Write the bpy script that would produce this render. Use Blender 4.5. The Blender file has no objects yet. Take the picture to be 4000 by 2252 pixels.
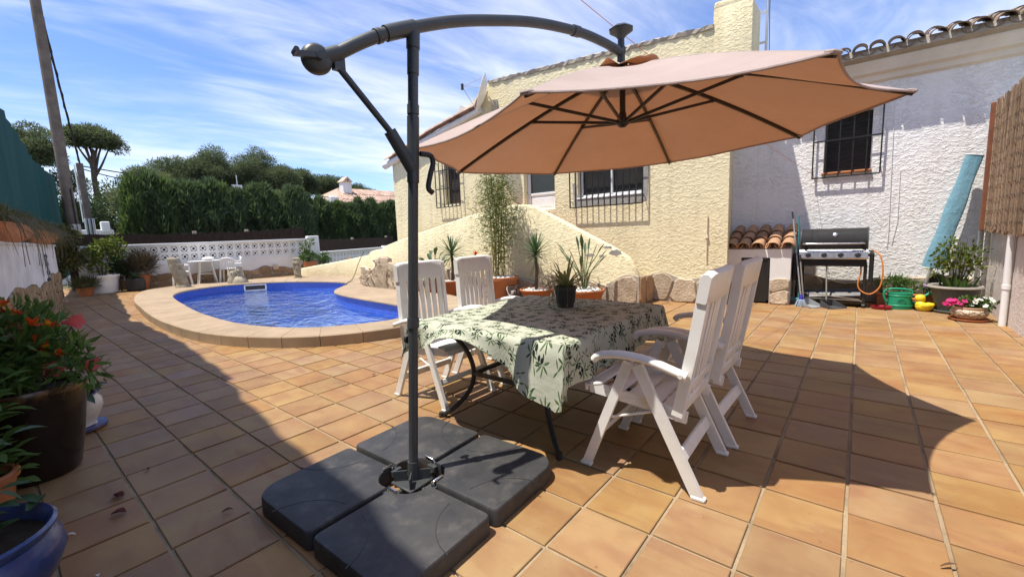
import bpy, bmesh, math, random
import numpy as np
from mathutils import Vector, Matrix

random.seed(7)
RNG = np.random.default_rng(11)
PI = math.pi
R = math.radians
scene = bpy.context.scene
col = scene.collection

# ------------------------------------------------------------------ camera
cam_d = bpy.data.cameras.new('camera')
cam = bpy.data.objects.new('camera', cam_d)
col.objects.link(cam)
PITCH, ROLL, YAW, CAMZ = R(7.323), R(-2.192), R(39.17), 1.3304
_f = Vector((-math.sin(YAW) * math.cos(PITCH), math.cos(YAW) * math.cos(PITCH), -math.sin(PITCH)))
_u = Vector((-math.sin(YAW) * math.sin(PITCH), math.cos(YAW) * math.sin(PITCH), math.cos(PITCH)))
_r = Vector((math.cos(YAW), math.sin(YAW), 0))
_R = _r * math.cos(ROLL) + _u * math.sin(ROLL)
_U = -_r * math.sin(ROLL) + _u * math.cos(ROLL)
cam.matrix_world = Matrix(((_R.x, _U.x, -_f.x, 0), (_R.y, _U.y, -_f.y, 0), (_R.z, _U.z, -_f.z, CAMZ), (0, 0, 0, 1)))
cam_d.sensor_width = 36.0
cam_d.lens = 15.066
cam_d.clip_start = 0.05
cam_d.clip_end = 3000
scene.camera = cam

# ------------------------------------------------------------------ world: clear sky with cirrus
SUNV = Vector((-0.220, -0.299, 1.0)).normalized()
SUN_EL = math.asin(SUNV.z)
SUN_AZ = math.atan2(SUNV.x, SUNV.y)
world = bpy.data.worlds.new('World')
scene.world = world
world.use_nodes = True
nt = world.node_tree
nt.nodes.clear()
def wn(t, **kw):
    n = nt.nodes.new(t)
    for k, v in kw.items(): setattr(n, k, v)
    return n
wl = nt.links.new
w_out = wn('ShaderNodeOutputWorld')
w_bg = wn('ShaderNodeBackground')
w_bg.inputs[1].default_value = 0.15
w_sky = wn('ShaderNodeTexSky', sky_type='NISHITA')
w_sky.sun_disc = False
w_sky.sun_elevation = SUN_EL
w_sky.sun_rotation = SUN_AZ
w_sky.air_density = 1.0
w_sky.dust_density = 0.25
w_sky.ozone_density = 5.0
w_tc = wn('ShaderNodeTexCoord')
w_sep = wn('ShaderNodeSeparateXYZ')
wl(w_tc.outputs['Generated'], w_sep.inputs[0])
def wmath(op, a, b=None, clamp=False):
    n = wn('ShaderNodeMath', operation=op, use_clamp=clamp)
    for i, x in enumerate((a, b)):
        if x is None: continue
        if isinstance(x, (int, float)): n.inputs[i].default_value = x
        else: wl(x, n.inputs[i])
    return n.outputs[0]
zz = wmath('ADD', wmath('MAXIMUM', w_sep.outputs[2], 0.0), 0.12)
uu = wmath('DIVIDE', w_sep.outputs[0], zz)
vv = wmath('DIVIDE', w_sep.outputs[1], zz)
w_cmb = wn('ShaderNodeCombineXYZ')
wl(uu, w_cmb.inputs[0]); wl(vv, w_cmb.inputs[1])
def cloud_noise(rotdeg, sx, sy, scale, detail, dist, off, rough=0.6):
    r = wn('ShaderNodeVectorRotate', rotation_type='Z_AXIS')
    r.inputs['Angle'].default_value = R(rotdeg)
    wl(w_cmb.outputs[0], r.inputs['Vector'])
    m = wn('ShaderNodeMapping')
    m.inputs['Scale'].default_value = (sx, sy, 1)
    m.inputs['Location'].default_value = (off, off * 0.7, off * 0.3)
    wl(r.outputs[0], m.inputs[0])
    n = wn('ShaderNodeTexNoise')
    n.inputs['Scale'].default_value = scale
    n.inputs['Detail'].default_value = detail
    n.inputs['Roughness'].default_value = rough
    n.inputs['Distortion'].default_value = dist
    wl(m.outputs[0], n.inputs['Vector'])
    return n.outputs['Fac']
c1 = cloud_noise(-86, 0.36, 1.0, 0.95, 7, 0.5, 21.3, 0.52)
c2 = cloud_noise(-76, 0.6, 1.7, 2.6, 7, 0.8, 8.1, 0.58)
c3 = cloud_noise(-92, 0.8, 0.8, 0.45, 4, 0.3, 1.9, 0.5)
csum = wmath('ADD', wmath('ADD', wmath('MULTIPLY', c1, 0.50), wmath('MULTIPLY', c2, 0.20)), wmath('MULTIPLY', c3, 0.34))
w_rmp = wn('ShaderNodeMapRange')
w_rmp.interpolation_type = 'SMOOTHSTEP'
w_rmp.inputs['From Min'].default_value = 0.428
w_rmp.inputs['From Max'].default_value = 0.665
w_rmp.inputs['To Max'].default_value = 0.92
wl(csum, w_rmp.inputs['Value'])
w_mix = wn('ShaderNodeMix', data_type='RGBA')
wl(w_rmp.outputs[0], w_mix.inputs['Factor'])
w_sat = wn('ShaderNodeHueSaturation')
w_sat.inputs['Saturation'].default_value = 1.10
w_sat.inputs['Value'].default_value = 0.53
w_sat.inputs['Hue'].default_value = 0.512
wl(w_sky.outputs[0], w_sat.inputs['Color'])
wl(w_sat.outputs[0], w_mix.inputs['A'])
w_mix.inputs['B'].default_value = (3.0, 3.12, 3.45, 1)
wl(w_mix.outputs['Result'], w_bg.inputs[0])
wl(w_bg.outputs[0], w_out.inputs[0])

# ------------------------------------------------------------------ sun and exposure
sun_d = bpy.data.lights.new('sun', 'SUN')
sun_d.energy = 2.5
sun_d.angle = R(0.55)
sun_d.color = (1.0, 0.94, 0.84)
sun = bpy.data.objects.new('sun', sun_d)
col.objects.link(sun)
sun.rotation_euler = (-SUNV).to_track_quat('-Z', 'Y').to_euler()
sun.location = (-6, -8, 30)
scene.view_settings.view_transform = 'Standard'
scene.view_settings.look = 'None'
scene.view_settings.exposure = 1.42
scene.view_settings.gamma = 1.0
scene.view_settings.use_curve_mapping = False

# ------------------------------------------------------------------ mesh helpers
def V3(p): return Vector((float(p[0]), float(p[1]), float(p[2])))

class MB:
    """collects shapes into one mesh"""
    def __init__(s): s.v = []; s.f = []
    def add(s, vs, fs):
        b = len(s.v)
        s.v.extend([tuple(map(float, p)) for p in vs])
        s.f.extend([tuple(b + i for i in f) for f in fs])
        return s
    def box(s, c, d, rot=None):
        x, y, z = d[0] / 2, d[1] / 2, d[2] / 2
        vs = [Vector((i * x, j * y, k * z)) for i in (-1, 1) for j in (-1, 1) for k in (-1, 1)]
        if rot is not None: vs = [rot @ v for v in vs]
        c = V3(c)
        return s.add([v + c for v in vs], [(0, 1, 3, 2), (4, 6, 7, 5), (0, 4, 5, 1), (2, 3, 7, 6), (0, 2, 6, 4), (1, 5, 7, 3)])
    def rbox(s, c, d, b=0.01, seg=2, rot=None):
        bm = bmesh.new()
        bmesh.ops.create_cube(bm, size=1.0)
        for v in bm.verts: v.co = Vector((v.co.x * d[0], v.co.y * d[1], v.co.z * d[2]))
        bmesh.ops.bevel(bm, geom=bm.edges[:], offset=b, segments=seg, affect='EDGES', profile=0.5)
        return s.bm(bm, c, rot)
    def bm(s, bm, c=(0, 0, 0), rot=None):
        bm.verts.index_update()
        c = V3(c)
        vs = [((rot @ v.co) if rot is not None else v.co.copy()) + c for v in bm.verts]
        fs = [[v.index for v in f.verts] for f in bm.faces]
        bm.free()
        return s.add(vs, fs)
    def tube(s, pts, r, n=8, closed=False, caps=True, sx=1.0, sy=1.0, up=None):
        P = [V3(p) for p in pts]
        m = len(P)
        rr = r if isinstance(r, (list, tuple)) else [r] * m
        T = []
        for i in range(m):
            if closed: t = P[(i + 1) % m] - P[i - 1]
            elif i == 0: t = P[1] - P[0]
            elif i == m - 1: t = P[-1] - P[-2]
            else: t = (P[i + 1] - P[i]).normalized() + (P[i] - P[i - 1]).normalized()
            T.append(t.normalized())
        a = V3(up) if up is not None else (Vector((0, 0, 1)) if abs(T[0].z) < 0.9 else Vector((1, 0, 0)))
        vs = []
        nrm = (a - T[0] * a.dot(T[0])).normalized()
        for i in range(m):
            if i: nrm = (nrm - T[i] * nrm.dot(T[i])).normalized()
            bn = T[i].cross(nrm)
            for k in range(n):
                w = 2 * PI * (k + 0.5) / n
                vs.append(P[i] + (nrm * math.cos(w) * sx + bn * math.sin(w) * sy) * rr[i])
        fs = []
        for i in range(m if closed else m - 1):
            j = (i + 1) % m
            for k in range(n):
                l = (k + 1) % n
                fs.append((i * n + k, i * n + l, j * n + l, j * n + k))
        if caps and not closed:
            fs.append(tuple(range(n - 1, -1, -1)))
            fs.append(tuple((m - 1) * n + k for k in range(n)))
        return s.add(vs, fs)
    def cyl(s, p0, p1, r0, r1=None, n=14): return s.tube([p0, p1], [r0, r0 if r1 is None else r1], n)
    def bar(s, p0, p1, w, h, up=(0, 0, 1)):
        """rectangular bar: w across, h along up"""
        k = math.sqrt(2)
        return s.tube([p0, p1], [1, 1], 4, sx=h / k, sy=w / k, up=up)
    def barpath(s, pts, w, h, up=(0, 0, 1)):
        k = math.sqrt(2)
        return s.tube(pts, 1.0, 4, sx=h / k, sy=w / k, up=up)
    def lathe(s, prof, c=(0, 0, 0), n=28, rot=None, sx=1.0, sy=1.0):
        vs, fs = [], []
        c = V3(c)
        m = len(prof)
        for r, z in prof:
            for k in range(n):
                w = 2 * PI * k / n
                p = Vector((r * math.cos(w) * sx, r * math.sin(w) * sy, z))
                vs.append((rot @ p if rot is not None else p) + c)
        for i in range(m - 1):
            for k in range(n):
                l = (k + 1) % n
                fs.append((i * n + k, i * n + l, (i + 1) * n + l, (i + 1) * n + k))
        if prof[0][0] > 1e-6: fs.append(tuple(range(n - 1, -1, -1)))
        if prof[-1][0] > 1e-6: fs.append(tuple((m - 1) * n + k for k in range(n)))
        return s.add(vs, fs)
    def prism(s, poly, a0, a1, axis='z'):
        """poly in the two other axes, extruded along axis"""
        def mk(p, a):
            if axis == 'z': return (p[0], p[1], a)
            if axis == 'y': return (p[0], a, p[1])
            return (a, p[0], p[1])
        n = len(poly)
        vs = [mk(p, a0) for p in poly] + [mk(p, a1) for p in poly]
        fs = [tuple(range(n - 1, -1, -1)), tuple(range(n, 2 * n))] + [(i, (i + 1) % n, n + (i + 1) % n, n + i) for i in range(n)]
        return s.add(vs, fs)
    def ell(s, c, d, nu=14, nv=9, rot=None, jit=0.0):
        prof_v, fs = [], []
        c = V3(c)
        for i in range(nv + 1):
            t = PI * i / nv
            for k in range(nu):
                w = 2 * PI * k / nu
                q = 1 + (random.uniform(-jit, jit) if 0 < i < nv else 0)
                p = Vector((d[0] * math.sin(t) * math.cos(w) * q, d[1] * math.sin(t) * math.sin(w) * q, d[2] * math.cos(t) * q))
                prof_v.append((rot @ p if rot is not None else p) + c)
        for i in range(nv):
            for k in range(nu):
                l = (k + 1) % nu
                fs.append((i * nu + k, (i + 1) * nu + k, (i + 1) * nu + l, i * nu + l))
        return s.add(prof_v, fs)
    def sheet(s, P):
        """grid of points P[i][j]"""
        m, n = len(P), len(P[0])
        return s.add([p for row in P for p in row], [(i * n + j, i * n + j + 1, (i + 1) * n + j + 1, (i + 1) * n + j) for i in range(m - 1) for j in range(n - 1)])

def make_mesh(name, mb, smooth=None):
    me = bpy.data.meshes.new(name)
    me.from_pydata(mb.v, [], mb.f)
    bm = bmesh.new(); bm.from_mesh(me)
    bmesh.ops.recalc_face_normals(bm, faces=bm.faces[:])
    bm.to_mesh(me); bm.free()
    if smooth:
        me.polygons.foreach_set('use_smooth', [True] * len(me.polygons))
        me.set_sharp_from_angle(angle=R(smooth))
    return me

def quick_mesh(name, Vv, Fq, smooth=False):
    """big meshes of quads from numpy arrays"""
    Vv = np.asarray(Vv, dtype=np.float32).reshape(-1, 3); Fq = np.asarray(Fq, dtype=np.int32).reshape(-1, 4)
    me = bpy.data.meshes.new(name)
    me.vertices.add(len(Vv)); me.vertices.foreach_set('co', Vv.ravel())
    me.loops.add(len(Fq) * 4); me.loops.foreach_set('vertex_index', Fq.ravel())
    me.polygons.add(len(Fq)); me.polygons.foreach_set('loop_start', np.arange(len(Fq), dtype=np.int32) * 4)
    me.update(calc_edges=True)
    if smooth: me.polygons.foreach_set('use_smooth', [True] * len(Fq))
    return me

def link(name, me, mat, parent=None, loc=(0, 0, 0), rot=None):
    o = bpy.data.objects.new(name, me)
    col.objects.link(o)
    if me is not None and mat is not None and not me.materials: me.materials.append(mat)
    if parent is not None: o.parent = parent
    o.location = loc
    if rot is not None: o.rotation_euler = rot
    return o

def part(name, mb, mat, parent, smooth=None, kind=None):
    """a mesh under a thing; coordinates are those of the thing"""
    me = mb if isinstance(mb, bpy.types.Mesh) else make_mesh(name, mb, smooth)
    o = link(name, me, mat, parent)
    if kind: o['kind'] = kind
    return o

def tag(o, label=None, cat=None, group=None, kind=None):
    if label: o['label'] = label
    if cat: o['category'] = cat
    if group: o['group'] = group
    if kind: o['kind'] = kind
    return o

def thing(name, label, cat, loc=(0, 0, 0), rz=0.0, group=None):
    o = bpy.data.objects.new(name, None)
    o.empty_display_size = 0.1
    col.objects.link(o)
    o.location = loc; o.rotation_euler = (0, 0, rz)
    return tag(o, label, cat, group)

def single(name, mb, mat, label, cat, loc=(0, 0, 0), rz=0.0, group=None, smooth=None):
    me = mb if isinstance(mb, bpy.types.Mesh) else make_mesh(name, mb, smooth)
    o = link(name, me, mat, None, loc, (0, 0, rz))
    return tag(o, label, cat, group)

def copy_tree(o, parent=None):
    c = o.copy(); col.objects.link(c)
    if parent is not None: c.parent = parent
    for ch in list(o.children): copy_tree(ch, c)
    return c

def catmull(P, n, closed=False):
    P = [np.array(p, float) for p in P]
    m = len(P); out = []
    segs = m if closed else m - 1
    for i in range(segs):
        p1, p2 = P[i], P[(i + 1) % m]
        p0 = P[i - 1] if (closed or i) else 2 * p1 - p2
        p3 = P[(i + 2) % m] if (closed or i + 2 < m) else 2 * p2 - p1
        for k in range(n):
            t = k / n
            out.append(0.5 * (2 * p1 + (p2 - p0) * t + (2 * p0 - 5 * p1 + 4 * p2 - p3) * t * t + (3 * p1 - p0 - 3 * p2 + p3) * t ** 3))
    if not closed: out.append(P[-1])
    return out

# ------------------------------------------------------------------ materials
def new_mat(name):
    m = bpy.data.materials.new(name); m.use_nodes = True
    m.node_tree.nodes.clear()
    return m

class NT:
    def __init__(s, m): s.t = m.node_tree
    def n(s, typ, **kw):
        x = s.t.nodes.new(typ)
        for k, v in kw.items(): setattr(x, k, v)
        return x
    def l(s, a, b): s.t.links.new(a, b)
    def setin(s, sock, v):
        if v is None: return
        if hasattr(v, 'is_output'): s.l(v, sock)
        else: sock.default_value = v
    def math(s, op, a, b=None, c=None, clamp=False):
        x = s.n('ShaderNodeMath', operation=op, use_clamp=clamp)
        for i, q in enumerate((a, b, c)): s.setin(x.inputs[i], q) if q is not None else None
        return x.outputs[0]
    def vmath(s, op, a, b=None):
        x = s.n('ShaderNodeVectorMath', operation=op)
        s.setin(x.inputs[0], a)
        if b is not None: s.setin(x.inputs[1], b)
        return x.outputs[0]
    def mix(s, f, a, b, typ='RGBA', blend='MIX'):
        x = s.n('ShaderNodeMix', data_type=typ, blend_type=blend) if typ == 'RGBA' else s.n('ShaderNodeMix', data_type=typ)
        s.setin(x.inputs['Factor'], f)
        ins = [i for i in x.inputs if i.enabled and i.name in ('A', 'B')]
        s.setin(ins[0], a); s.setin(ins[1], b)
        return [o for o in x.outputs if o.enabled][0]
    def noise(s, vec, scale, detail=4, rough=0.55, dist=0.0, out='Fac', dim='3D'):
        x = s.n('ShaderNodeTexNoise', noise_dimensions=dim)
        if vec is not None: s.l(vec, x.inputs['Vector'])
        x.inputs['Scale'].default_value = scale; x.inputs['Detail'].default_value = detail
        x.inputs['Roughness'].default_value = rough; x.inputs['Distortion'].default_value = dist
        return x.outputs[out]
    def rng(s, v, a, b, c=0.0, d=1.0, smooth=False):
        x = s.n('ShaderNodeMapRange')
        if smooth: x.interpolation_type = 'SMOOTHSTEP'
        s.setin(x.inputs['Value'], v)
        for nm, q in zip(('From Min', 'From Max', 'To Min', 'To Max'), (a, b, c, d)): x.inputs[nm].default_value = q
        return x.outputs[0]
    def pos(s): return s.n('ShaderNodeNewGeometry').outputs['Position']
    def obj(s): return s.n('ShaderNodeTexCoord').outputs['Object']
    def island(s): return s.n('ShaderNodeNewGeometry').outputs['Random Per Island']
    def orand(s): return s.n('ShaderNodeObjectInfo').outputs['Random']
    def bump(s, h, strength, dist=0.01, normal=None):
        x = s.n('ShaderNodeBump')
        x.inputs['Strength'].default_value = strength; x.inputs['Distance'].default_value = dist
        s.l(h, x.inputs['Height'])
        if normal is not None: s.l(normal, x.inputs['Normal'])
        return x.outputs[0]
    def out(s, shader): s.l(shader, s.n('ShaderNodeOutputMaterial').inputs[0])
    def bsdf(s, color, rough=0.6, metal=0.0, spec=0.5, normal=None, **kw):
        x = s.n('ShaderNodeBsdfPrincipled')
        s.setin(x.inputs['Base Color'], color); s.setin(x.inputs['Roughness'], rough)
        s.setin(x.inputs['Metallic'], metal); s.setin(x.inputs['Specular IOR Level'], spec)
        if normal is not None: s.l(normal, x.inputs['Normal'])
        for k, v in kw.items(): s.setin(x.inputs[k], v)
        return x.outputs[0]

def c4(c): return (c[0], c[1], c[2], 1.0)

def pm(name, a, b=None, scale=6.0, rough=0.6, bump=0.0, bscale=60.0, bdist=0.01, spec=0.4, metal=0.0, world=False, var=0.0, coat=0.0, detail=5, lo=0.35, hi=0.68):
    """general procedural surface: two tones mixed by noise, fine relief, variation per object and per piece"""
    m = new_mat(name); t = NT(m)
    vec = t.pos() if world else t.obj()
    b = b or tuple(x * 0.82 for x in a)
    f = t.rng(t.noise(vec, scale, detail, 0.6), lo, hi)
    c = t.mix(f, c4(a), c4(b))
    if var > 0:
        rr = t.math('FRACT', t.math('ADD', t.orand(), t.island()))
        h = t.n('ShaderNodeHueSaturation')
        t.l(t.rng(rr, 0, 1, 1 - var, 1 + var), h.inputs['Value'])
        t.l(c, h.inputs['Color']); c = h.outputs[0]
    nrm = None
    if bump > 0: nrm = t.bump(t.noise(vec, bscale, 4, 0.6), bump, bdist)
    rg = t.rng(t.noise(vec, scale * 3, 3), 0.2, 0.8, max(0.03, rough - 0.08), min(1, rough + 0.08))
    kw = {'Coat Weight': coat, 'Coat Roughness': 0.08} if coat else {}
    t.out(t.bsdf(c, rg, metal, spec, nrm, **kw))
    return m

def leaf_mat(name, a, b, trans=0.3, rough=0.5, var=0.3, hue=0.0):
    m = new_mat(name); t = NT(m)
    r = t.island()
    c = t.mix(r, c4(a), c4(b))
    n2 = t.rng(t.noise(t.pos(), 2.2, 3), 0.3, 0.7, 1 - var, 1 + var)
    h = t.n('ShaderNodeHueSaturation')
    t.l(n2, h.inputs['Value']); t.l(c, h.inputs['Color'])
    c = h.outputs[0]
    d = t.bsdf(c, rough, 0.0, 0.3)
    tr = t.n('ShaderNodeBsdfTranslucent')
    t.l(t.mix(0.5, c, c4((min(1, a[0] * 1.6), min(1, a[1] * 1.6), a[2] * 0.6))), tr.inputs[0])
    x = t.n('ShaderNodeMixShader'); x.inputs[0].default_value = trans
    t.l(d, x.inputs[1]); t.l(tr.outputs[0], x.inputs[2])
    t.out(x.outputs[0])
    return m

def stucco(name, a, b, relief=0.9, fine=False):
    """thrown render: ragged lumps a few centimetres across"""
    m = new_mat(name); t = NT(m)
    p = t.pos()
    n1 = t.noise(t.vmath('MULTIPLY', p, (1.0, 1.0, 1.6)), 15.0, 4, 0.62, 0.55)
    n2 = t.noise(p, 55.0, 3, 0.6, 0.4)
    ridge = t.rng(n1, 0.42, 0.66, 0, 1, True)
    n3 = t.noise(p, 30.0, 3, 0.6, 1.0)
    amp = t.rng(t.noise(p, 2.1, 3, 0.6), 0.32, 0.68, 0.35, 1.25)
    hgt = t.math('ADD', t.math('MULTIPLY', t.math('ADD', ridge, t.math('MULTIPLY', n3, 0.55)), amp), t.math('MULTIPLY', n2, 0.3))
    big = t.noise(p, 0.9, 4, 0.6)
    streak = t.noise(t.vmath('MULTIPLY', p, (3.0, 3.0, 0.35)), 1.6, 4, 0.6)
    c = t.mix(t.rng(big, 0.3, 0.7), c4(a), c4(b))
    c = t.mix(t.rng(streak, 0.5, 0.78, 0, 0.5), c, c4((b[0] * 0.66, b[1] * 0.63, b[2] * 0.58)))
    nrm = t.bump(hgt, relief, 0.014)
    t.out(t.bsdf(c, 0.9, 0, 0.15, nrm))
    return m

M = {}
M['stucco_yellow'] = stucco('stucco_yellow', (0.83, 0.745, 0.495), (0.79, 0.70, 0.455), 0.6)
M['smooth_yellow'] = stucco('smooth_yellow', (0.82, 0.73, 0.54), (0.78, 0.68, 0.49), 0.32)
M['stucco_white'] = stucco('stucco_white', (0.89, 0.88, 0.865), (0.85, 0.84, 0.825), 0.7)
M['stucco_side'] = stucco('stucco_side', (0.70, 0.62, 0.56), (0.62, 0.55, 0.50), 0.35)
M['wall_white'] = pm('wall_white', (0.80, 0.79, 0.77), (0.70, 0.69, 0.67), 1.6, 0.85, 0.25, 40, 0.01, 0.2, world=True)
M['wall_old'] = pm('wall_old', (0.72, 0.69, 0.67), (0.52, 0.50, 0.49), 2.6, 0.9, 0.3, 30, 0.01, 0.2, world=True)
M['mortar'] = pm('mortar', (0.46, 0.41, 0.34), (0.36, 0.32, 0.27), 6, 0.95, 0.6, 70, 0.01, 0.1, world=True)
M['stone'] = pm('stone', (0.56, 0.46, 0.34), (0.38, 0.30, 0.21), 5.5, 0.88, 0.9, 26, 0.02, 0.2, world=True, var=0.22)
M['stone_ochre'] = pm('stone_ochre', (0.36, 0.25, 0.14), (0.22, 0.15, 0.085), 7, 0.9, 1.0, 28, 0.02, 0.15, world=True, var=0.25)
M['stone_brown'] = pm('stone_brown', (0.40, 0.27, 0.17), (0.28, 0.19, 0.12), 7, 0.9, 0.9, 30, 0.02, 0.15, world=True, var=0.22)
M['coping'] = pm('coping', (0.40, 0.30, 0.20), (0.31, 0.235, 0.16), 3.4, 0.8, 0.35, 80, 0.006, 0.25, world=True, var=0.07)
M['white_plastic'] = pm('white_plastic', (0.80, 0.79, 0.765), (0.66, 0.64, 0.60), 7.0, 0.40, 0.08, 160, 0.002, 0.5, lo=0.45, hi=0.85)
M['dark_metal'] = pm('dark_metal', (0.055, 0.060, 0.062), (0.045, 0.048, 0.05), 8, 0.42, 0.1, 250, 0.002, 0.5)
M['rib_metal'] = pm('rib_metal', (0.045, 0.035, 0.03), (0.035, 0.028, 0.025), 8, 0.45, 0, spec=0.4)
M['black_metal'] = pm('black_metal', (0.016, 0.016, 0.017), (0.022, 0.021, 0.02), 10, 0.4, 0.1, 150, 0.003, 0.5)
M['chrome'] = pm('chrome', (0.62, 0.62, 0.63), (0.55, 0.55, 0.56), 10, 0.22, metal=1.0)
M['steel'] = pm('steel', (0.58, 0.58, 0.59), (0.50, 0.50, 0.51), 10, 0.32, 0.1, 300, 0.001, metal=0.85)
M['rubber'] = pm('rubber', (0.035, 0.035, 0.037), (0.05, 0.05, 0.05), 5, 0.62, 0.25, 220, 0.003, 0.4)
M['terracotta'] = pm('terracotta', (0.42, 0.145, 0.055), (0.34, 0.115, 0.045), 5, 0.75, 0.25, 60, 0.005, 0.25, var=0.06)
M['terracotta_clay'] = pm('terracotta_clay', (0.50, 0.20, 0.085), (0.40, 0.16, 0.075), 4, 0.78, 0.2, 60, 0.005, 0.25)
M['soil'] = pm('soil', (0.035, 0.026, 0.018), (0.06, 0.045, 0.03), 14, 0.95, 0.9, 50, 0.02, 0.1)
M['pebble'] = pm('pebble', (0.74, 0.72, 0.68), (0.60, 0.58, 0.54), 16, 0.7, 0.2, 80, 0.004, 0.3, var=0.12)
M['glass_dark'] = pm('glass_dark', (0.045, 0.042, 0.040), (0.03, 0.03, 0.03), 2, 0.10, spec=0.6)
M['frost_glass'] = pm('frost_glass', (0.055, 0.065, 0.065), (0.045, 0.052, 0.052), 3, 0.35, spec=0.5)
M['shutter'] = pm('shutter', (0.045, 0.032, 0.026), (0.035, 0.026, 0.022), 6, 0.6)
M['pvc'] = pm('pvc', (0.80, 0.80, 0.80), (0.76, 0.76, 0.77), 3, 0.35)
M['wood_pole'] = pm('wood_pole', (0.20, 0.165, 0.14), (0.13, 0.105, 0.09), 4, 0.9, 0.5, 30, 0.01, 0.1)
M['bark'] = pm('bark', (0.15, 0.11, 0.085), (0.09, 0.068, 0.055), 7, 0.95, 0.8, 22, 0.03, 0.1)
M['black_plastic'] = pm('black_plastic', (0.025, 0.025, 0.027), (0.035, 0.034, 0.033), 6, 0.5)
# ------------------------------------------------------------------ ground and terrace floor
def tile_material():
    m = new_mat('terracotta_tile'); t = NT(m)
    p = t.pos()
    rr = t.math('FRACT', t.math('ADD', t.math('MULTIPLY', t.orand(), 7.31), t.island()))
    rv = t.n('ShaderNodeTexWhiteNoise', noise_dimensions='1D'); t.l(rr, rv.inputs['W'])
    off = t.vmath('MULTIPLY', rv.outputs['Color'], (40.0, 40.0, 40.0))
    q = t.vmath('ADD', p, off)
    flame = t.noise(t.vmath('MULTIPLY', q, (2.2, 6.0, 1.0)), 1.0, 3, 0.5, 0.6)
    cloud = t.noise(q, 3.6, 3, 0.55, 0.4)
    fine = t.noise(p, 90, 4, 0.7)
    c = t.mix(t.rng(cloud, 0.34, 0.66), c4((0.290, 0.140, 0.040)), c4((0.345, 0.200, 0.064)))
    c = t.mix(t.rng(flame, 0.48, 0.68, 0, 0.55, True), c, c4((0.250, 0.100, 0.034)))
    c = t.mix(t.rng(flame, 0.44, 0.30, 0, 0.4, True), c, c4((0.365, 0.225, 0.078)))
    h = t.n('ShaderNodeHueSaturation')
    t.l(t.rng(rr, 0, 1, 0.90, 1.06), h.inputs['Value'])
    sp = t.n('ShaderNodeSeparateColor'); t.l(rv.outputs['Color'], sp.inputs[0])
    t.l(t.rng(sp.outputs[1], 0, 1, 0.494, 0.506), h.inputs['Hue'])
    t.l(t.rng(sp.outputs[2], 0, 1, 0.82, 0.98), h.inputs['Saturation'])
    t.l(c, h.inputs['Color']); c = h.outputs[0]
    dirt = t.noise(p, 1.1, 5, 0.65)
    c = t.mix(t.rng(dirt, 0.48, 0.76, 0, 0.5), c, c4((0.15, 0.09, 0.05)))
    spots = t.noise(p, 38, 2, 0.5)
    c = t.mix(t.rng(spots, 0.70, 0.78, 0, 0.45), c, c4((0.12, 0.065, 0.03)))
    wear = t.noise(q, 9, 5, 0.7)
    c = t.mix(t.rng(wear, 0.56, 0.82, 0, 0.28), c, c4((0.38, 0.29, 0.20)))
    nrm = t.bump(t.math('ADD', t.math('MULTIPLY', fine, 0.25), t.noise(q, 7, 2)), 0.32, 0.006)
    t.out(t.bsdf(c, t.rng(cloud, 0.3, 0.7, 0.50, 0.70), 0, 0.32, nrm))
    return m
M['tile'] = tile_material()
def grout_material():
    m = new_mat('grout'); t = NT(m); p = t.pos()
    c = t.mix(t.rng(t.noise(p, 2.5, 5, 0.65), 0.44, 0.72), c4((0.38, 0.29, 0.185)), c4((0.17, 0.125, 0.08)))
    c = t.mix(t.rng(t.noise(p, 60, 3), 0.45, 0.7, 0, 0.6), c, c4((0.28, 0.225, 0.16)))
    t.out(t.bsdf(c, 0.95, 0, 0.1, t.bump(t.noise(p, 120, 3), 0.6, 0.006)))
    return m
M['grout'] = grout_material()
M['earth'] = pm('earth', (0.16, 0.13, 0.075), (0.07, 0.085, 0.035), 0.35, 0.95, 0.5, 3, 0.1, 0.1, world=True)

def left_wall_y(x): return 1.12 - 0.14 * (x + 14.8)

# pool outline: pairs (inner edge, outer edge of the coping)
PAIRS = [((-5.28, 3.55), (-4.74, 3.42)), ((-5.72, 2.83), (-5.22, 2.55)), ((-6.40, 2.45), (-6.05, 2.02)), ((-7.25, 2.28), (-7.05, 1.76)),
         ((-8.45, 2.26), (-8.4, 1.70)), ((-9.6, 2.33), (-9.7, 1.75)), ((-10.75, 2.46), (-11.1, 1.88)), ((-12.0, 2.62), (-12.7, 2.05)),
         ((-13.05, 2.83), (-14.3, 2.38)), ((-13.85, 3.20), (-15.5, 2.85)), ((-14.35, 3.75), (-15.95, 3.6)), ((-14.52, 4.35), (-15.95, 4.4)),
         ((-14.30, 4.98), (-15.75, 5.2)), ((-13.85, 5.52), (-15.35, 6.1)), ((-13.2, 5.90), (-14.7, 6.85)), ((-12.4, 6.2), (-13.5, 7.45)),
         ((-11.6, 6.38), (-12.2, 7.62)), ((-11.0, 6.33), (-11.2, 7.35)), ((-10.6, 6.08), (-10.75, 6.75)), ((-10.15, 5.62), (-10.40, 6.38)),
         ((-9.72, 5.25), (-9.9, 6.10)), ((-9.25, 5.02), (-9.2, 5.95)), ((-8.6, 4.86), (-8.4, 5.92)), ((-7.6, 4.74), (-7.4, 5.92)),
         ((-6.7, 4.66), (-6.4, 5.86)), ((-6.05, 4.58), (-5.7, 5.55)), ((-5.62, 4.42), (-5.15, 5.0)), ((-5.33, 4.05), (-4.80, 4.2))]
IN = catmull([p[0] for p in PAIRS], 8, True)
OUT = catmull([p[1] for p in PAIRS], 8, True)
NP_ = len(IN)

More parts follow.
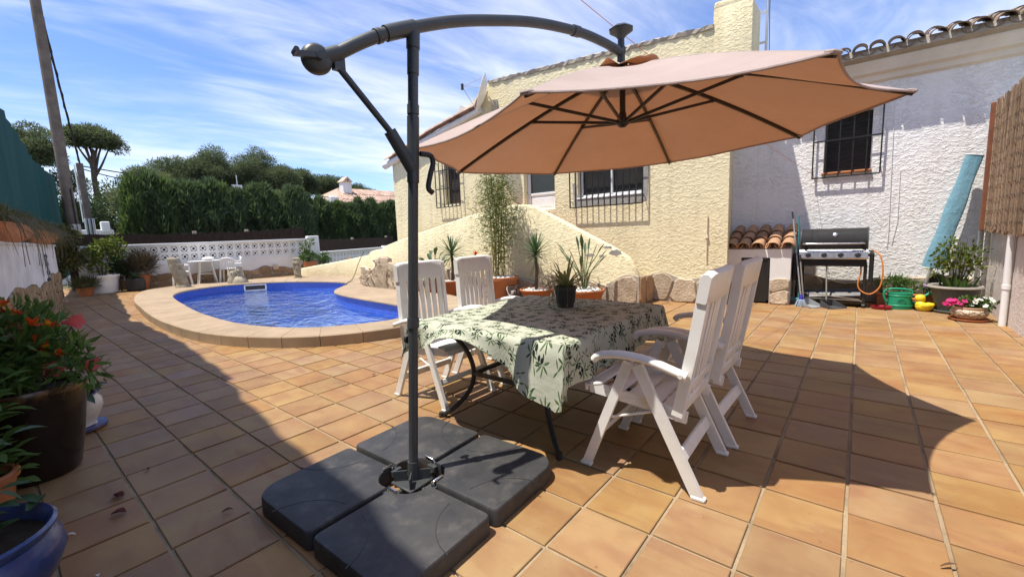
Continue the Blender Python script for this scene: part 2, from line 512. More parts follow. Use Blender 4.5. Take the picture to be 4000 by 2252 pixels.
def inside(poly, x, y):
    c = False; j = len(poly) - 1
    for i in range(len(poly)):
        xi, yi = poly[i][0], poly[i][1]; xj, yj = poly[j][0], poly[j][1]
        if (yi > y) != (yj > y) and x < (xj - xi) * (y - yi) / (yj - yi) + xi: c = not c
        j = i
    return c

def floor_z(x):
    t = min(1, max(0, (-x - 10.5) / 5.2)); return 0.118 * t * t * (3 - 2 * t)
TP = 0.33
GX, GY = 0.0349 * TP, 7.116 * TP
X0F, X1F, Y0F, Y1F = -19.3, 1.42, -3.0, 9.0
cells = []
i0 = math.floor((X0F - GX) / TP); i1 = math.ceil((X1F - GX) / TP)
j0 = math.floor((Y0F - GY) / TP); j1 = math.ceil((Y1F - GY) / TP)
for i in range(i0, i1):
    for j in range(j0, j1):
        x, y = GX + (i + 0.5) * TP, GY + (j + 0.5) * TP
        if y < left_wall_y(x) - 0.55: continue
        if x < -13 and y > 7.9: continue
        q = TP / 2
        if all(inside(OUT, x + a, y + b) for a in (-q, q) for b in (-q, q)): continue
        cells.append((x, y))
slab = MB()
for x, y in cells:
    q = TP / 2
    slab.add([(x - q, y - q, floor_z(x - q)), (x + q, y - q, floor_z(x + q)), (x + q, y + q, floor_z(x + q)), (x - q, y + q, floor_z(x - q))], [(0, 1, 2, 3)])
me = make_mesh('terrace_floor', slab)
bm = bmesh.new(); bm.from_mesh(me); bmesh.ops.remove_doubles(bm, verts=bm.verts[:], dist=0.002); bm.to_mesh(me); bm.free()
floor_o = link('terrace_floor', me, M['grout'], None, (0, 0, -0.005))
tag(floor_o, 'sand coloured grouted floor of square terracotta tiles round pool and table', kind='structure')
# tile mesh, shared
def tile_mb(s, h, b):
    t = MB(); q = s / 2; r = q - b
    vs = [(-q, -q, -0.004), (q, -q, -0.004), (q, q, -0.004), (-q, q, -0.004), (-q, -q, h - b), (q, -q, h - b), (q, q, h - b), (-q, q, h - b),
          (-r, -r, h), (r, -r, h), (r, r, h), (-r, r, h)]
    fs = [(8, 9, 10, 11)]
    for k in range(4):
        l = (k + 1) % 4
        fs += [(k, l, 4 + l, 4 + k), (4 + k, 4 + l, 8 + l, 8 + k)]
    return t.add(vs, fs)
tile_me = make_mesh('tile', tile_mb(TP - 0.016, 0.006, 0.003), None)
tile_me.materials.append(M['tile'])
def view_xy(x, y, z=0.0):
    d = Vector((x, y, z - CAMZ)); w = d.dot(_f)
    if w < 0.2: return None
    return (d.dot(_R) / w * 15.066 / 36 * 1024 + 512, 288 - d.dot(_U) / w * 15.066 / 36 * 1024, w)
vis, rest = [], []
for x, y in cells:
    v = view_xy(x, y)
    if v and -60 < v[0] < 1084 and v[1] < 640: vis.append((v[2], x, y))
    else: rest.append((x, y))
vis.sort()
for w, x, y in vis[:300]:
    o = link('tile', tile_me, None, floor_o, (x + random.uniform(-.0015, .0015), y + random.uniform(-.0015, .0015), 0.004 + floor_z(x) + random.uniform(-0.0012, 0.0012)),
             (random.gauss(0, .0032), random.gauss(0, .0032), random.gauss(0, .005)))
fld = MB()
tv, tf = tile_mb(TP - 0.016, 0.006, 0.003).v, tile_mb(TP - 0.016, 0.006, 0.003).f
for x, y in [(a[1], a[2]) for a in vis[300:]] + rest:
    dz = 0.004 + random.uniform(-0.001, 0.001)
    ax, ay = random.gauss(0, .002), random.gauss(0, .002)
    fld.add([(x + v[0], y + v[1], dz + v[2] + ax * v[0] + ay * v[1] + floor_z(x + v[0])) for v in tv], tf)
part('tile_field', fld, M['tile'], floor_o, kind='stuff')

g = MB()
B = 400.0
gx0, gx1, gy0, gy1 = X0F - 0.1, X1F + 0.2, Y0F - 0.2, Y1F + 0.3
gz = -0.03
for a in [(-B, gx0, -B, B), (gx1, B, -B, B), (gx0, gx1, -B, gy0), (gx0, gx1, gy1, B)]:
    g.add([(a[0], a[2], gz), (a[1], a[2], gz), (a[1], a[3], gz), (a[0], a[3], gz)], [(0, 1, 2, 3)])
o = link('ground', make_mesh('ground', g), M['earth']); tag(o, 'dry grassy earth stretching away beyond the garden walls', kind='structure')

# ------------------------------------------------------------------ pool
def mosaic():
    m = new_mat('pool_mosaic'); t = NT(m)
    p = t.pos()
    uv = t.n('ShaderNodeUVMap').outputs[0]
    b = t.n('ShaderNodeTexBrick', offset=0.0, squash=1.0)
    t.l(uv, b.inputs['Vector'])
    b.inputs['Scale'].default_value = 1.0; b.inputs['Brick Width'].default_value = 0.05; b.inputs['Row Height'].default_value = 0.05
    b.inputs['Mortar Size'].default_value = 0.0035; b.inputs['Mortar Smooth'].default_value = 0.2
    b.inputs['Color1'].default_value = (0.010, 0.06, 0.46, 1); b.inputs['Color2'].default_value = (0.016, 0.09, 0.56, 1)
    b.inputs['Mortar'].default_value = (0.10, 0.17, 0.46, 1)
    c = t.mix(t.rng(t.noise(p, 1.4, 3), 0.35, 0.7, 0, 0.3), b.outputs['Color'], c4((0.008, 0.05, 0.36)))
    t.out(t.bsdf(c, 0.35, 0, 0.45))
    return m
M['mosaic'] = mosaic()
pool = thing('swimming_pool', 'kidney shaped swimming pool with blue mosaic lining and peach stone coping', 'pool', (-9.9, 4.2, 0))
PL = Vector((-9.9, 4.2, 0))
ZC, ZW, ZB = 0.15, -0.10, -1.35
def ccw_normal(i, P):
    a, b = P[(i + 1) % NP_], P[i - 1]
    d = np.array([a[0] - b[0], a[1] - b[1]]); d /= np.linalg.norm(d)
    return np.array([-d[1], d[0]])
cx = np.mean([p[0] for p in IN]); cy = np.mean([p[1] for p in IN])
# basin
bs = MB(); ring_top, ring_bot = [], []
vs = []
for i, p in enumerate(IN):
    vs.append((p[0] - PL.x, p[1] - PL.y, ZC - 0.045))
for i, p in enumerate(IN):
    vs.append((p[0] - PL.x, p[1] - PL.y, ZB))
fs = [(i, (i + 1) % NP_, NP_ + (i + 1) % NP_, NP_ + i) for i in range(NP_)]
fs.append(tuple(range(2 * NP_ - 1, NP_ - 1, -1)))
bs.add(vs, fs)
me = make_mesh('basin', bs)
uvl = me.uv_layers.new(name='UVMap')
arc = [0.0]
for i in range(NP_): arc.append(arc[-1] + float(np.linalg.norm(IN[(i + 1) % NP_] - IN[i])))
for pl in me.polygons:
    wrap = NP_ - 1 in [v % NP_ for v in pl.vertices] and 0 in [v % NP_ for v in pl.vertices] and len(pl.vertices) == 4
    for li in pl.loop_indices:
        vi = me.loops[li].vertex_index; v = me.vertices[vi].co
        if len(pl.vertices) == 4:
            s_ = arc[vi % NP_] if not (wrap and vi % NP_ == 0) else arc[NP_]
            uvl.data[li].uv = (s_, v.z)
        else: uvl.data[li].uv = (v.x, v.y)
for pl in me.polygons: pl.use_smooth = len(pl.vertices) == 4
link('basin', me, M['mosaic'], pool)
# coping stones: one block between each pair of cuts
ncop = NP_ // 4
lip = 0.035
for k in range(ncop):
    b = MB()
    idx = [(k * 4 + q) % NP_ for q in range(5)]
    rows = []
    g0 = 0.0035
    for qi, i in enumerate(idx):
        a = np.array(IN[i]); o_ = np.array(OUT[i])
        t_ = np.array(IN[(i + 1) % NP_]) - np.array(IN[i - 1]); t_ /= np.linalg.norm(t_)
        to = np.array(OUT[(i + 1) % NP_]) - np.array(OUT[i - 1]); to /= np.linalg.norm(to)
        sh = g0 if qi == 0 else (-g0 if qi == 4 else 0)
        dv = (a - o_); ln = np.linalg.norm(dv); dv /= ln
        a2 = a + t_ * sh; o2 = o_ + to * sh
        rows.append([(*(a2 + dv * lip), ZC - 0.045), (*(a2 + dv * (lip + 0.012)), ZC - 0.022), (*(a2 + dv * lip), ZC - 0.004), (*(a2 + dv * (lip - 0.02)), ZC),
                     (*(o2 + dv * 0.012), ZC), (*o2, ZC - 0.012), (*(o2 + dv * 0.004), -0.02), (*(a2 - dv * 0.05), -0.02), (*(a2 - dv * 0.05), ZC - 0.045)])
    n_ = len(rows[0]); vs, fs = [], []
    for r_ in rows: vs += [(p[0] - PL.x, p[1] - PL.y, p[2]) for p in r_]
    for i in range(4):
        for j in range(n_):
            l = (j + 1) % n_
            fs.append((i * n_ + j, i * n_ + l, (i + 1) * n_ + l, (i + 1) * n_ + j))
    fs.append(tuple(range(n_))); fs.append(tuple(4 * n_ + j for j in range(n_ - 1, -1, -1)))
    b.add(vs, fs)
    part('coping_stone', b, M['coping'], pool, 35)
# bedding of the coping (joint colour)
bd = MB(); vs = []
for i in range(NP_):
    a = np.array(IN[i]); o_ = np.array(OUT[i]); dv = (a - o_); dv /= np.linalg.norm(dv)
    vs.append((*(a - dv * 0.02 - np.array([PL.x, PL.y])), ZC - 0.006)); vs.append((*(o_ + dv * 0.02 - np.array([PL.x, PL.y])), ZC - 0.006))
fs = [(2 * i, 2 * i + 1, (2 * i + 3) % (2 * NP_), (2 * i + 2) % (2 * NP_)) for i in range(NP_)]
part('joint_bed', bd.add(vs, fs), M['coping'], pool)
# skimmer in the far wall
def water_material():
    m = new_mat('pool_water'); t = NT(m)
    p = t.pos()
    w1 = t.noise(t.vmath('MULTIPLY', p, (1.0, 1.6, 1.0)), 3.6, 3, 0.5, 0.8)
    w2 = t.noise(p, 11.0, 2, 0.5, 0.3)
    w0 = t.noise(t.vmath('MULTIPLY', p, (0.7, 1.5, 1.0)), 1.5, 3, 0.5, 1.0)
    amp = t.rng(t.noise(p, 0.55, 2), 0.3, 0.7, 0.25, 1.3)
    h = t.math('ADD', t.math('MULTIPLY', w0, 1.5), t.math('MULTIPLY', t.math('ADD', w1, t.math('MULTIPLY', w2, 0.3)), amp))
    nrm = t.bump(h, 0.6, 0.12)
    tr = t.n('ShaderNodeBsdfTransparent'); tr.inputs[0].default_value = (0.42, 0.80, 0.98, 1)
    gl = t.n('ShaderNodeBsdfGlossy'); gl.inputs['Roughness'].default_value = 0.02
    gl.inputs['Color'].default_value = (0.92, 0.96, 1, 1)
    t.l(nrm, gl.inputs['Normal'])
    fr = t.n('ShaderNodeFresnel'); fr.inputs['IOR'].default_value = 1.33; t.l(nrm, fr.inputs['Normal'])
    df = t.n('ShaderNodeBsdfDiffuse'); df.inputs[0].default_value = (0.004, 0.17, 0.80, 1); t.l(nrm, df.inputs['Normal'])
    s0 = t.n('ShaderNodeMixShader'); s0.inputs[0].default_value = 0.42
    t.l(tr.outputs[0], s0.inputs[1]); t.l(df.outputs[0], s0.inputs[2])
    x = t.n('ShaderNodeMixShader')
    t.l(t.math('MULTIPLY', fr.outputs[0], 0.85), x.inputs[0]); t.l(s0.outputs[0], x.inputs[1]); t.l(gl.outputs[0], x.inputs[2])
    t.out(x.outputs[0])
    return m
wt = MB(); wt.add([(p[0], p[1], ZW) for p in IN], [tuple(range(NP_))])
o = link('pool_water', make_mesh('pool_water', wt), water_material()); tag(o, 'rippled blue water in the swimming pool', kind='structure')
ki = min(range(NP_), key=lambda i: (IN[i][0] + 14.2) ** 2 + (IN[i][1] - 5.08) ** 2)
tg = IN[(ki + 1) % NP_] - IN[ki - 1]
rot = Matrix.Rotation(math.atan2(tg[1], tg[0]) + PI / 2, 3, 'Z')
if (rot @ Vector((1, 0, 0))).x < 0: rot = Matrix.Rotation(math.atan2(tg[1], tg[0]) - PI / 2, 3, 'Z')
sc_ = Vector((IN[ki][0], IN[ki][1], 0.0)) - PL
s_ = MB()
for dy, dz, w, h in [(-0.285, 0.0, 0.04, 0.19), (0.285, 0.0, 0.04, 0.19), (0, 0.08, 0.61, 0.035), (0, -0.082, 0.61, 0.035)]:
    s_.rbox(sc_ + rot @ Vector((0.012, 0, 0)) + rot @ Vector((0, dy, 0)) + Vector((0, 0, dz)), (0.04, w, h), 0.006, 1, rot)
sko = part('skimmer', s_, M['pvc'], pool, 30)
s_ = MB(); s_.box(sc_ + rot @ Vector((0.004, 0, 0)), (0.03, 0.55, 0.15), rot)
part('skimmer_mouth', s_, M['black_plastic'], sko)

# ------------------------------------------------------------------ cladding of irregular stones
def stones(parent, P0, ud, nd, L, hfun, cw, ch, mat, seed=1, depth=0.045, base=None, mortar=True, mmat=None, off=0.0):
    """irregular stones on a vertical plane through P0 (relative to parent), ud along, nd out; top follows hfun(s)"""
    rnd = random.Random(seed)
    ud, nd, P0 = V3(ud), V3(nd), V3(P0)
    def at(s, z, d): return P0 + ud * s + Vector((0, 0, z)) + nd * d
    if mortar:
        mb = MB(); n = max(8, int(L / 0.08)); fr, bk = [], []
        for i in range(n + 1):
            s = L * i / n; h = hfun(s) - 0.012
            fr.append((at(s, 0, off + depth * 0.45), at(s, h, off + depth * 0.45), at(s, h, off - 0.03)))
        mb.sheet(fr)
        mb.add([at(0, 0, off - .03), at(0, 0, off + depth * .45), at(0, hfun(0) - .012, off + depth * .45), at(0, hfun(0) - .012, off - .03)], [(0, 1, 2, 3)])
        mb.add([at(L, 0, off - .03), at(L, 0, off + depth * .45), at(L, hfun(L) - .012, off + depth * .45), at(L, hfun(L) - .012, off - .03)], [(0, 1, 2, 3)])
        part('mortar', mb, mmat or M['mortar'], parent)
    nc = max(1, round(L / cw)); hmax = max(hfun(L * i / 40) for i in range(41)); nr = max(1, round(hmax / ch))
    pt = {}
    for i in range(nc + 1):
        for j in range(nr + 1):
            s = L * i / nc + (rnd.uniform(-.28, .28) * cw if 0 < i < nc else 0)
            z = j / nr + (rnd.uniform(-.24, .24) / nr if 0 < j < nr else 0)
            pt[i, j] = (s, z)
    for i in range(nc):
        for j in range(nr):
            quad = [pt[i, j], pt[i + 1, j], pt[i + 1, j + 1], pt[i, j + 1]]
            cs = sum(q[0] for q in quad) / 4; cz = sum(q[1] for q in quad) / 4
            poly = []
            for k in range(4):
                a, b = quad[k], quad[(k + 1) % 4]
                for f in (0.16, 0.5, 0.84):
                    x, z = a[0] + (b[0] - a[0]) * f, a[1] + (b[1] - a[1]) * f
                    x = cs + (x - cs) * (0.93 + rnd.uniform(-.05, .05)); z = cz + (z - cz) * (0.92 + rnd.uniform(-.05, .05))
                    z *= hfun(min(max(x, 0), L))
                    poly.append((x, max(0.006, z)))
            dp = off + depth * rnd.uniform(0.75, 1.2)
            cm = (sum(p[0] for p in poly) / len(poly), sum(p[1] for p in poly) / len(poly))
            mb = MB(); n = len(poly)
            vs = [at(p[0], p[1], off + 0.0) for p in poly]
            vs += [at(p[0], p[1], dp * 0.72) for p in poly]
            vs += [at(cm[0] + (p[0] - cm[0]) * 0.92, cm[1] + (p[1] - cm[1]) * 0.92, dp + rnd.uniform(-.006, .006)) for p in poly]
            fs = [tuple(2 * n + q for q in range(n))]
            for q in range(n):
                l = (q + 1) % n
                fs += [(q, l, n + l, n + q), (n + q, n + l, 2 * n + l, 2 * n + q)]
            part('stone', mb.add(vs, fs), mat, parent, 24)

# ------------------------------------------------------------------ openwork garden wall at the far end of the pool
def breeze_mb(s=0.246, d=0.09):
    b = MB(); q = s / 2
    so = [(q, 0), (q, q), (0, q), (-q, q), (-q, 0), (-q, -q), (0, -q), (q, -q)]
    Ro = 0.098
    def oct_(r, rot=0.0): return [(r * math.cos(rot + k * PI / 4), r * math.sin(rot + k * PI / 4)) for k in range(8)]
    oc = oct_(Ro)
    for sgn in (-1, 1):
        y = sgn * d / 2
        b.add([(p[0], y, p[1]) for p in so] + [(p[0], y, p[1]) for p in oc], [(k, (k + 1) % 8, 8 + (k + 1) % 8, 8 + k) for k in range(8)])
    b.add([(p[0], -d / 2, p[1]) for p in oc] + [(p[0], d / 2, p[1]) for p in oc], [(k, (k + 1) % 8, 8 + (k + 1) % 8, 8 + k) for k in range(8)])
    r1, r2 = 0.074, 0.040
    e = d / 2 - 0.012
    a1, a2 = oct_(r1, PI / 8), oct_(r2, PI / 8)
    vs = [(p[0], -e, p[1]) for p in a1] + [(p[0], -e, p[1]) for p in a2] + [(p[0], e, p[1]) for p in a1] + [(p[0], e, p[1]) for p in a2]
    fs = []
    for k in range(8):
        l = (k + 1) % 8
        fs += [(k, l, 8 + l, 8 + k), (16 + k, 24 + k, 24 + l, 16 + l), (k, 16 + k, 16 + l, l), (8 + k, 8 + l, 24 + l, 24 + k)]
    b.add(vs, fs)
    for k in range(4):
        a = k * PI / 2
        p0 = (0.068 * math.cos(a), 0, 0.068 * math.sin(a)); p1 = (0.105 * math.cos(a), 0, 0.105 * math.sin(a))
        b.bar(p0, p1, 2 * e, 0.03, up=(0, 0, 1) if k % 2 == 0 else (1, 0, 0)) if False else b.box(((p0[0] + p1[0]) / 2, 0, (p0[2] + p1[2]) / 2), (0.045, 2 * e, 0.034) if k % 2 == 0 else (0.034, 2 * e, 0.045))
    return b
breeze_me = make_mesh('breeze_block', breeze_mb(), None)
breeze_me.materials.append(M['wall_white'])

def openwork(name, label, P0, P1, z0, zlow, ztop, ncol, s_off=0.0):
    P0, P1 = V3(P0), V3(P1); u = (P1 - P0); L = u.length; u.normalize()
    ang = math.atan2(u.y, u.x)
    t = thing(name, label, 'wall', P0, ang)
    lo = MB(); lo.box((L / 2, 0, (z0 + zlow) / 2), (L, 0.16, zlow - z0))
    part('lower_wall', lo, M['wall_white'], t)
    w = 0.246 * ncol
    cap = MB(); cap.rbox((L / 2, 0, ztop - 0.035), (L + 0.06, 0.2, 0.07), 0.015, 2)
    zb = zlow + 0.492
    cap.box((L / 2, 0, (zb + ztop - 0.07) / 2), (L, 0.13, max(0.005, ztop - 0.07 - zb)))
    part('coping_cap', cap, M['wall_white'], t, 30)
    ends = MB()
    s1 = s_off + w
    if s_off > 0.01: ends.box((s_off / 2, 0, (zlow + zb) / 2), (s_off, 0.13, zb - zlow))
    if L - s1 > 0.01: ends.box(((s1 + L) / 2, 0, (zlow + zb) / 2), (L - s1, 0.13, zb - zlow))
    if ends.v: part('end_pier', ends, M['wall_white'], t)
    for c in range(ncol):
        for r_ in range(2):
            link('breeze_block', breeze_me, None, t, (s_off + 0.246 * (c + 0.5), 0, zlow + 0.246 * (r_ + 0.5)))
    return t, L
BW0 = Vector((-16.78, 3.21, 0)) - Vector((0.14, 0.99, 0)) * 1.55
BW1 = Vector((-16.78, 3.21, 0)) + Vector((0.14, 0.99, 0)) * 4.58
tw, L = openwork('openwork_wall', 'white openwork block wall with stone footing behind the small plastic table', BW0, BW1, 0.0, 0.865, 1.43, 23, 0.33)
def wav(a, b, f, p): return lambda s: a + b * math.sin(f * s + p) + b * 0.6 * math.sin(f * 2.3 * s + p * 2)
stones(tw, (0, -0.08, 0), (1, 0, 0), (0, -1, 0), L, wav(0.47, 0.055, 4.2, 0.6), 0.42, 0.27, M['stone_brown'], 5, 0.06)
pl = MB(); pl.rbox((L + 0.2, 0, 0.76), (0.40, 0.3, 1.52), 0.03, 2)
part('end_pillar', pl, M['wall_white'], tw, 30)
ck = MB(); ck.rbox((4.95, -0.15, 0.46), (0.17, 0.03, 0.17), 0.006, 1)
part('socket_box', ck, M['stone'], tw)
tw2, L2 = openwork('openwork_wall', 'lower white openwork block wall beyond the pillar', (-17.55, 8.62, 0), (-20.3, 14.6, 0), -0.1, 0.30, 0.87, 25, 0.2)
pl = MB(); pl.rbox((L2 - 0.9, 0, 0.40), (0.5, 0.24, 1.06), 0.02, 2); part('end_pillar', pl, M['wall_white'], tw2, 30)

def heather():
    m = new_mat('heather_screen'); t = NT(m); p = t.pos()
    n = t.noise(t.vmath('MULTIPLY', p, (60, 60, 4)), 1.0, 4, 0.7)
    c = t.mix(t.rng(n, 0.3, 0.7), c4((0.018, 0.013, 0.011)), c4((0.07, 0.05, 0.042)))
    t.out(t.bsdf(c, 0.95, 0, 0.1, t.bump(n, 0.6, 0.01)))
    return m
M['heather'] = heather()
def screen(label, pts, ztop, z0=-0.03, posts=()):
    t = thing('heather_screen', label, 'screen', (*pts[0][:2], z0))
    o = V3((*pts[0][:2], z0))
    b = MB(); top, n = [], 60
    P = catmull([np.array(p) for p in pts], 12)
    for i, p in enumerate(P):
        zt = p[2] + random.uniform(-0.015, 0.015)
        t_ = P[min(i + 1, len(P) - 1)] - P[max(i - 1, 0)]; nn = np.array([-t_[1], t_[0], 0]) / np.linalg.norm(t_[:2]) * 0.02
        top.append([V3((p[0] + s * nn[0], p[1] + s * nn[1], z)) - o for s, z in ((-1, z0), (-1, zt), (1, zt), (1, z0))])
    b.sheet(top); part('panel', b, M['heather'], t)
    fr = MB()
    for i in range(260):   # ragged twig ends along the top
        k = random.uniform(0, len(P) - 1.01); a, b2 = P[int(k)], P[int(k) + 1]; p = a + (b2 - a) * (k - int(k))
        q = V3((p[0], p[1], p[2] - 0.05)) - o
        fr.cyl(q, q + Vector((random.uniform(-.015, .015), random.uniform(-.02, .02), 0.05 + random.uniform(0.01, 0.07))), 0.004, 0.001, 3)
    part('twig_ends', fr, M['wood_pole'], t, kind='stuff')
    for s in posts:
        k = s * (len(P) - 1); p = P[int(k)]
        q = MB(); q.rbox(V3((p[0] - 0.09, p[1], (z0 + p[2] + 0.09) / 2)) - o, (0.1, 0.11, p[2] + 0.09 - z0), 0.01, 1)
        part('post', q, M['mortar'], t)
    return t
screen('dark brown heather screen behind the openwork wall', [(-18.15, 1.6, 1.80), (-18.0, 4.2, 1.735), (-17.9, 6.4, 1.76), (-17.75, 8.45, 1.87)], 1.8, posts=(0.42, 0.68))
screen('dark brown heather screen behind the lower openwork wall', [(-17.95, 8.75, 1.36), (-19.4, 11.6, 1.33), (-20.9, 15.0, 1.38)], 1.37, posts=(0.5, 0.93))

# ------------------------------------------------------------------ left boundary wall with planters and netting
LWA = math.atan2(-0.14, 1.0)
lw = thing('boundary_wall', 'white boundary wall with rough stone footing along the left side', 'wall', (-14.8, 1.12, 0), LWA)
LWL = 16.6   # local x runs towards the camera, local +y faces the terrace
b = MB(); b.box((LWL / 2, -0.14, 0.715), (LWL, 0.28, 1.43)); part('wall_body', b, M['wall_old'], lw)
stones(lw, (0, 0, 0), (1, 0, 0), (0, 1, 0), LWL - 0.4, lambda s: 0.80 + 0.06 * math.sin(1.3 * s) + 0.03 * math.sin(4 * s + 1), 0.30, 0.22, M['stone_ochre'], 9, 0.035)
b = MB(); b.rbox((LWL / 2, -0.14, 1.45), (LWL + 0.04, 0.34, 0.05), 0.012, 1); part('wall_cap', b, M['wall_old'], lw)
def net_material():
    m = new_mat('green_netting'); t = NT(m); p = t.pos()
    n = t.noise(t.vmath('MULTIPLY', p, (2.0, 2.0, 0.6)), 1.0, 4, 0.6)
    w = t.noise(p, 220, 2, 0.5)
    c = t.mix(t.rng(n, 0.3, 0.7), c4((0.006, 0.032, 0.036)), c4((0.010, 0.050, 0.052)))
    c = t.mix(t.rng(w, 0.4, 0.6, 0, 0.5), c, c4((0.004, 0.018, 0.02)))
    d = t.bsdf(c, 0.75, 0, 0.2, t.bump(w, 0.3, 0.004))
    tr = t.n('ShaderNodeBsdfTranslucent'); tr.inputs[0].default_value = (0.012, 0.07, 0.07, 1)
    x = t.n('ShaderNodeMixShader'); x.inputs[0].default_value = 0.25
    t.l(d, x.inputs[1]); t.l(tr.outputs[0], x.inputs[2]); t.out(x.outputs[0])
    return m
nf = thing('netting_fence', 'dark green shade netting stretched above the left boundary wall', 'fence', (-14.8, 1.12, 1.475), LWA)
prof = [((x + 14.8) * 1.0098, z - 1.475) for x, z in [(-22.4, 3.86), (-20.5, 3.79), (-16.4, 3.59), (-14.74, 3.60), (-13.63, 3.79), (-12.0, 3.82), (-11.05, 3.80),
    (-10.9, 4.2), (-10.4, 4.42), (-8.26, 5.2), (-7.96, 5.36), (-6.0, 5.70), (-5.95, 5.5), (-3.6, 5.75), (1.4, 5.75)]]  # unseen near stretch, raised and stepped to shape the shadow on the terrace
net = MB(); rows = []
xs = []
for (a, za), (c, zc) in zip(prof[:-1], prof[1:]):
    n = max(1, int((c - a) / 0.3))
    for k in range(n): xs.append((a + (c - a) * k / n, za + (zc - za) * k / n))
xs.append(prof[-1])
for x, z in xs:
    zb = 0.0 if x > -0.1 else -1.0
    rows.append([(x, -0.17 + 0.045 * math.sin(2.1 * x + 1.5 * q) * (0.3 + 0.7 * math.sin(PI * q)) + 0.02 * math.sin(7 * x), zb + (z + (0.025 * math.sin(5 * x)) - zb) * q) for q in [k / 8 for k in range(9)]])
net.sheet(rows); part('netting', net, net_material(), nf, 60)
for px in (-7.6, -5.0, -2.5, 1.5, 3.9, 6.6, 9.0, 12.8, 16.2):
    zt = np.interp(px, [p[0] for p in prof], [p[1] for p in prof]) + 0.07
    q = MB(); q.cyl((px, -0.30, 0 if px > 0 else -1.5), (px, -0.30, zt), 0.025, None, 10); part('post', q, M['steel'], nf, 40)
# ------------------------------------------------------------------ houses
def facade(xs, zs, holes, y, ztop, y_back, skip_side=False, depth=0.22):
    """front wall in plane y with rectangular holes (x0,x1,z0,z1) and reveals; ztop(x) is the top edge"""
    X = sorted(set(xs + [h[0] for h in holes] + [h[1] for h in holes]))
    Z = sorted(set(zs + [h[2] for h in holes] + [h[3] for h in holes]))
    mb = MB()
    for a, b in zip(X[:-1], X[1:]):
        for k, (c, d) in enumerate(zip(Z[:-1], Z[1:])):
            mx, mz = (a + b) / 2, (c + d) / 2
            if any(h[0] < mx < h[1] and h[2] < mz < h[3] for h in holes): continue
            mb.add([(a, y, c), (b, y, c), (b, y, d), (a, y, d)], [(0, 1, 2, 3)])
        zt = Z[-1]
        mb.add([(a, y, zt), (b, y, zt), (b, y, ztop(b)), (a, y, ztop(a))], [(0, 1, 2, 3)])
        mb.add([(a, y, ztop(a)), (b, y, ztop(b)), (b, y_back, ztop(b)), (a, y_back, ztop(a))], [(0, 1, 2, 3)])
    for h in holes:
        d = y + depth
        mb.add([(h[0], y, h[2]), (h[1], y, h[2]), (h[1], d, h[2]), (h[0], d, h[2])], [(0, 1, 2, 3)])
        mb.add([(h[0], y, h[3]), (h[1], y, h[3]), (h[1], d, h[3]), (h[0], d, h[3])], [(0, 1, 2, 3)])
        mb.add([(h[0], y, h[2]), (h[0], y, h[3]), (h[0], d, h[3]), (h[0], d, h[2])], [(0, 1, 2, 3)])
        mb.add([(h[1], y, h[2]), (h[1], y, h[3]), (h[1], d, h[3]), (h[1], d, h[2])], [(0, 1, 2, 3)])
    return mb
def shift(mb, o):
    mb.v = [(v[0] - o[0], v[1] - o[1], v[2] - o[2]) for v in mb.v]; return mb

def grille(parent, off, x0, x1, z0, z1, y, nbar, cross, r=0.008, wall=0.09):
    f = MB()
    for a, b in [((x0, z0), (x1, z0)), ((x0, z1), (x1, z1)), ((x0, z0), (x0, z1)), ((x1, z0), (x1, z1))]:
        f.bar((a[0], y, a[1]), (b[0], y, b[1]), 0.02, 0.02, up=(0, 1, 0))
    for x in (x0, x1):
        for z in (z0 + 0.12, z1 - 0.12): f.cyl((x, y, z), (x, y + wall, z), 0.007, None, 6)
    g_ = part('window_grille', shift(f, off), M['black_metal'], parent)
    for i in range(1, nbar + 1):
        x = x0 + (x1 - x0) * i / (nbar + 1)
        b = MB(); b.bar((x, y + 0.004, z0 - 0.004), (x, y + 0.004, z1 + 0.004), 2 * r, 2 * r, up=(0, 1, 0))
        part('bar', shift(b, off), M['black_metal'], g_)
    for z in cross:
        b = MB(); b.bar((x0, y - 0.012, z), (x1, y - 0.012, z), 0.022, 0.008, up=(0, 1, 0))
        part('cross_bar', shift(b, off), M['black_metal'], g_)

def barrel(p, u, f, r0, r1, ln, th=0.014, n=8, up=True):
    """half-round roof tile: u across, f along, opening down when up"""
    b = MB(); u, f = V3(u), V3(f); w = u.cross(f); w = w if w.z > 0 else -w
    if not up: w = -w
    rows = []
    for k, (s, r) in enumerate(((0, r0), (ln, r1))):
        row = []
        for q in (0, 1):
            rr = r - th * q
            for i in range(n + 1):
                a = PI * (i if not q else n - i) / n
                row.append(V3(p) + f * s + u * rr * math.cos(a) + w * rr * math.sin(a) * 0.85)
        rows.append(row)
    m = len(rows[0]); vs = rows[0] + rows[1]
    fs = [(i, (i + 1) % m, m + (i + 1) % m, m + i) for i in range(m)]
    for q in (0, 1):
        for i in range(n): fs.append((q * m + i, q * m + i + 1, q * m + m - 2 - i, q * m + m - 1 - i))
    return b.add(vs, fs)
M['roof_tile'] = pm('roof_tile', (0.44, 0.24, 0.13), (0.30, 0.20, 0.13), 9, 0.85, 0.5, 40, 0.01, 0.15, world=True, var=0.25)
M['roof_tile_old'] = pm('roof_tile_old', (0.30, 0.22, 0.16), (0.19, 0.15, 0.11), 9, 0.9, 0.6, 40, 0.01, 0.1, world=True, var=0.25)
M['roof_pale'] = pm('roof_pale', (0.52, 0.38, 0.30), (0.40, 0.26, 0.20), 7, 0.9, 0.3, 30, 0.01, 0.1, world=True, var=0.25)

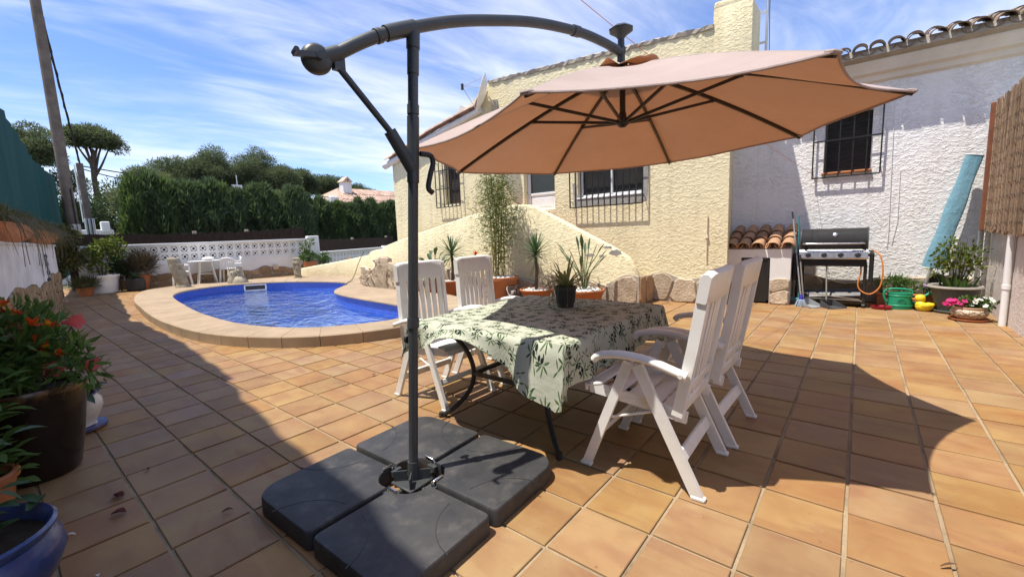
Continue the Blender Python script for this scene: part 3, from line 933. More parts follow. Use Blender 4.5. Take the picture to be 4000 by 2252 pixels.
# ---- yellow house
YF = 7.75
YO = Vector((-6.0, YF, 0))
yh = thing('yellow_house', 'cream yellow rendered house with barred windows, white door and outside stairs', 'house', YO)
holes = [(-8.42, -7.86, 2.14, 3.25), (-5.86, -5.05, 1.80, 3.75), (-4.50, -3.13, 1.98, 2.95)]
def ztop_y(x):
    if x < -6.75: return np.interp(x, [-10.6, -8.7, -6.75], [3.50, 3.98, 4.30])
    return np.interp(x, [-6.75, -1.95, -1.94], [4.77, 4.46, 4.46])
w = facade([-10.57, -9.6, -8.7, -6.75], [0.0], [holes[0]], YF, ztop_y, YF + 5)
w2 = facade([-6.7499, -1.70], [0.0], holes[1:], YF, lambda x: np.interp(x, [-6.75, -1.70], [4.77, 4.45]), YF + 0.3)
w.add(w2.v, w2.f)
# right return towards the white house, left return, tall section's left return
w.add([(-1.70, YF, 0), (-1.90, 8.95, 0), (-1.90, 8.95, 4.45), (-1.70, YF, 4.45)], [(0, 1, 2, 3)])
w.add([(-10.57, YF, 0), (-10.57, YF + 5, 0), (-10.57, YF + 5, 3.50), (-10.57, YF, 3.50)], [(0, 1, 2, 3)])
w.add([(-6.75, YF, 4.25), (-6.75, YF + 3, 4.25), (-6.75, YF + 3, 4.77), (-6.75, YF, 4.77)], [(0, 1, 2, 3)])
w.add([(-1.90, 8.95, 3.0), (-1.90, YF + 3.2, 3.0), (-1.90, YF + 3.2, 4.45), (-1.90, 8.95, 4.45)], [(0, 1, 2, 3)])
w.add([(-6.75, YF + 0.3, 4.30), (-1.70, YF + 0.3, 4.2), (-1.70, YF + 3, 4.2), (-6.75, YF + 3, 4.3)], [(0, 1, 2, 3)])
part('wall', shift(w, YO), M['stucco_yellow'], yh)
b = MB(); b.box((-6.2, YF + 0.45, 2.3), (8.4, 0.02, 2.9)); part('painted_dark_interior', shift(b, YO), M['black_plastic'], yh)  # black sheet, its colour standing in for the unlit rooms
# weathered top of the parapet: coarse mortar lumps
pc = MB(); rows = []
for i in range(71):
    x = -6.78 + 4.80 * i / 70; z = np.interp(x, [-6.75, -1.70], [4.77, 4.45])
    j = lambda: random.uniform(-.014, .014)
    rows.append([(x, YF - 0.02 + j(), z - 0.05 + j()), (x, YF - 0.03 + j(), z + 0.01 + j()), (x, YF + 0.06 + j(), z + 0.045 + j() * 1.5), (x, YF + 0.3, z + 0.03 + j())])
part('parapet_cap', shift(pc.sheet(rows), YO), M['mortar'], yh)
# chimney block at the right end, stepped and chipped
ch = MB(); ch.rbox((-1.71, YF + 0.30, 4.00), (0.56, 0.61, 1.42), 0.025, 2); ch.rbox((-1.80, YF + 0.24, 4.745), (0.38, 0.46, 0.15), 0.035, 2)
part('chimney', shift(ch, YO), M['stucco_yellow'], yh, 40)
# low left roof: verge tiles, white eave moulding and a weathered ridge stub
prev = None
for i in range(11):
    x = -10.66 + i * 0.36; z = ztop_y(x) + 0.03
    f_ = Vector((0.36, 0, ztop_y(x + 0.36) - ztop_y(x))).normalized()
    part('roof_tile', shift(barrel((x, YF - 0.10, z), (0, 1, 0), f_, 0.10, 0.085, 0.42), YO), M['roof_pale'], yh, 40)
    part('roof_tile', shift(barrel((x, YF + 0.13, z - 0.02), (0, 1, 0), f_, 0.10, 0.085, 0.42), YO), M['roof_pale'], yh, 40)
ml = MB(); ml.tube([(-10.85, YF - 0.07, 3.40), (-10.6, YF - 0.05, 3.45), (-9.2, YF - 0.05, 3.80), (-7.0, YF - 0.05, 4.20)], [0.10, 0.085, 0.075, 0.07], 8)
part('eave_moulding', shift(ml, YO), M['wall_white'], yh, 50)
st = MB()
sp = [(-9.4, 4.0), (-8.95, 4.28), (-8.35, 4.50), (-8.2, 4.66), (-8.05, 4.58), (-7.6, 4.47), (-7.3, 4.2)]
st.prism(sp, YF + 0.5, YF + 0.75, 'y'); part('ridge_stub', shift(st, YO), M['wall_old'], yh)
# windows
def pvc_window(parent, off, x0, x1, z0, z1, y, cols, dark, sill=None):
    f = MB(); t = 0.055
    for c, d in [(((x0 + x1) / 2, z0 + t / 2), (x1 - x0, t)), (((x0 + x1) / 2, z1 - t / 2), (x1 - x0, t)), ((x0 + t / 2, (z0 + z1) / 2), (t, z1 - z0 - 2 * t)), ((x1 - t / 2, (z0 + z1) / 2), (t, z1 - z0 - 2 * t))]:
        f.rbox((c[0], y, c[1]), (d[0], 0.06, d[1]), 0.006, 1)
    for k in range(1, cols):
        x = x0 + (x1 - x0) * k / cols; f.rbox((x, y - 0.012, (z0 + z1) / 2), (0.06, 0.05, z1 - z0 - 2 * t + 0.01), 0.006, 1)
    wf = part('window_frame', shift(f, off), M['pvc'], parent)
    for k in range(cols):
        a = x0 + (x1 - x0) * k / cols + 0.045; b_ = x0 + (x1 - x0) * (k + 1) / cols - 0.045
        p = MB(); p.box(((a + b_) / 2, y + 0.012, (z0 + z1) / 2), (b_ - a, 0.012, z1 - z0 - 0.09)); part('pane', shift(p, off), dark, wf)
    return wf
p = MB(); p.box((-8.14, YF + 0.17, 2.70), (0.56, 0.02, 1.10)); wf = part('shutter', shift(p, YO), M['shutter'], yh)
for k in range(14):
    q = MB(); q.rbox((-8.14, YF + 0.155, 2.20 + k * 0.075), (0.55, 0.012, 0.062), 0.004, 1); part('slat', shift(q, YO), M['shutter'], wf)
grille(yh, YO, -8.66, -7.80, 2.06, 3.30, YF - 0.10, 5, (2.52, 2.98), wall=0.1)
pvc_window(yh, YO, -4.50, -3.13, 1.98, 2.95, YF + 0.13, 2, M['glass_dark'])
rb = MB()
for k in range(6): rb.rbox((-3.82, YF + 0.118, 2.58 + k * 0.05), (1.2, 0.008, 0.046), 0.003, 1)
part('roller_blind', shift(rb, YO), M['frost_glass'], yh)
M['bare_render'] = pm('bare_render', (0.40, 0.39, 0.36), (0.30, 0.29, 0.27), 8, 0.95, 0.7, 40, 0.012, 0.1, world=True)
p = MB()
pr_ = [(-4.58, 1.80), (-4.0, 1.83), (-3.4, 1.80), (-3.06, 1.84), (-3.05, 2.05), (-3.02, 2.6), (-3.125, 2.62), (-3.13, 1.985), (-4.50, 1.985), (-4.56, 2.3), (-4.62, 2.28)]
p.prism(pr_, YF - 0.006, YF + 0.02, 'y'); part('bare_render_patch', shift(p, YO), M['bare_render'], yh)
p = MB(); p.rbox((-3.82, YF + 0.06, 1.97), (1.40, 0.16, 0.03), 0.008, 1); part('sill', shift(p, YO), M['pvc'], yh)
grille(yh, YO, -4.62, -3.10, 1.79, 2.95, YF - 0.11, 11, (2.62,), wall=0.11)
# door
d = MB()
d.rbox((-5.82, YF + 0.16, 2.78), (0.07, 0.07, 1.94), 0.006, 1); d.rbox((-5.085, YF + 0.16, 2.78), (0.06, 0.07, 1.94), 0.006, 1); d.rbox((-5.45, YF + 0.16, 3.72), (0.67, 0.07, 0.06), 0.006, 1)
part('door_frame', shift(d, YO), M['pvc'], yh)
d = MB(); d.rbox((-5.45, YF + 0.17, 1.98), (0.66, 0.05, 0.34), 0.006, 1); d.rbox((-5.45, YF + 0.15, 2.16), (0.66, 0.045, 0.05), 0.006, 1); d.rbox((-5.45, YF + 0.148, 1.98), (0.52, 0.02, 0.2), 0.006, 1)
dr = part('door', shift(d, YO), M['pvc'], yh)
d = MB(); d.box((-5.45, YF + 0.17, 2.93), (0.66, 0.02, 1.50)); part('pane', shift(d, YO), M['frost_glass'], dr)
# thin pipe on the facade
p = MB(); p.tube([(-2.02, YF - 0.02, 0.75), (-2.02, YF - 0.02, 1.18), (-2.015, YF - 0.02, 1.52)], 0.011, 6); p.box((-2.02, YF - 0.015, 1.15), (0.045, 0.05, 0.05))
part('conduit', shift(p, YO), M['smooth_yellow'], yh)
def hy(s): return 0.47 + 0.05 * math.sin(5.2 * s + 0.3) + 0.03 * math.sin(9.3 * s)
stones(yh, Vector((-2.98, YF, 0)) - YO, (1, 0, 0), (0, -1, 0), 1.22, hy, 0.40, 0.50, M['stone'], 21, 0.07)
# ---- outside stairs with a solid parapet that runs on as the low pool wall
sw = thing('stair_wall', 'cream rendered stair parapet rising to the white door then running low past the pool', 'wall', (-6.0, 7.15, 0))
SO = Vector((-6.0, 7.15, 0))
line = [(-16.0, 7.15), (-15.2, 7.05), (-14.3, 7.45), (-13.2, 7.78), (-12.3, 7.80), (-11.4, 7.55), (-10.4, 7.30), (-9.0, 7.17), (-7.5, 7.12), (-6.0, 7.10), (-4.5, 7.10), (-3.25, 7.10), (-2.98, 7.12)]
zt = [(-16.0, 0.34), (-15.2, 0.40), (-14, 0.58), (-12.9, 0.74), (-12.25, 0.82), (-12.05, 0.93), (-11.75, 0.97), (-11.0, 1.02), (-10.5, 1.14), (-6.15, 1.92), (-5.95, 1.93), (-5.35, 1.90), (-5.15, 1.86), (-3.45, 1.02), (-3.15, 0.84), (-3.02, 0.66), (-2.96, 0.45)]
P = catmull([np.array(q) for q in line], 14)
b = MB(); rows = []
for i, p in enumerate(P):
    t_ = P[min(i + 1, len(P) - 1)] - P[max(i - 1, 0)]; nn = np.array([-t_[1], t_[0]]); nn = nn / np.linalg.norm(nn)
    z = float(np.interp(p[0], [a[0] for a in zt], [a[1] for a in zt])); th = 0.17; e = 0.045
    r_ = [(-0.0, 0), (-0.0, z - e), (-0.012, z - e)] ; row = []
    for s, zz_ in ((0, 0.0), (0, max(0.01, z - e)), (0.015, z - 0.012), (0.05, z), (th - 0.05, z), (th - 0.015, z - 0.012), (th, z - e), (th, 0.0)):
        row.append((p[0] + nn[0] * s - SO.x, p[1] + nn[1] * s - SO.y, max(0.0, zz_)))
    rows.append(row)
b.sheet(rows); b.add(rows[0], [tuple(range(8))]); b.add(rows[-1], [tuple(range(7, -1, -1))])
part('parapet', b, M['stucco_yellow'], sw, 60)
stp = MB()
for k in range(9):
    x0 = -9.9 + k * 0.43; stp.box(((x0 - 5.9) / 2 - SO.x, 7.505 - SO.y, 0.09 + k * 0.18 + 0.0), (abs(x0 + 5.9), 0.475, 0.18))
    x1 = -3.2 - k * 0.24; stp.box(((x1 - 5.2) / 2 - SO.x, 7.505 - SO.y, 0.09 + k * 0.18), (abs(x1 + 5.2), 0.474, 0.178))
stp.box((-5.55 - SO.x, 7.505 - SO.y, 0.88), (0.72, 0.473, 1.76))
part('steps', stp, M['terracotta'], sw)
e_ = MB(); e_.box((-3.03 - SO.x, 7.50 - SO.y, 0.2), (0.1, 0.48, 0.40)); part('end_return', e_, M['smooth_yellow'], sw)
def hs(s): return 0.44 + 0.075 * math.sin(3.9 * s + 1.0) + 0.04 * math.sin(8.1 * s)
stones(sw, Vector((-8.0, 7.10, 0)) - SO, (1, 0, 0), (0, -1, 0), 5.06, hs, 0.46, 0.50, M['stone'], 33, 0.07)
stones(sw, Vector((-2.95, 7.06, 0)) - SO, (0, 1, 0), (1, 0, 0), 0.62, lambda s: 0.52 - 0.04 * s, 0.33, 0.5, M['stone_brown'], 4, 0.05)

random.seed(17)
for (x, z, w_, h_) in [(-3.90, 0.88, 0.20, 0.06), (-3.66, 0.86, 0.12, 0.05), (-3.40, 0.92, 0.26, 0.11), (-3.52, 1.02, 0.20, 0.05)]:
    pg = [(x - SO.x + w_ * .5 * math.cos(a) * random.uniform(.45, 1.3), z + h_ * .5 * math.sin(a) * random.uniform(.5, 1.15)) for a in np.linspace(0, 2 * PI, 12)[:-1]]
    q = MB(); q.prism(pg, 7.0965 - SO.y, 7.12 - SO.y, 'y'); part('flaked_paint_patch', q, M['bare_render'], sw)
# ---- white house
YW = 8.95
WO = Vector((0.0, YW, 0))
wh = thing('white_house', 'white roughcast house wall with a tiled eave and one small barred window', 'house', WO)
w = facade([-1.92, 4.5], [0.0], [(-0.54, 0.06, 2.12, 3.05)], YW, lambda x: 3.72, YW + 4)
part('wall', shift(w, WO), M['stucco_white'], wh)
b = MB(); b.box((-0.24, YW + 0.2, 2.58), (0.6, 0.02, 0.93)); sh_ = part('shutter', shift(b, WO), M['black_plastic'], wh)
for k in range(12):
    q = MB(); q.rbox((-0.24, YW + 0.185, 2.17 + k * 0.077), (0.58, 0.012, 0.066), 0.004, 1); part('slat', shift(q, WO), M['glass_dark'], sh_)
b = MB(); b.rbox((-0.24, YW + 0.05, 2.105), (0.64, 0.2, 0.035), 0.008, 1); part('sill', shift(b, WO), M['terracotta_clay'], wh)
grille(wh, WO, -0.68, 0.18, 2.04, 3.12, YW - 0.075, 4, (2.62,), r=0.008, wall=0.075)
M['moulding'] = pm('moulding', (0.80, 0.75, 0.67), (0.70, 0.65, 0.57), 3, 0.9, 0.3, 50, 0.008, 0.15, world=True)
mo = MB()
pf = [(0, 3.40), (-0.05, 3.43), (-0.07, 3.50), (-0.13, 3.53), (-0.16, 3.60), (-0.20, 3.66), (-0.20, 3.70), (0, 3.72)]
mo.prism([(YW + a, z) for a, z in pf], -1.9, 4.5, 'x')
part('eave_moulding', shift(mo, WO), M['moulding'], wh, 30)
rs = MB()
rs.add([(-1.9, YW - 0.22, 3.71), (4.5, YW - 0.22, 3.71), (4.5, YW + 4, 4.95), (-1.9, YW + 4, 4.95), (-1.9, YW - 0.22, 3.745), (4.5, YW - 0.22, 3.745), (4.5, YW + 4, 4.985), (-1.9, YW + 4, 4.985)],
       [(0, 1, 2, 3), (4, 5, 6, 7), (0, 1, 5, 4), (1, 2, 6, 5), (2, 3, 7, 6), (3, 0, 4, 7)])
part('roof_deck', shift(rs, WO), M['mortar'], wh)
mf = MB(); mf.prism([(YW - 0.205, 3.69), (YW - 0.30, 3.735), (YW - 0.28, 3.845), (YW - 0.05, 3.90), (YW - 0.05, 3.69)], -1.9, 4.5, 'x'); part('mortar_bed', shift(mf, WO), M['mortar'], wh)
fr_ = Vector((0, 1, 0.30)).normalized()
for i in range(30):
    x = -1.85 + i * 0.212
    for c in range(3):
        k = 0.34 * c
        wob = random.uniform(-.012, .012)
        p0 = Vector((x + wob, YW - 0.36 + random.uniform(-.015, .015), 3.775)) + fr_ * k
        part('roof_tile', shift(barrel(p0 + Vector((0, 0, 0.035 + 0.012 * c)), (1, 0, 0), fr_, 0.098, 0.085, 0.42), WO), M['roof_tile_old'], wh, 40)
        if c < 1:
            p1 = Vector((x + 0.106, YW - 0.325 + random.uniform(-.015, .015), 3.80)) + fr_ * k
            part('roof_tile', shift(barrel(p1 + Vector((0, 0, 0.022)), (1, 0, 0), fr_, 0.095, 0.105, 0.42, up=False), WO), M['roof_tile_old'], wh, 40)
wr = MB()
wr.tube([(0.30, YW - 0.006, 3.35), (0.31, YW - 0.012, 2.4), (0.335, YW - 0.012, 1.2), (0.33, YW - 0.012, 0.9)], 0.004, 5)
wr.tube([(0.42, YW - 0.006, 2.05), (0.43, YW - 0.012, 1.3), (0.38, YW - 0.012, 0.95)], 0.004, 5)
part('wall_cable', shift(wr, WO), M['pvc'], wh)
def hw(s): return 0.42 + 0.06 * math.sin(3.1 * s + 2.6) + 0.03 * math.sin(7 * s)
stones(wh, Vector((-0.84, YW, 0)) - WO, (1, 0, 0), (0, -1, 0), 2.22, hw, 0.42, 0.42, M['stone'], 41, 0.06)
# ---- right side wall
sd_ = thing('side_wall', 'pinkish rendered side wall at the right edge carrying a reed screen', 'wall', (1.42, 5.0, 0))
b = MB(); b.box((0.14, 0.0, 1.22), (0.28, 7.88, 2.44)); part('wall_body', b, M['stucco_side'], sd_)
b = MB(); b.rbox((0.14, 0.0, 2.46), (0.32, 7.9, 0.05), 0.015, 1); part('wall_cap', b, M['wall_old'], sd_)
M['reed'] = pm('reed', (0.36, 0.25, 0.165), (0.21, 0.145, 0.10), 30, 0.85, 0, spec=0.2, var=0.4)
rd = thing('reed_screen', 'split reed screen hung high on the right side wall', 'screen', (1.33, 7.6, 1.14))
V_, F_, rnd = [], [], random.Random(3)
b = MB()
y = -4.2
while y < 1.12:
    w_ = rnd.uniform(0.006, 0.012); dz = rnd.uniform(-0.05, 0.04); tp = 1.66 + rnd.uniform(-0.06, 0.06)
    x = rnd.uniform(-0.012, 0.02)
    b.tube([(x, y, dz), (x + rnd.uniform(-.01, .01), y + rnd.uniform(-.01, .01), 0.8), (x + rnd.uniform(-.012, .012), y + rnd.uniform(-.015, .015), tp)], w_, 4, caps=True)
    y += w_ * 1.05
part('reeds', b, M['reed'], rd, kind='stuff')
for z in np.arange(0.1, 1.65, 0.155):
    q = MB(); q.tube([(-0.018 + rnd.uniform(-.004, .004), -4.2 + k * 0.53, z + rnd.uniform(-.008, .008)) for k in range(11)], 0.0022, 4); part('binding_wire', q, M['black_metal'], rd)
q = MB(); q.rbox((-0.03, 1.16, 0.83), (0.05, 0.05, 1.70), 0.006, 1); part('edge_batten', q, pm('batten', (0.26, 0.10, 0.05), (0.18, 0.07, 0.04), 6, 0.7, 0.2), rd)
q = MB(); q.rbox((0.02, 1.24, 0.75), (0.04, 0.04, 1.5), 0.006, 1); part('back_post', q, M['black_metal'], rd)
for k in (-3.5, -1.2, 0.9):
    q = MB(); q.box((0.055, k, 1.2), (0.07, 0.06, 0.06)); part('wall_bracket', q, M['black_metal'], rd)
dp = MB(); dp.cyl((0, 0, 0), (0, 0, 1.62), 0.033, None, 16); 
for z in (0.45, 1.3): dp.cyl((0, 0, z), (0, 0, z + 0.05), 0.04, None, 16)
single('downpipe', dp, M['pvc'], 'slim white vertical downpipe standing against the right side wall', 'pipe', (1.375, 7.60, 0.0), smooth=40)
dp = MB(); dp.cyl((0, 0, 0), (0, 0, 1.6), 0.03, None, 14)
single('downpipe', dp, M['steel'], 'grey pipe in the corner behind the big grey planter', 'pipe', (1.31, 8.82, 0.0), smooth=40)

# ---- satellite dish and antenna mast
sdh = thing('satellite_dish', 'white satellite dish seen edge-on above the left end of the yellow parapet', 'dish', (-6.62, YF - 0.005, 4.25))
q = MB()
rotd = Matrix.Rotation(R(82), 3, 'Y') @ Matrix.Rotation(0, 3, 'Z')
dn = Vector((-0.72, -0.62, 0.30)).normalized(); rq = dn.to_track_quat('Z', 'Y').to_matrix()
q.lathe([(0.0, 0.0), (0.16, 0.016), (0.30, 0.055), (0.40, 0.10), (0.405, 0.095), (0.30, 0.045), (0.16, 0.004), (0.0, -0.012)], (0.02, -0.32, 0.15), 26, rq)
part('reflector', q, M['pvc'], sdh, 40)
q = MB(); cc = Vector((0.02, -0.32, 0.15)); lnb = cc + dn * 0.52
for a in (0.6, 2.6, 4.7): q.cyl(cc + rq @ Vector((0.39 * math.cos(a), 0.39 * math.sin(a), 0.09)), lnb, 0.007, None, 5)
part('feed_arms', q, M['steel'], sdh)
q = MB(); q.cyl(lnb - Vector((0, 0, 0.06)), lnb + Vector((0, 0, 0.06)), 0.03, None, 10); part('receiver', q, M['black_plastic'], sdh)
q = MB(); q.cyl((0.03, 0.0, -0.05), (0.03, -0.22, 0.10), 0.022, None, 8); q.box((0.03, -0.02, -0.05), (0.14, 0.04, 0.26)); part('bracket', q, M['steel'], sdh)
am = thing('antenna_mast', 'thin grey antenna mast rising behind the chimney of the yellow house', 'mast', (-1.38, 8.62, 3.9))
q = MB(); q.cyl((0, 0, 0), (0, 0, 1.9), 0.022, None, 8); part('mast', q, M['steel'], am)
for z in (0.42, 0.9): q = MB(); q.box((-0.1, 0, z), (0.22, 0.03, 0.03)); part('mast_bracket', q, M['steel'], am)
q = MB(); q.tube([(0.025, 0.01, 1.8), (0.03, 0.02, 0.9), (0.05, 0.02, 0.0)], 0.006, 5); part('cable', q, M['black_plastic'], am)

# ---- small store with a tiled lean-to roof
st_ = thing('garden_store', 'small white store with black metal door and curved clay tile roof', 'store', (-1.33, 8.55, 0))
b = MB()
b.box((-0.36, 0.0, 0.455), (0.24, 0.76, 0.91)); b.box((0.335, 0.0, 0.455), (0.29, 0.76, 0.91)); b.box((-0.025, 0.0, 0.835), (0.43, 0.758, 0.15))
b.add([(-0.47, -0.37, 0.91), (0.47, -0.37, 0.91), (0.47, 0.38, 1.16), (-0.47, 0.38, 1.16), (-0.47, 0.38, 0.91), (0.47, 0.38, 0.91)], [(0, 1, 2, 3), (0, 3, 4), (1, 5, 2), (3, 2, 5, 4), (0, 4, 5, 1)])
part('wall', b, M['wall_white'], st_)
b = MB(); b.box((-0.025, -0.355, 0.40), (0.40, 0.02, 0.72)); dd = part('door', b, M['black_metal'], st_)
b = MB()
for c, d in [((-0.215, 0.40), (0.03, 0.74)), ((0.165, 0.40), (0.03, 0.74)), ((-0.025, 0.755), (0.41, 0.03)), ((-0.025, 0.045), (0.41, 0.03))]: b.box((c[0], -0.36, c[1]), (d[0], 0.04, d[1]))
part('door_frame', b, M['black_metal'], st_)
fb = Vector((0, 0.75, 0.27)).normalized()
for i in range(5):
    for c in range(3):
        part('roof_tile', barrel(Vector((-0.40 + 0.205 * i + random.uniform(-.012, .012), -0.43, 0.945)) + fb * (0.25 * c) + Vector((0, 0, 0.015 * c)), (1, 0, 0), fb, 0.100, 0.078, 0.33), M['roof_tile'], st_, 40)
    if i < 4: part('roof_tile', barrel(Vector((-0.2975 + 0.205 * i, -0.40, 0.985)), (1, 0, 0), fb, 0.085, 0.10, 0.8, up=False), M['roof_tile'], st_, 40)
stones(st_, (0.19, -0.38, 0), (1, 0, 0), (0, -1, 0), 0.29, lambda s: 0.40 + 0.05 * math.sin(9 * s), 0.29, 0.22, M['stone'], 8, 0.05)
stones(st_, (-0.48, -0.38, 0), (1, 0, 0), (0, -1, 0), 0.24, lambda s: 0.36, 0.24, 0.36, M['stone'], 12, 0.05)
# ------------------------------------------------------------------ cantilever umbrella
UB = Vector((-1.781, 1.294, 0.0))
um = thing('cantilever_umbrella', 'large beige cantilever umbrella with a bowed dark steel arm shading the table', 'umbrella', UB)
def U_(p): return V3(p) - UB
def canvas():
    m = new_mat('umbrella_canvas'); t = NT(m); p = t.pos()
    w = t.noise(p, 3.0, 4, 0.6)
    th = t.noise(p, 420, 2, 0.5)
    c = t.mix(t.rng(w, 0.3, 0.7), c4((0.55, 0.45, 0.415)), c4((0.49, 0.395, 0.36)))
    nrm = t.bump(t.math('ADD', t.noise(t.vmath('MULTIPLY', p, (1, 1, 2)), 6, 5, 0.65, 0.8), t.math('MULTIPLY', th, 0.10)), 0.45, 0.02)
    d = t.bsdf(c, 0.9, 0, 0.15, nrm)
    tr = t.n('ShaderNodeBsdfTranslucent'); tr.inputs[0].default_value = (0.36, 0.12, 0.038, 1)
    x = t.n('ShaderNodeMixShader'); x.inputs[0].default_value = 0.24
    t.l(d, x.inputs[1]); t.l(tr.outputs[0], x.inputs[2]); t.out(x.outputs[0])
    return m
M['canvas'] = canvas()
pole_a, pole_b = Vector((-1.781, 1.294, 0.03)), Vector((-1.746, 1.451, 2.26))
def on_pole(z): k = (z - pole_a.z) / (pole_b.z - pole_a.z); return pole_a + (pole_b - pole_a) * k
pd = (pole_b - pole_a).normalized()
q = MB(); q.tube([U_(pole_a), U_(on_pole(0.90))], 0.0245, 20); q.tube([U_(on_pole(0.86)), U_(pole_b)], 0.0255, 20)
part('pole', q, M['dark_metal'], um, 40)
for z, h, r in ((0.87, 0.05, 0.031), (1.60, 0.32, 0.030), (1.93, 0.045, 0.0295), (2.12, 0.16, 0.029), (0.06, 0.1, 0.03)):
    q = MB(); q.cyl(U_(on_pole(z)), U_(on_pole(z + h)), r, None, 20); part('pole_collar', q, M['dark_metal'], um, 40)
side = Vector((-0.976, 0.218, 0))      # to the left of the arm plane
fw = Vector((0.218, 0.976, 0))
arm = catmull([(-1.836, 1.05, 2.112), (-1.798, 1.221, 2.225), (-1.763, 1.377, 2.305), (-1.700, 1.66, 2.418), (-1.638, 1.935, 2.497), (-1.567, 2.254, 2.568), (-1.488, 2.61, 2.605), (-1.432, 2.862, 2.598), (-1.398, 3.00, 2.575)], 6)
q = MB(); q.tube([U_(p) for p in arm], 0.029, 18); part('arm', q, M['dark_metal'], um, 40)
for i0_, i1_, r in ((8, 9, 0.034), (35, 36, 0.034)):
    q = MB(); q.tube([U_(p) for p in arm[i0_:i1_ + 1]], r, 18); part('arm_ring', q, M['dark_metal'], um, 40)
q = MB(); q.tube([U_(p) for p in arm[10:15]], 0.036, 18)
q.cyl(U_(pole_b) - pd * 0.02, U_(pole_b) + pd * 0.06, 0.033, None, 18)
part('arm_joint', q, M['dark_metal'], um, 40)
# crank housing with handle
cr = U_((-1.848, 1.005, 2.098))
rotc = side.to_track_quat('Z', 'Y').to_matrix()
q = MB(); q.lathe([(0.0, -0.035), (0.045, -0.032), (0.060, -0.018), (0.064, 0.0), (0.060, 0.018), (0.045, 0.032), (0.0, 0.036)], cr, 26, rotc); q.cyl(cr, U_((-1.825, 1.10, 2.145)), 0.036, 0.033, 16)
cro = part('crank_housing', q, M['dark_metal'], um, 40)
q = MB(); h0 = cr - side * 0.05; q.cyl(cr, h0 - side * 0.012, 0.016, None, 12); q.bar(h0, h0 - fw * 0.105 - Vector((0, 0, 0.012)), 0.018, 0.022); q.cyl(h0 - fw * 0.10 - Vector((0, 0, 0.012)), h0 - fw * 0.10 - side * 0.05 - Vector((0, 0, 0.012)), 0.011, None, 10)
part('crank_handle', q, M['dark_metal'], cro, 40)
q = MB(); q.cyl(h0, h0 - side * 0.006, 0.013, None, 12); part('crank_bolt', q, M['chrome'], cro)
# brace
b0, b1 = U_((-1.831, 1.095, 2.085)), U_((-1.772, 1.335, 1.80)) 
j0 = U_(on_pole(1.66))
q = MB(); q.cyl(b0, b1, 0.0155, None, 14); q.cyl(b1 + (b0 - b1).normalized() * 0.05, j0, 0.030, 0.033, 16); q.box(b0 + Vector((0, 0, 0.015)), (0.03, 0.05, 0.06))
part('brace', q, M['dark_metal'], um, 40)
lv = [U_(on_pole(1.74)) + fw * 0.03 - side * 0.02, U_(on_pole(1.735)) + fw * 0.085 - side * 0.02, U_(on_pole(1.70)) + fw * 0.10 - side * 0.02, U_(on_pole(1.64)) + fw * 0.085 - side * 0.02, U_(on_pole(1.575)) + fw * 0.075 - side * 0.02, U_(on_pole(1.55)) + fw * 0.10 - side * 0.02]
q = MB(); q.tube(catmull(lv, 5), 0.0135, 10); part('locking_lever', q, M['black_plastic'], um, 40)
q = MB(); kc = U_(on_pole(0.80)); q.cyl(kc - side * 0.0, kc + side * 0.05, 0.008, None, 8); q.lathe([(0.0, 0), (0.022, 0.002), (0.026, 0.014), (0.02, 0.026), (0, 0.028)], kc + side * 0.045, 12, rotc); part('pole_knob', q, M['black_plastic'], um, 30)
# head above the canopy
hc = Vector((-1.390, 3.035, 0)) - UB
q = MB()
q.lathe([(0.045, 2.475), (0.05, 2.49), (0.03, 2.505), (0.028, 2.56), (0.034, 2.57), (0.034, 2.60), (0.026, 2.61), (0.024, 2.665), (0.04, 2.685), (0.085, 2.715), (0.088, 2.725), (0.06, 2.745), (0.0, 2.75)], hc, 8)
q.tube([U_(arm[-4]), hc + Vector((0, 0, 2.572))], 0.031, 16)
part('head', q, M['dark_metal'], um, 35)
# canopy
CC = Vector((-1.376, 3.113, 1.970)); RAD, PH = 1.587, -0.640
def rim(a, r): x, y = r * math.cos(a), r * math.sin(a); return Vector((CC.x + x, CC.y + y, CC.z + 0.030 * x + 0.031 * y))
APEX = Vector((-1.388, 3.05, 2.485))
tips = [rim(PH + k * PI / 4, RAD) for k in range(8)]
def canopy_pt(k, u, v):
    """k panel, u 0..1 across, v 0..1 from apex to rim"""
    a, b_ = tips[k], tips[(k + 1) % 8]
    e = a.lerp(b_, u)
    bow = 4 * u * (1 - u)
    m = CC.copy(); e = e.lerp(Vector((m.x, m.y, e.z)), 0.055 * bow)
    p = APEX.lerp(e, v)
    sag = 0.035 * math.sin(PI * v) * (1 - 0.55 * bow) - 0.02 * bow * v + 0.006 * math.sin(9 * v + k * 2.3 + 5 * u) * bow
    p.z += sag
    return p
cv = None
for k in range(8):
    g_ = MB(); g_.sheet([[U_(canopy_pt(k, u / 10, 0.045 + 0.955 * v / 14)) for u in range(11)] for v in range(15)])
    o = part('canopy_panel', g_, M['canvas'], um, 60)
    h_ = MB(); h_.tube([U_(canopy_pt(k, u / 10, 1.0)) + Vector((0, 0, -0.004)) for u in range(11)], 0.006, 5); part('hem', h_, M['canvas'], o, 60)
vt = MB(); rows = []
for v in range(5):
    rows.append([U_(canopy_pt(k // 4 % 8, (k % 4) / 4, 0.03 + 0.20 * v / 4)) + Vector((0, 0, 0.02 + 0.02 * (v / 4) + 0.022 * (v / 4) ** 2 * math.sin(k * 2.1))) for k in range(33)])
vt.sheet(rows); part('vent_cap', vt, M['canvas'], um, 60)
hubc = Vector((-1.388, 3.05, 0))
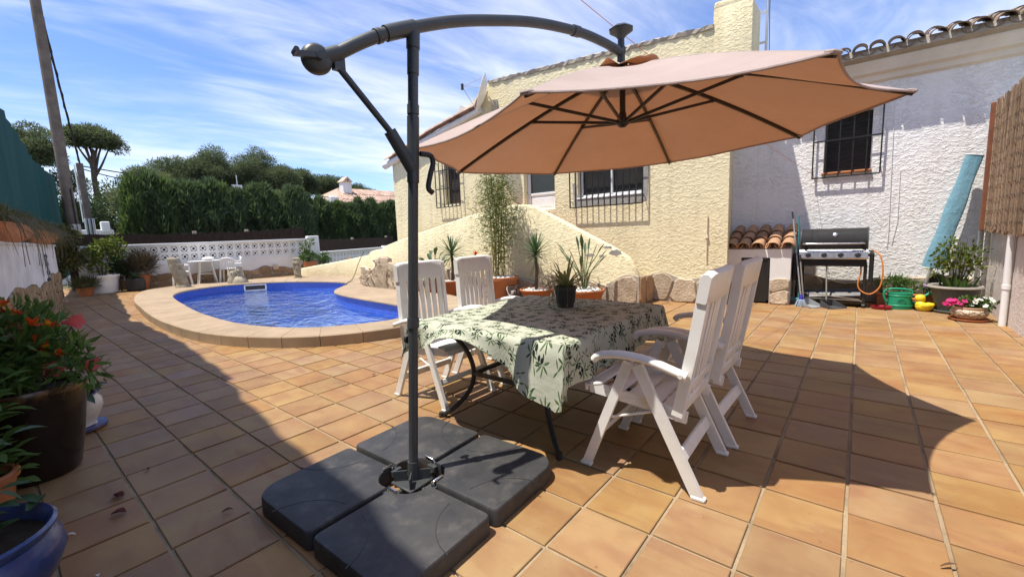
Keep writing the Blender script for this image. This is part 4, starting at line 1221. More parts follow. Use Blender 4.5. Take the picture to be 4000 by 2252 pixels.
for k in range(8):
    a = tips[k]
    top = APEX + (a - APEX).normalized() * 0.05
    pts = []
    for v in [i / 8 for i in range(9)]:
        p = canopy_pt(k, 0.0, 0.03 + 0.965 * v); p.z -= 0.016; pts.append(U_(p))
    q = MB(); q.barpath(pts, 0.017, 0.024); rb_ = part('rib', q, M['rib_metal'], um)
    low = Vector((hubc.x, hubc.y, 2.10)) + (Vector((a.x, a.y, 0)) - hubc).normalized() * 0.035
    q = MB(); jp = pts[3] * 0.35 + pts[4] * 0.65 - Vector((0, 0, 0.014)); q.bar(U_(low), jp, 0.013, 0.02); q.box(jp + Vector((0, 0, 0.006)), (0.026, 0.026, 0.034))
    part('strut', q, M['rib_metal'], rb_)
    q = MB(); tp = U_(canopy_pt(k, 0.0, 1.0)); dr_ = (tp - pts[-2]).normalized(); q.rbox(tp - dr_ * 0.02 - Vector((0, 0, 0.006)), (0.05, 0.05, 0.02), 0.006, 1, dr_.to_track_quat('X', 'Z').to_matrix()); part('rib_pocket', q, M['canvas'], rb_)
q = MB(); q.cyl(U_((hubc.x, hubc.y, 2.08)), U_((hubc.x, hubc.y, 2.46)), 0.021, None, 16); q.lathe([(0.0, 2.062), (0.022, 2.064), (0.045, 2.085), (0.05, 2.115), (0.03, 2.125), (0.026, 2.16), (0.021, 2.17)], U_((hubc.x, hubc.y, 0)), 16); q.lathe([(0.02, 2.40), (0.05, 2.42), (0.055, 2.455), (0.02, 2.47)], U_((hubc.x, hubc.y, 0)), 16)
part('hub', q, M['rib_metal'], um, 40)
# steel cross foot and chrome locking pins
q = MB(); cxx = Vector((-1.772, 1.285, 0)) - UB
for a in (0.0, PI / 2):
    rr_ = Matrix.Rotation(a + 0.03, 3, 'Z'); q.rbox(cxx + Vector((0, 0, 0.035)), (1.02, 0.022, 0.03), 0.004, 1, rr_)
for k in range(4):
    a = k * PI / 2 + PI / 4; p = cxx + Vector((0.06 * math.cos(a), 0.06 * math.sin(a), 0.075)); q.box(p, (0.07, 0.006, 0.09), Matrix.Rotation(a, 3, 'Z'))
q.rbox(cxx + Vector((0, 0, 0.058)), (0.16, 0.16, 0.014), 0.004, 1, Matrix.Rotation(0.03, 3, 'Z'))
cf = part('cross_foot', q, M['dark_metal'], um, 40)
for k in range(4):
    a = k * PI / 2 + 0.03; d_ = Vector((math.cos(a), math.sin(a), 0)); s2 = Vector((-d_.y, d_.x, 0)); p = cxx + d_ * 0.155 + Vector((0, 0, 0.092))
    q = MB(); q.tube([p - Vector((0, 0, 0.05)), p, p + s2 * 0.012 + Vector((0, 0, 0.012)), p + s2 * 0.07 + Vector((0, 0, 0.012))], 0.0065, 8); part('locking_pin', q, M['chrome'], cf, 50)
    q = MB(); q.box(cxx + d_ * 0.15 + Vector((0, 0, 0.064)), (0.05, 0.06, 0.03), Matrix.Rotation(a, 3, 'Z')); part('clamp', q, M['dark_metal'], cf)

# four filled weights round the foot
def weight_mb():
    pts = []
    S, g0 = 0.545, 0.0
    def arc(cx_, cy_, r, a0, a1, n): return [(cx_ + r * math.cos(a0 + (a1 - a0) * i / n), cy_ + r * math.sin(a0 + (a1 - a0) * i / n)) for i in range(n + 1)]
    pts += arc(0.165, 0.03, 0.03, PI, 1.5 * PI, 4)[0:0]
    pts += [(0.135, 0.0)] + arc(S - 0.03, 0.03, 0.03, -PI / 2, 0, 5) + arc(S - 0.13, S - 0.13, 0.13, 0, PI / 2, 10) + arc(0.03, S - 0.03, 0.03, PI / 2, PI, 5) + [(0.0, 0.135)]
    pts += arc(0.02, 0.02, 0.118, PI / 2 - 0.1, 0.1, 9)
    return pts
wp = weight_mb()
def weight_mesh():
    mb = MB(); n = len(wp)
    cxx_, cyy = sum(p[0] for p in wp) / n, sum(p[1] for p in wp) / n
    def ring(s, z): return [(cxx_ + (p[0] - cxx_) * s, cyy + (p[1] - cyy) * s, z) for p in wp]
    rings = [ring(0.985, 0.0), ring(1.0, 0.008), ring(0.997, 0.076), ring(0.99, 0.084), ring(0.978, 0.089), ring(0.955, 0.0905), ring(0.5, 0.0915)]
    vs = [v for r_ in rings for v in r_]; fs = [tuple(range(n - 1, -1, -1))]
    for i in range(len(rings) - 1):
        for k in range(n): fs.append((i * n + k, i * n + (k + 1) % n, (i + 1) * n + (k + 1) % n, (i + 1) * n + k))
    fs.append(tuple((len(rings) - 1) * n + k for k in range(n)))
    return mb.add(vs, fs)
w_me = make_mesh('umbrella_weight', weight_mesh(), 30)
def weight_mat():
    m = new_mat('weight_plastic'); t = NT(m); p = t.pos()
    c = t.mix(t.rng(t.noise(p, 3.5, 5, 0.65), 0.35, 0.7), c4((0.026, 0.027, 0.030)), c4((0.060, 0.058, 0.058)))
    c = t.mix(t.rng(t.noise(p, 9, 5, 0.7), 0.52, 0.74, 0, 0.75), c, c4((0.105, 0.098, 0.088)))
    t.out(t.bsdf(c, t.rng(t.noise(p, 6, 3), 0.3, 0.7, 0.5, 0.68), 0, 0.4, t.bump(t.noise(p, 240, 3), 0.3, 0.004)))
    return m
M['weight'] = weight_mat()
gr_ = MB()
for (c_, r_, a0, a1) in [((0.60, 0.02), 0.27, 1.72, 3.0), ((0.02, 0.60), 0.27, -1.45, -0.15)]:
    gr_.tube([(c_[0] + r_ * math.cos(a0 + (a1 - a0) * i / 14), c_[1] + r_ * math.sin(a0 + (a1 - a0) * i / 14), 0.0905) for i in range(15)], 0.0028, 5)
gr_me = make_mesh('dark_groove_line', gr_)  # raised dark bead, its colour standing in for shade in an engraved line
lab = {(1, 1): 'black plastic umbrella weight at the back right under the table edge', (-1, 1): 'black plastic umbrella weight at the back, farthest from camera', (-1, -1): 'black plastic umbrella weight at the left, half in the shade', (1, -1): 'black plastic umbrella weight nearest the camera'}
for k, (sx, sy) in enumerate([(1, 1), (-1, 1), (-1, -1), (1, -1)]):
    a = k * PI / 2
    o = link('umbrella_weight', w_me, M['weight'], None, (-1.772 + sx * 0.014, 1.285 + sy * 0.014, 0.0055), (0, 0, a + 0.03))
    tag(o, lab[(sx, sy)], 'weight', 'umbrella weights')
    link('dark_groove_line', gr_me, M['black_plastic'], o)

# ------------------------------------------------------------------ table and cloth
tb = thing('patio_table', 'rectangular patio table with curved dark metal legs under the cloth', 'table', (-1.83, 2.585, 0))
TO = Vector((-1.83, 2.585, 0))
q = MB(); q.rbox((0, 0, 0.716), (1.20, 1.38, 0.012), 0.003, 1); part('table_top', q, M['frost_glass'], tb)
q = MB()
for sx, sy, dx, dy in [(0, -1, 1.22, 0.03), (0, 1, 1.22, 0.03), (-1, 0, 0.03, 1.34), (1, 0, 0.03, 1.34)]: q.rbox((sx * 0.595, sy * 0.685, 0.696), (dx, dy, 0.028), 0.005, 1)
part('top_frame', q, M['black_metal'], tb)
bul = {}
for sx in (-1, 1):
    for sy in (-1, 1):
        f_ = Vector((sx * 0.53, sy * 0.60, 0.0)); d_ = Vector((-sx * 0.78, -sy * 0.62, 0)).normalized()
        pts = [f_ + d_ * 0.02 + Vector((0, 0, 0.012)), f_ + d_ * 0.13 + Vector((0, 0, 0.085)), f_ + d_ * 0.235 + Vector((0, 0, 0.20)), f_ + d_ * 0.275 + Vector((0, 0, 0.33)), f_ + d_ * 0.245 + Vector((0, 0, 0.47)), f_ + d_ * 0.165 + Vector((0, 0, 0.59)), f_ + d_ * 0.05 + Vector((0, 0, 0.68))]
        q = MB(); q.tube(catmull(pts, 5), 0.0175, 12); part('leg', q, M['black_metal'], tb, 50)
        bul[sx, sy] = pts[3]
        q = MB(); q.cyl(pts[0] - Vector((0, 0, 0.012)), pts[0] + Vector((0, 0, 0.03)), 0.021, 0.019, 12); part('foot_cap', q, M['black_plastic'], tb, 40)
for a, c in [((-1, -1), (1, -1)), ((1, -1), (1, 1)), ((1, 1), (-1, 1)), ((-1, 1), (-1, -1))]:
    q = MB(); q.bar(bul[a], bul[c], 0.026, 0.026); part('stretcher', q, M['black_metal'], tb)

def cloth_mat():
    """pale cloth printed with olive sprigs, drawn in metres on the cloth"""
    m = new_mat('olive_print'); t = NT(m)
    uv = t.n('ShaderNodeUVMap').outputs[0]
    base = t.mix(t.rng(t.noise(t.pos(), 30, 3), 0.3, 0.7), c4((0.57, 0.59, 0.47)), c4((0.53, 0.55, 0.44)))
    green1, green2, dark = c4((0.045, 0.095, 0.035)), c4((0.10, 0.17, 0.07)), c4((0.018, 0.024, 0.022))
    colr = base
    for layer, (cell, off, rnd_) in enumerate([(0.096, 0.0, 0.8), (0.096, 5.37, 0.8)]):
        sc = 1.0 / cell
        p = t.vmath('ADD', t.vmath('MULTIPLY', uv, (sc, sc, 0.0)), (off, off * 1.7, 0))
        vo = t.n('ShaderNodeTexVoronoi', voronoi_dimensions='2D', feature='F1')
        vo.inputs['Scale'].default_value = 1.0; vo.inputs['Randomness'].default_value = rnd_
        t.l(p, vo.inputs['Vector'])
        loc = t.vmath('SUBTRACT', p, vo.outputs['Position'])
        sp = t.n('ShaderNodeSeparateColor'); t.l(vo.outputs['Color'], sp.inputs[0])
        ang = t.math('MULTIPLY', sp.outputs[0], 6.283)
        rot = t.n('ShaderNodeVectorRotate', rotation_type='Z_AXIS'); t.l(loc, rot.inputs['Vector']); t.l(ang, rot.inputs['Angle'])
        def ellipse(cx_, cy_, rx, ry, th, rot=rot):
            r2 = t.n('ShaderNodeVectorRotate', rotation_type='Z_AXIS'); r2.inputs['Center'].default_value = (cx_, cy_, 0); r2.inputs['Angle'].default_value = -th
            t.l(rot.outputs[0], r2.inputs['Vector'])
            d = t.vmath('MULTIPLY', t.vmath('SUBTRACT', r2.outputs[0], (cx_, cy_, 0)), (1 / rx, 1 / ry, 0))
            ln = t.n('ShaderNodeVectorMath', operation='LENGTH'); t.l(d, ln.inputs[0])
            return t.rng(ln.outputs['Value'], 0.85, 1.1, 1.0, 0.0)
        leaves = [(0.24, 0.12, 0.20, 0.045, 0.5), (0.26, -0.06, 0.20, 0.045, -0.25), (0.07, 0.24, 0.20, 0.042, 1.15), (-0.15, 0.17, 0.19, 0.045, 2.3), (-0.27, -0.02, 0.19, 0.045, 3.3), (-0.08, -0.24, 0.17, 0.042, 4.5)]
        if layer: leaves = [(0.20, 0.08, 0.17, 0.036, 0.35), (-0.02, 0.22, 0.16, 0.036, 1.6), (-0.21, -0.06, 0.17, 0.036, 3.5)]
        for i, lf in enumerate(leaves): colr = t.mix(ellipse(*lf), colr, green1 if i % 2 else green2)
        colr = t.mix(ellipse(0, 0, 0.30, 0.009, 0.35), colr, green1)
        if not layer: ell0 = ellipse
    for ol in [(0.02, -0.13, 0.125, 0.095, 0.6), (0.21, -0.22, 0.12, 0.09, 1.2)]: colr = t.mix(ell0(*ol), colr, dark)
    d = t.bsdf(colr, 0.85, 0, 0.15, t.bump(t.noise(t.pos(), 9, 5, 0.6, 1.2), 0.5, 0.012))
    tr = t.n('ShaderNodeBsdfTranslucent'); t.l(colr, tr.inputs[0])
    x = t.n('ShaderNodeMixShader'); x.inputs[0].default_value = 0.18
    t.l(d, x.inputs[1]); t.l(tr.outputs[0], x.inputs[2]); t.out(x.outputs[0])
    return m
# the cloth: a grid in cloth metres folded over the table edge
CW, CL = 1.66, 1.92
hx, hy_ = 0.635, 0.715
NXc, NYc = 84, 96
def over(d, half, rad=0.018):
    """distance along the cloth from the centre line -> (plan, drop)"""
    s = abs(d); sg = 1 if d >= 0 else -1
    if s <= half: return sg * s, 0.0
    e = s - half
    if e < rad * 1.57: a = e / rad; return sg * (half + rad * math.sin(a)), rad * (1 - math.cos(a))
    return sg * (half + rad + 0.03 * (e - rad * 1.57)), rad + (e - rad * 1.57)
offx, offy = 0.0, 0.07
grid = []
for j in range(NYc + 1):
    v = (j / NYc - 0.5) * CL + offy
    row = []
    for i in range(NXc + 1):
        u = (i / NXc - 0.5) * CW + offx
        x, dx_ = over(u, hx); y, dy_ = over(v, hy_)
        out_x = max(0, abs(u) - hx); out_y = max(0, abs(v) - hy_)
        ux = u / hx
        z = 0.734
        if v < -hy_:
            # near side: bunched up between the corners, long tip near the right corner
            cen = math.exp(-((ux + 0.18) / 0.42) ** 2)
            e = out_y
            lift = 0.86 * cen
            y = -hy_ - 0.018 - e * (0.10 + 0.95 * lift * 0.55)
            dy_ = e * (1 - lift * 0.98) + 0.012
            dy_ *= float(np.interp(ux, [-1.3, -0.9, -0.4, -0.1, 0.45, 0.98, 1.10, 1.3], [1.0, 1.1, 0.85, 0.70, 1.15, 1.95, 1.5, 1.1]))
            y += (0.05 * math.sin(ux * 5.5 + 0.6) + 0.018 * math.sin(ux * 14 + 2.0)) * (e / 0.17) * (1 - 0.4 * cen)
            dy_ -= 0.030 * cen * math.sin(min(1.0, e / 0.10) * PI)
        elif v > hy_:
            y += 0.018 * math.sin(u * 11) * out_y / 0.2
        if abs(u) > hx:
            x += (0.022 * math.sin(v * 10.5 + 1) + 0.012 * math.sin(v * 23)) * min(1.0, out_x / 0.15) * (1 if u > 0 else -1)
            dx_ *= 1.0 + 0.10 * math.sin(v * 3.3 + 2) + (0.25 if u > 0 else 0.0)
        if out_x > 0 and out_y > 0:
            dz = math.hypot(dx_, dy_) * 1.05
            fl_ = 0.25 * min(out_x, out_y)
            x += (1 if u > 0 else -1) * fl_; y += (1 if v > 0 else -1) * fl_
        else: dz = dx_ + dy_
        near = max(0, 1 - abs(abs(u) - hx) / 0.12)
        z -= dz
        z += 0.0022 * math.sin(u * 14 + v * 9) + 0.0018 * math.sin(u * 6 - v * 17)
        if abs(u) < hx and -hy_ < v < -hy_ + 0.16:
            z += 0.022 * math.exp(-((ux + 0.15) / 0.45) ** 2) * math.exp(-((v + hy_ - 0.03) / 0.06) ** 2)
        row.append((x, y, z))
    grid.append(row)
mb = MB(); mb.sheet(grid)
me = make_mesh('tablecloth', mb, 60)
uvl = me.uv_layers.new(name='UVMap')
for lp in me.loops:
    j, i = divmod(lp.vertex_index, NXc + 1); uvl.data[lp.index].uv = (i / NXc * CW + 3, j / NYc * CL + 3)
me.materials.append(cloth_mat())
o = link('tablecloth', me, None, None, (-1.83, 2.585, 0)); tag(o, 'pale cloth printed with olive sprigs draped unevenly over the patio table', 'tablecloth')

# ------------------------------------------------------------------ white folding armchairs
def make_chair(label, tilt):
    c = thing('folding_armchair', label, 'chair', group='white folding armchairs round the table')
    wp_ = M['white_plastic']
    B0, B1 = Vector((-0.19, 0, 0.395)), Vector((-0.19 - tilt, 0, 1.095))
    bd_ = (B1 - B0).normalized(); bn = Vector((bd_.z, 0, -bd_.x))      # bn points forward
    brot = Matrix((Vector((bn.x, 0, bd_.x)), Vector((0, 1, 0)), Vector((bn.z, 0, bd_.z)))).to_3x3()
    brot = Matrix(((bn.x, 0, bd_.x), (0, 1, 0), (bn.z, 0, bd_.z)))
    for s in (-1, 1):
        q = MB(); q.barpath([(0.305, s * 0.262, 0.0), (0.06, s * 0.250, 0.63)], 0.026, 0.050, up=(1, 0, 0)); part('leg', q, wp_, c)
        q = MB(); q.barpath([(-0.305, s * 0.262, 0.0), (0.0, s * 0.272, 0.635)], 0.026, 0.056, up=(1, 0, 0)); part('leg', q, wp_, c)
        for fx in (0.303, -0.303):
            q = MB(); q.rbox((fx, s * 0.262, 0.010), (0.068, 0.038, 0.020), 0.005, 1); part('foot_cap', q, wp_, c)
        ar = catmull([(0.235, s * 0.285, 0.635), (0.20, s * 0.285, 0.662), (0.08, s * 0.287, 0.682), (-0.06, s * 0.287, 0.672), (-0.19, s * 0.285, 0.635), (-0.245, s * 0.282, 0.618)], 5)
        q = MB(); q.tube([V3(p) for p in ar], 1.0, 8, sx=0.021, sy=0.031, up=(0, 0, 1)); ao = part('armrest', q, wp_, c, 60)
        q = MB(); q.cyl((-0.225, s * 0.30, 0.626), (-0.225, s * 0.322, 0.626), 0.011, None, 12); part('pivot', q, wp_, ao, 40)
        q = MB(); q.barpath([(0.29, s * 0.222, 0.452), (0.0, s * 0.222, 0.424), (-0.235, s * 0.222, 0.388)], 0.022, 0.058); part('seat_rail', q, wp_, c)
        q = MB(); q.rbox((-0.20, s * 0.236, 0.40), (0.05, 0.012, 0.07), 0.005, 1); po = part('hinge_plate', q, wp_, c)
        q = MB(); q.cyl((-0.20, s * 0.243, 0.405), (-0.20, s * 0.248, 0.405), 0.009, None, 10); part('hinge_bolt', q, M['black_plastic'], po)
        q = MB(); q.barpath([B0 + Vector((0, s * 0.235, 0)), B0.lerp(B1, 0.5) + Vector((-0.006, s * 0.232, 0)), B1 + Vector((0, s * 0.225, 0))], 0.030, 0.052, up=bn); part('back_stile', q, wp_, c)
    for k in range(5):
        x = 0.262 - k * 0.104; z = 0.472 - 0.022 * math.sin(min(1, k / 4) * PI) - k * 0.011
        q = MB(); q.rbox((x, 0, z), (0.094, 0.47, 0.016), 0.006, 2, Matrix.Rotation(R(5 if k else 16), 3, 'Y')); part('seat_slat', q, wp_, c, 40)
    q = MB(); q.rbox((0.315, 0, 0.448), (0.022, 0.465, 0.045), 0.008, 2); part('seat_front', q, wp_, c, 40)
    hp = B0.lerp(B1, 0.93)
    q = MB(); rows = []
    for i in range(13):
        y = -0.252 + 0.504 * i / 12; bend = 0.016 * (1 - (2 * i / 12 - 1) ** 2)
        e = abs(2 * i / 12 - 1); tr = 0.018 * max(0, e - 0.8) / 0.2
        row = []
        for du, dn_ in ((-0.078, 0.022), (0.06 - tr, 0.022), (0.075 - tr, 0.012), (0.078 - tr, -0.008), (0.066 - tr, -0.026), (-0.07, -0.026), (-0.078, -0.02)):
            row.append(hp + bd_ * du + bn * (dn_ - bend) + Vector((0, y, 0)))
        row.append(row[0]); rows.append(row)
    q.sheet(rows); q.add(rows[0][:-1], [tuple(range(7))]); q.add(rows[-1][:-1], [tuple(range(7))])
    part('headrest', q, wp_, c, 50)
    for k in range(7):
        y = -0.186 + k * 0.062
        bend = 0.014 * (1 - (k / 3 - 1) ** 2)
        q = MB(); q.barpath([B0.lerp(B1, 0.10) + bn * -bend + Vector((0, y, 0)), B0.lerp(B1, 0.86) + bn * (-bend * 1.1) + Vector((0, y, 0))], 0.043, 0.012, up=bn); part('back_slat', q, wp_, c)
    for f_, h_ in ((0.06, 0.07), (0.20, 0.045)):
        q = MB(); q.rbox(B0.lerp(B1, f_) + bn * -0.014, (0.02, 0.44, h_), 0.006, 1, brot); part('back_rail', q, wp_, c, 40)
    q = MB(); q.rbox((-0.215, 0, 0.185), (0.024, 0.51, 0.066), 0.006, 1, Matrix.Rotation(R(25), 3, 'Y')); part('stretcher', q, wp_, c, 40)
    q = MB(); q.rbox((0.225, 0, 0.205), (0.02, 0.50, 0.040), 0.006, 1, Matrix.Rotation(R(-22), 3, 'Y')); part('stretcher', q, wp_, c, 40)
    for s in (-1, 1): q = MB(); q.tube([(0.19, s * 0.245, 0.30), (-0.10, s * 0.235, 0.40)], 0.007, 8); part('latch_rod', q, M['white_plastic'], c, 40)
    return c
ch1 = make_chair('white plastic folding armchair nearest the camera, right of the table, back turned', 0.125)
ch1.location = (-0.862, 2.312, 0.004); ch1.rotation_euler = (0, 0, PI + R(1.5))
ch2 = copy_tree(ch1); ch2['label'] = 'white plastic folding armchair right of the table, behind the nearest one'
ch2.location = (-0.835, 2.965, 0.004); ch2.rotation_euler = (0, 0, PI - R(1))
ch3 = make_chair('white plastic folding armchair left of the table, right behind the umbrella pole', 0.045)
ch3.location = (-2.685, 2.345, 0.004); ch3.rotation_euler = (0, 0, R(-1))
ch4 = copy_tree(ch3); ch4['label'] = 'white plastic folding armchair left of the table, farther from camera, before the terracotta pot'
ch4.location = (-2.70, 3.03, 0.004); ch4.rotation_euler = (0, 0, R(2))
# ------------------------------------------------------------------ gas barbecue and the things along the white wall
gb = thing('gas_barbecue', 'black gas barbecue with steel control panel standing at the white wall', 'barbecue', (-0.325, 8.52, 0.0))
q = MB()
pf = [(-0.235, 0.905), (-0.245, 0.96), (-0.235, 1.06), (-0.185, 1.155), (-0.10, 1.205), (0.05, 1.212), (0.16, 1.18), (0.215, 1.08), (0.22, 0.905)]
q.prism(pf, -0.415, 0.415, 'x')
M['lid_black'] = pm('lid_black', (0.014, 0.014, 0.015), (0.02, 0.02, 0.021), 8, 0.62, spec=0.3)
lid = part('lid', q, M['lid_black'], gb, 25)
for s in (-1, 1):
    q = MB(); q.prism([(a * 1.03, 0.90 + (z - 0.90) * 1.03) for a, z in pf], s * 0.417 - 0.008, s * 0.417 + 0.008, 'x'); part('lid_end', q, M['dark_metal'], lid, 25)
q = MB(); q.tube(catmull([(-0.33, -0.24, 0.99), (-0.33, -0.29, 0.985), (0.33, -0.29, 0.985), (0.33, -0.24, 0.99)], 4), 0.013, 10); part('lid_handle', q, M['chrome'], lid, 50)
q = MB(); q.lathe([(0, 0.012), (0.028, 0.012), (0.036, 0.006), (0.038, 0), (0.0, -0.01)], (0.02, -0.212, 1.118), 18, Matrix.Rotation(R(62), 3, 'X')); part('thermometer', q, M['chrome'], lid, 40)
q = MB(); q.prism([(-0.265, 0.745), (-0.285, 0.77), (-0.265, 0.862), (-0.225, 0.90), (0.2, 0.90), (0.2, 0.745)], -0.425, 0.425, 'x'); cp = part('control_panel', q, M['steel'], gb, 25)
for k in range(4):
    x = -0.305 + k * 0.205
    q = MB(); rt_ = Matrix.Rotation(R(78), 3, 'X'); q.lathe([(0.036, 0), (0.036, 0.006), (0.026, 0.01), (0.024, 0.032), (0.0, 0.034)], (x, -0.272, 0.815), 18, rt_); q.box((x, -0.304, 0.825), (0.008, 0.006, 0.036)); part('knob', q, M['black_plastic'], cp, 40)
    q = MB(); q.lathe([(0.043, 0.0), (0.043, 0.004), (0.036, 0.005), (0.036, 0.0)], (x, -0.2735, 0.815), 20, rt_); part('knob_ring', q, M['chrome'], cp, 40)
q = MB(); q.rbox((0.30, -0.247, 0.879), (0.13, 0.006, 0.018), 0.002, 1, Matrix.Rotation(R(-45), 3, 'X')); part('badge', q, M['black_plastic'], cp)
q = MB(); q.rbox((0, -0.03, 0.69), (0.83, 0.44, 0.11), 0.01, 1); part('firebox', q, M['lid_black'], gb)
for s in (-1, 1):
    q = MB(); q.rbox((s * 0.475, -0.06, 0.62), (0.05, 0.40, 0.44), 0.01, 1); part('folded_side_shelf', q, M['lid_black'], gb)
    q = MB(); q.box((s * 0.45, -0.03, 0.80), (0.05, 0.3, 0.03)); part('shelf_hinge', q, M['dark_metal'], gb)
    for y in (-0.20, 0.17):
        q = MB(); q.box((s * 0.405, y, 0.375), (0.035, 0.035, 0.63)); part('leg', q, M['black_metal'], gb)
    q = MB(); q.box((s * 0.405, -0.015, 0.10), (0.03, 0.37, 0.03)); part('leg_rail', q, M['black_metal'], gb)
    q = MB(); q.rbox((s * 0.422, -0.015, 0.37), (0.012, 0.33, 0.56), 0.003, 1); part('side_panel', q, M['lid_black'], gb)
    q = MB(); q.cyl((s * 0.405 - 0.018, -0.2, 0.035), (s * 0.405 + 0.018, -0.2, 0.035), 0.033, None, 16); q.box((s * 0.405, -0.2, 0.07), (0.045, 0.03, 0.04)); part('castor', q, M['black_plastic'], gb, 40)
    q = MB(); q.cyl((s * 0.405 - 0.018, 0.17, 0.035), (s * 0.405 + 0.018, 0.17, 0.035), 0.033, None, 16); q.box((s * 0.405, 0.17, 0.07), (0.045, 0.03, 0.04)); part('castor', q, M['black_plastic'], gb, 40)
q = MB(); q.rbox((0, -0.015, 0.095), (0.79, 0.36, 0.016), 0.004, 1); part('bottom_shelf', q, M['black_metal'], gb)
q = MB(); q.rbox((-0.02, -0.12, 0.20), (0.78, 0.012, 0.13), 0.004, 1, Matrix.Rotation(R(-5), 3, 'Y') @ Matrix.Rotation(R(-35), 3, 'X')); part('slipped_panel', q, M['black_metal'], gb)
q = MB(); q.bar((-0.40, -0.215, 0.205), (0.36, -0.205, 0.13), 0.012, 0.012); q.bar((-0.40, -0.21, 0.125), (0.39, -0.21, 0.115), 0.01, 0.01); part('panel_trim', q, M['steel'], gb)
hs_ = catmull([(0.43, -0.05, 0.86), (0.50, -0.10, 0.86), (0.565, -0.16, 0.80), (0.60, -0.20, 0.66), (0.605, -0.22, 0.48), (0.58, -0.23, 0.33), (0.50, -0.235, 0.235), (0.42, -0.235, 0.235), (0.345, -0.225, 0.30), (0.33, -0.22, 0.40), (0.355, -0.20, 0.53), (0.35, -0.16, 0.66)], 5)
M['orange_hose'] = pm('orange_hose', (0.62, 0.22, 0.06), (0.55, 0.19, 0.05), 6, 0.4)
q = MB(); q.tube([V3(p) for p in hs_], 0.0105, 8); part('gas_hose', q, M['orange_hose'], gb, 60)
# lidded kettle shelf edge seen at the left of the barbecue
M['grey_plastic'] = pm('grey_plastic', (0.30, 0.31, 0.32), (0.25, 0.26, 0.27), 5, 0.5)
M['dark_plastic'] = pm('dark_plastic', (0.07, 0.07, 0.075), (0.055, 0.055, 0.06), 5, 0.5)
M['alu'] = pm('alu', (0.50, 0.49, 0.47), (0.42, 0.41, 0.40), 8, 0.4, metal=0.6)
M['teal'] = pm('teal', (0.05, 0.22, 0.24), (0.04, 0.19, 0.21), 6, 0.4)
def dustpan(label, loc, rz, mat, hl, lean):
    t = thing('dustpan', label, 'dustpan', loc, rz, 'long handled dustpans before the barbecue')
    b = MB()
    o_ = [(-0.11, 0.10), (0.11, 0.10), (0.13, -0.13), (-0.13, -0.13)]
    b.prism(o_, 0.0, 0.008)
    b.add([(-0.11, 0.10, 0), (-0.13, -0.13, 0), (-0.13, -0.13, 0.02), (-0.11, 0.10, 0.11), (-0.104, 0.10, 0), (-0.124, -0.13, 0), (-0.124, -0.13, 0.02), (-0.104, 0.10, 0.11)], [(0, 1, 2, 3), (7, 6, 5, 4), (3, 2, 6, 7), (1, 5, 6, 2), (0, 3, 7, 4)])
    b.add([(0.11, 0.10, 0), (0.13, -0.13, 0), (0.13, -0.13, 0.02), (0.11, 0.10, 0.11), (0.104, 0.10, 0), (0.124, -0.13, 0), (0.124, -0.13, 0.02), (0.104, 0.10, 0.11)], [(3, 2, 1, 0), (4, 5, 6, 7), (7, 6, 2, 3), (2, 6, 5, 1), (4, 7, 3, 0)])
    b.box((0, 0.10, 0.055), (0.216, 0.008, 0.11))
    part('scoop', b, mat, t)
    q = MB(); top = Vector((lean, 0.20, hl)); q.cyl((0, 0.105, 0.08), top, 0.0115, None, 10); hd = part('handle', q, M['alu'], t, 40)
    q = MB(); d_ = (top - Vector((0, 0.105, 0.08))).normalized(); q.cyl(top - d_ * 0.10, top + d_ * 0.01, 0.0145, None, 10); part('grip', q, M['black_plastic'], hd, 40)
dustpan('light grey long handled dustpan left in front of the barbecue', (-0.575, 8.13, 0.0055), R(55), M['grey_plastic'], 0.80, 0.0)
dustpan('dark long handled dustpan in front of the barbecue knobs', (-0.29, 8.17, 0.0055), R(48), M['dark_plastic'], 0.83, 0.06)
mp = thing('mop', 'blue string mop leaning with its handle against the store', 'mop', (-0.685, 8.10, 0.0055))
q = MB(); q.cyl((0, 0, 0.11), (-0.20, 0.33, 1.48), 0.011, None, 10); part('handle', q, M['alu'], mp, 40)
q = MB(); q.cyl((-0.186, 0.31, 1.38), (-0.204, 0.335, 1.50), 0.015, None, 10); part('grip', q, M['black_plastic'], mp, 40)
q = MB()
for k in range(70):
    a = random.uniform(0, 2 * PI); r_ = random.uniform(0.03, 0.085); q.tube([(0, 0, 0.13), (r_ * 0.6 * math.cos(a), r_ * 0.6 * math.sin(a), 0.10), (r_ * math.cos(a), r_ * math.sin(a), 0.006)], 0.006, 4)
part('strings', q, pm('mop_strings', (0.30, 0.42, 0.58), (0.42, 0.48, 0.55), 30, 0.95), mp, kind='stuff')
q = MB(); q.lathe([(0.02, 0.10), (0.035, 0.11), (0.03, 0.15), (0.014, 0.19)], (0, 0, 0), 12); part('socket', q, pm('mop_blue', (0.05, 0.04, 0.35), None, 5, 0.4), mp, 40)
br = thing('broom', 'teal broom handle leaning beside the mop in the store corner', 'broom', (-0.74, 8.30, 0.0055))
q = MB(); q.cyl((0, 0, 0.10), (-0.06, 0.20, 1.43), 0.011, None, 10); part('handle', q, M['teal'], br, 40)
q = MB(); q.rbox((0, 0, 0.085), (0.26, 0.05, 0.04), 0.008, 1); part('head', q, M['teal'], br, 40)
q = MB(); q.prism([(-0.13, 0.0), (0.13, 0.0), (0.125, 0.066), (-0.125, 0.066)], -0.03, 0.03, 'y'); part('bristles', q, M['dark_plastic'], br)
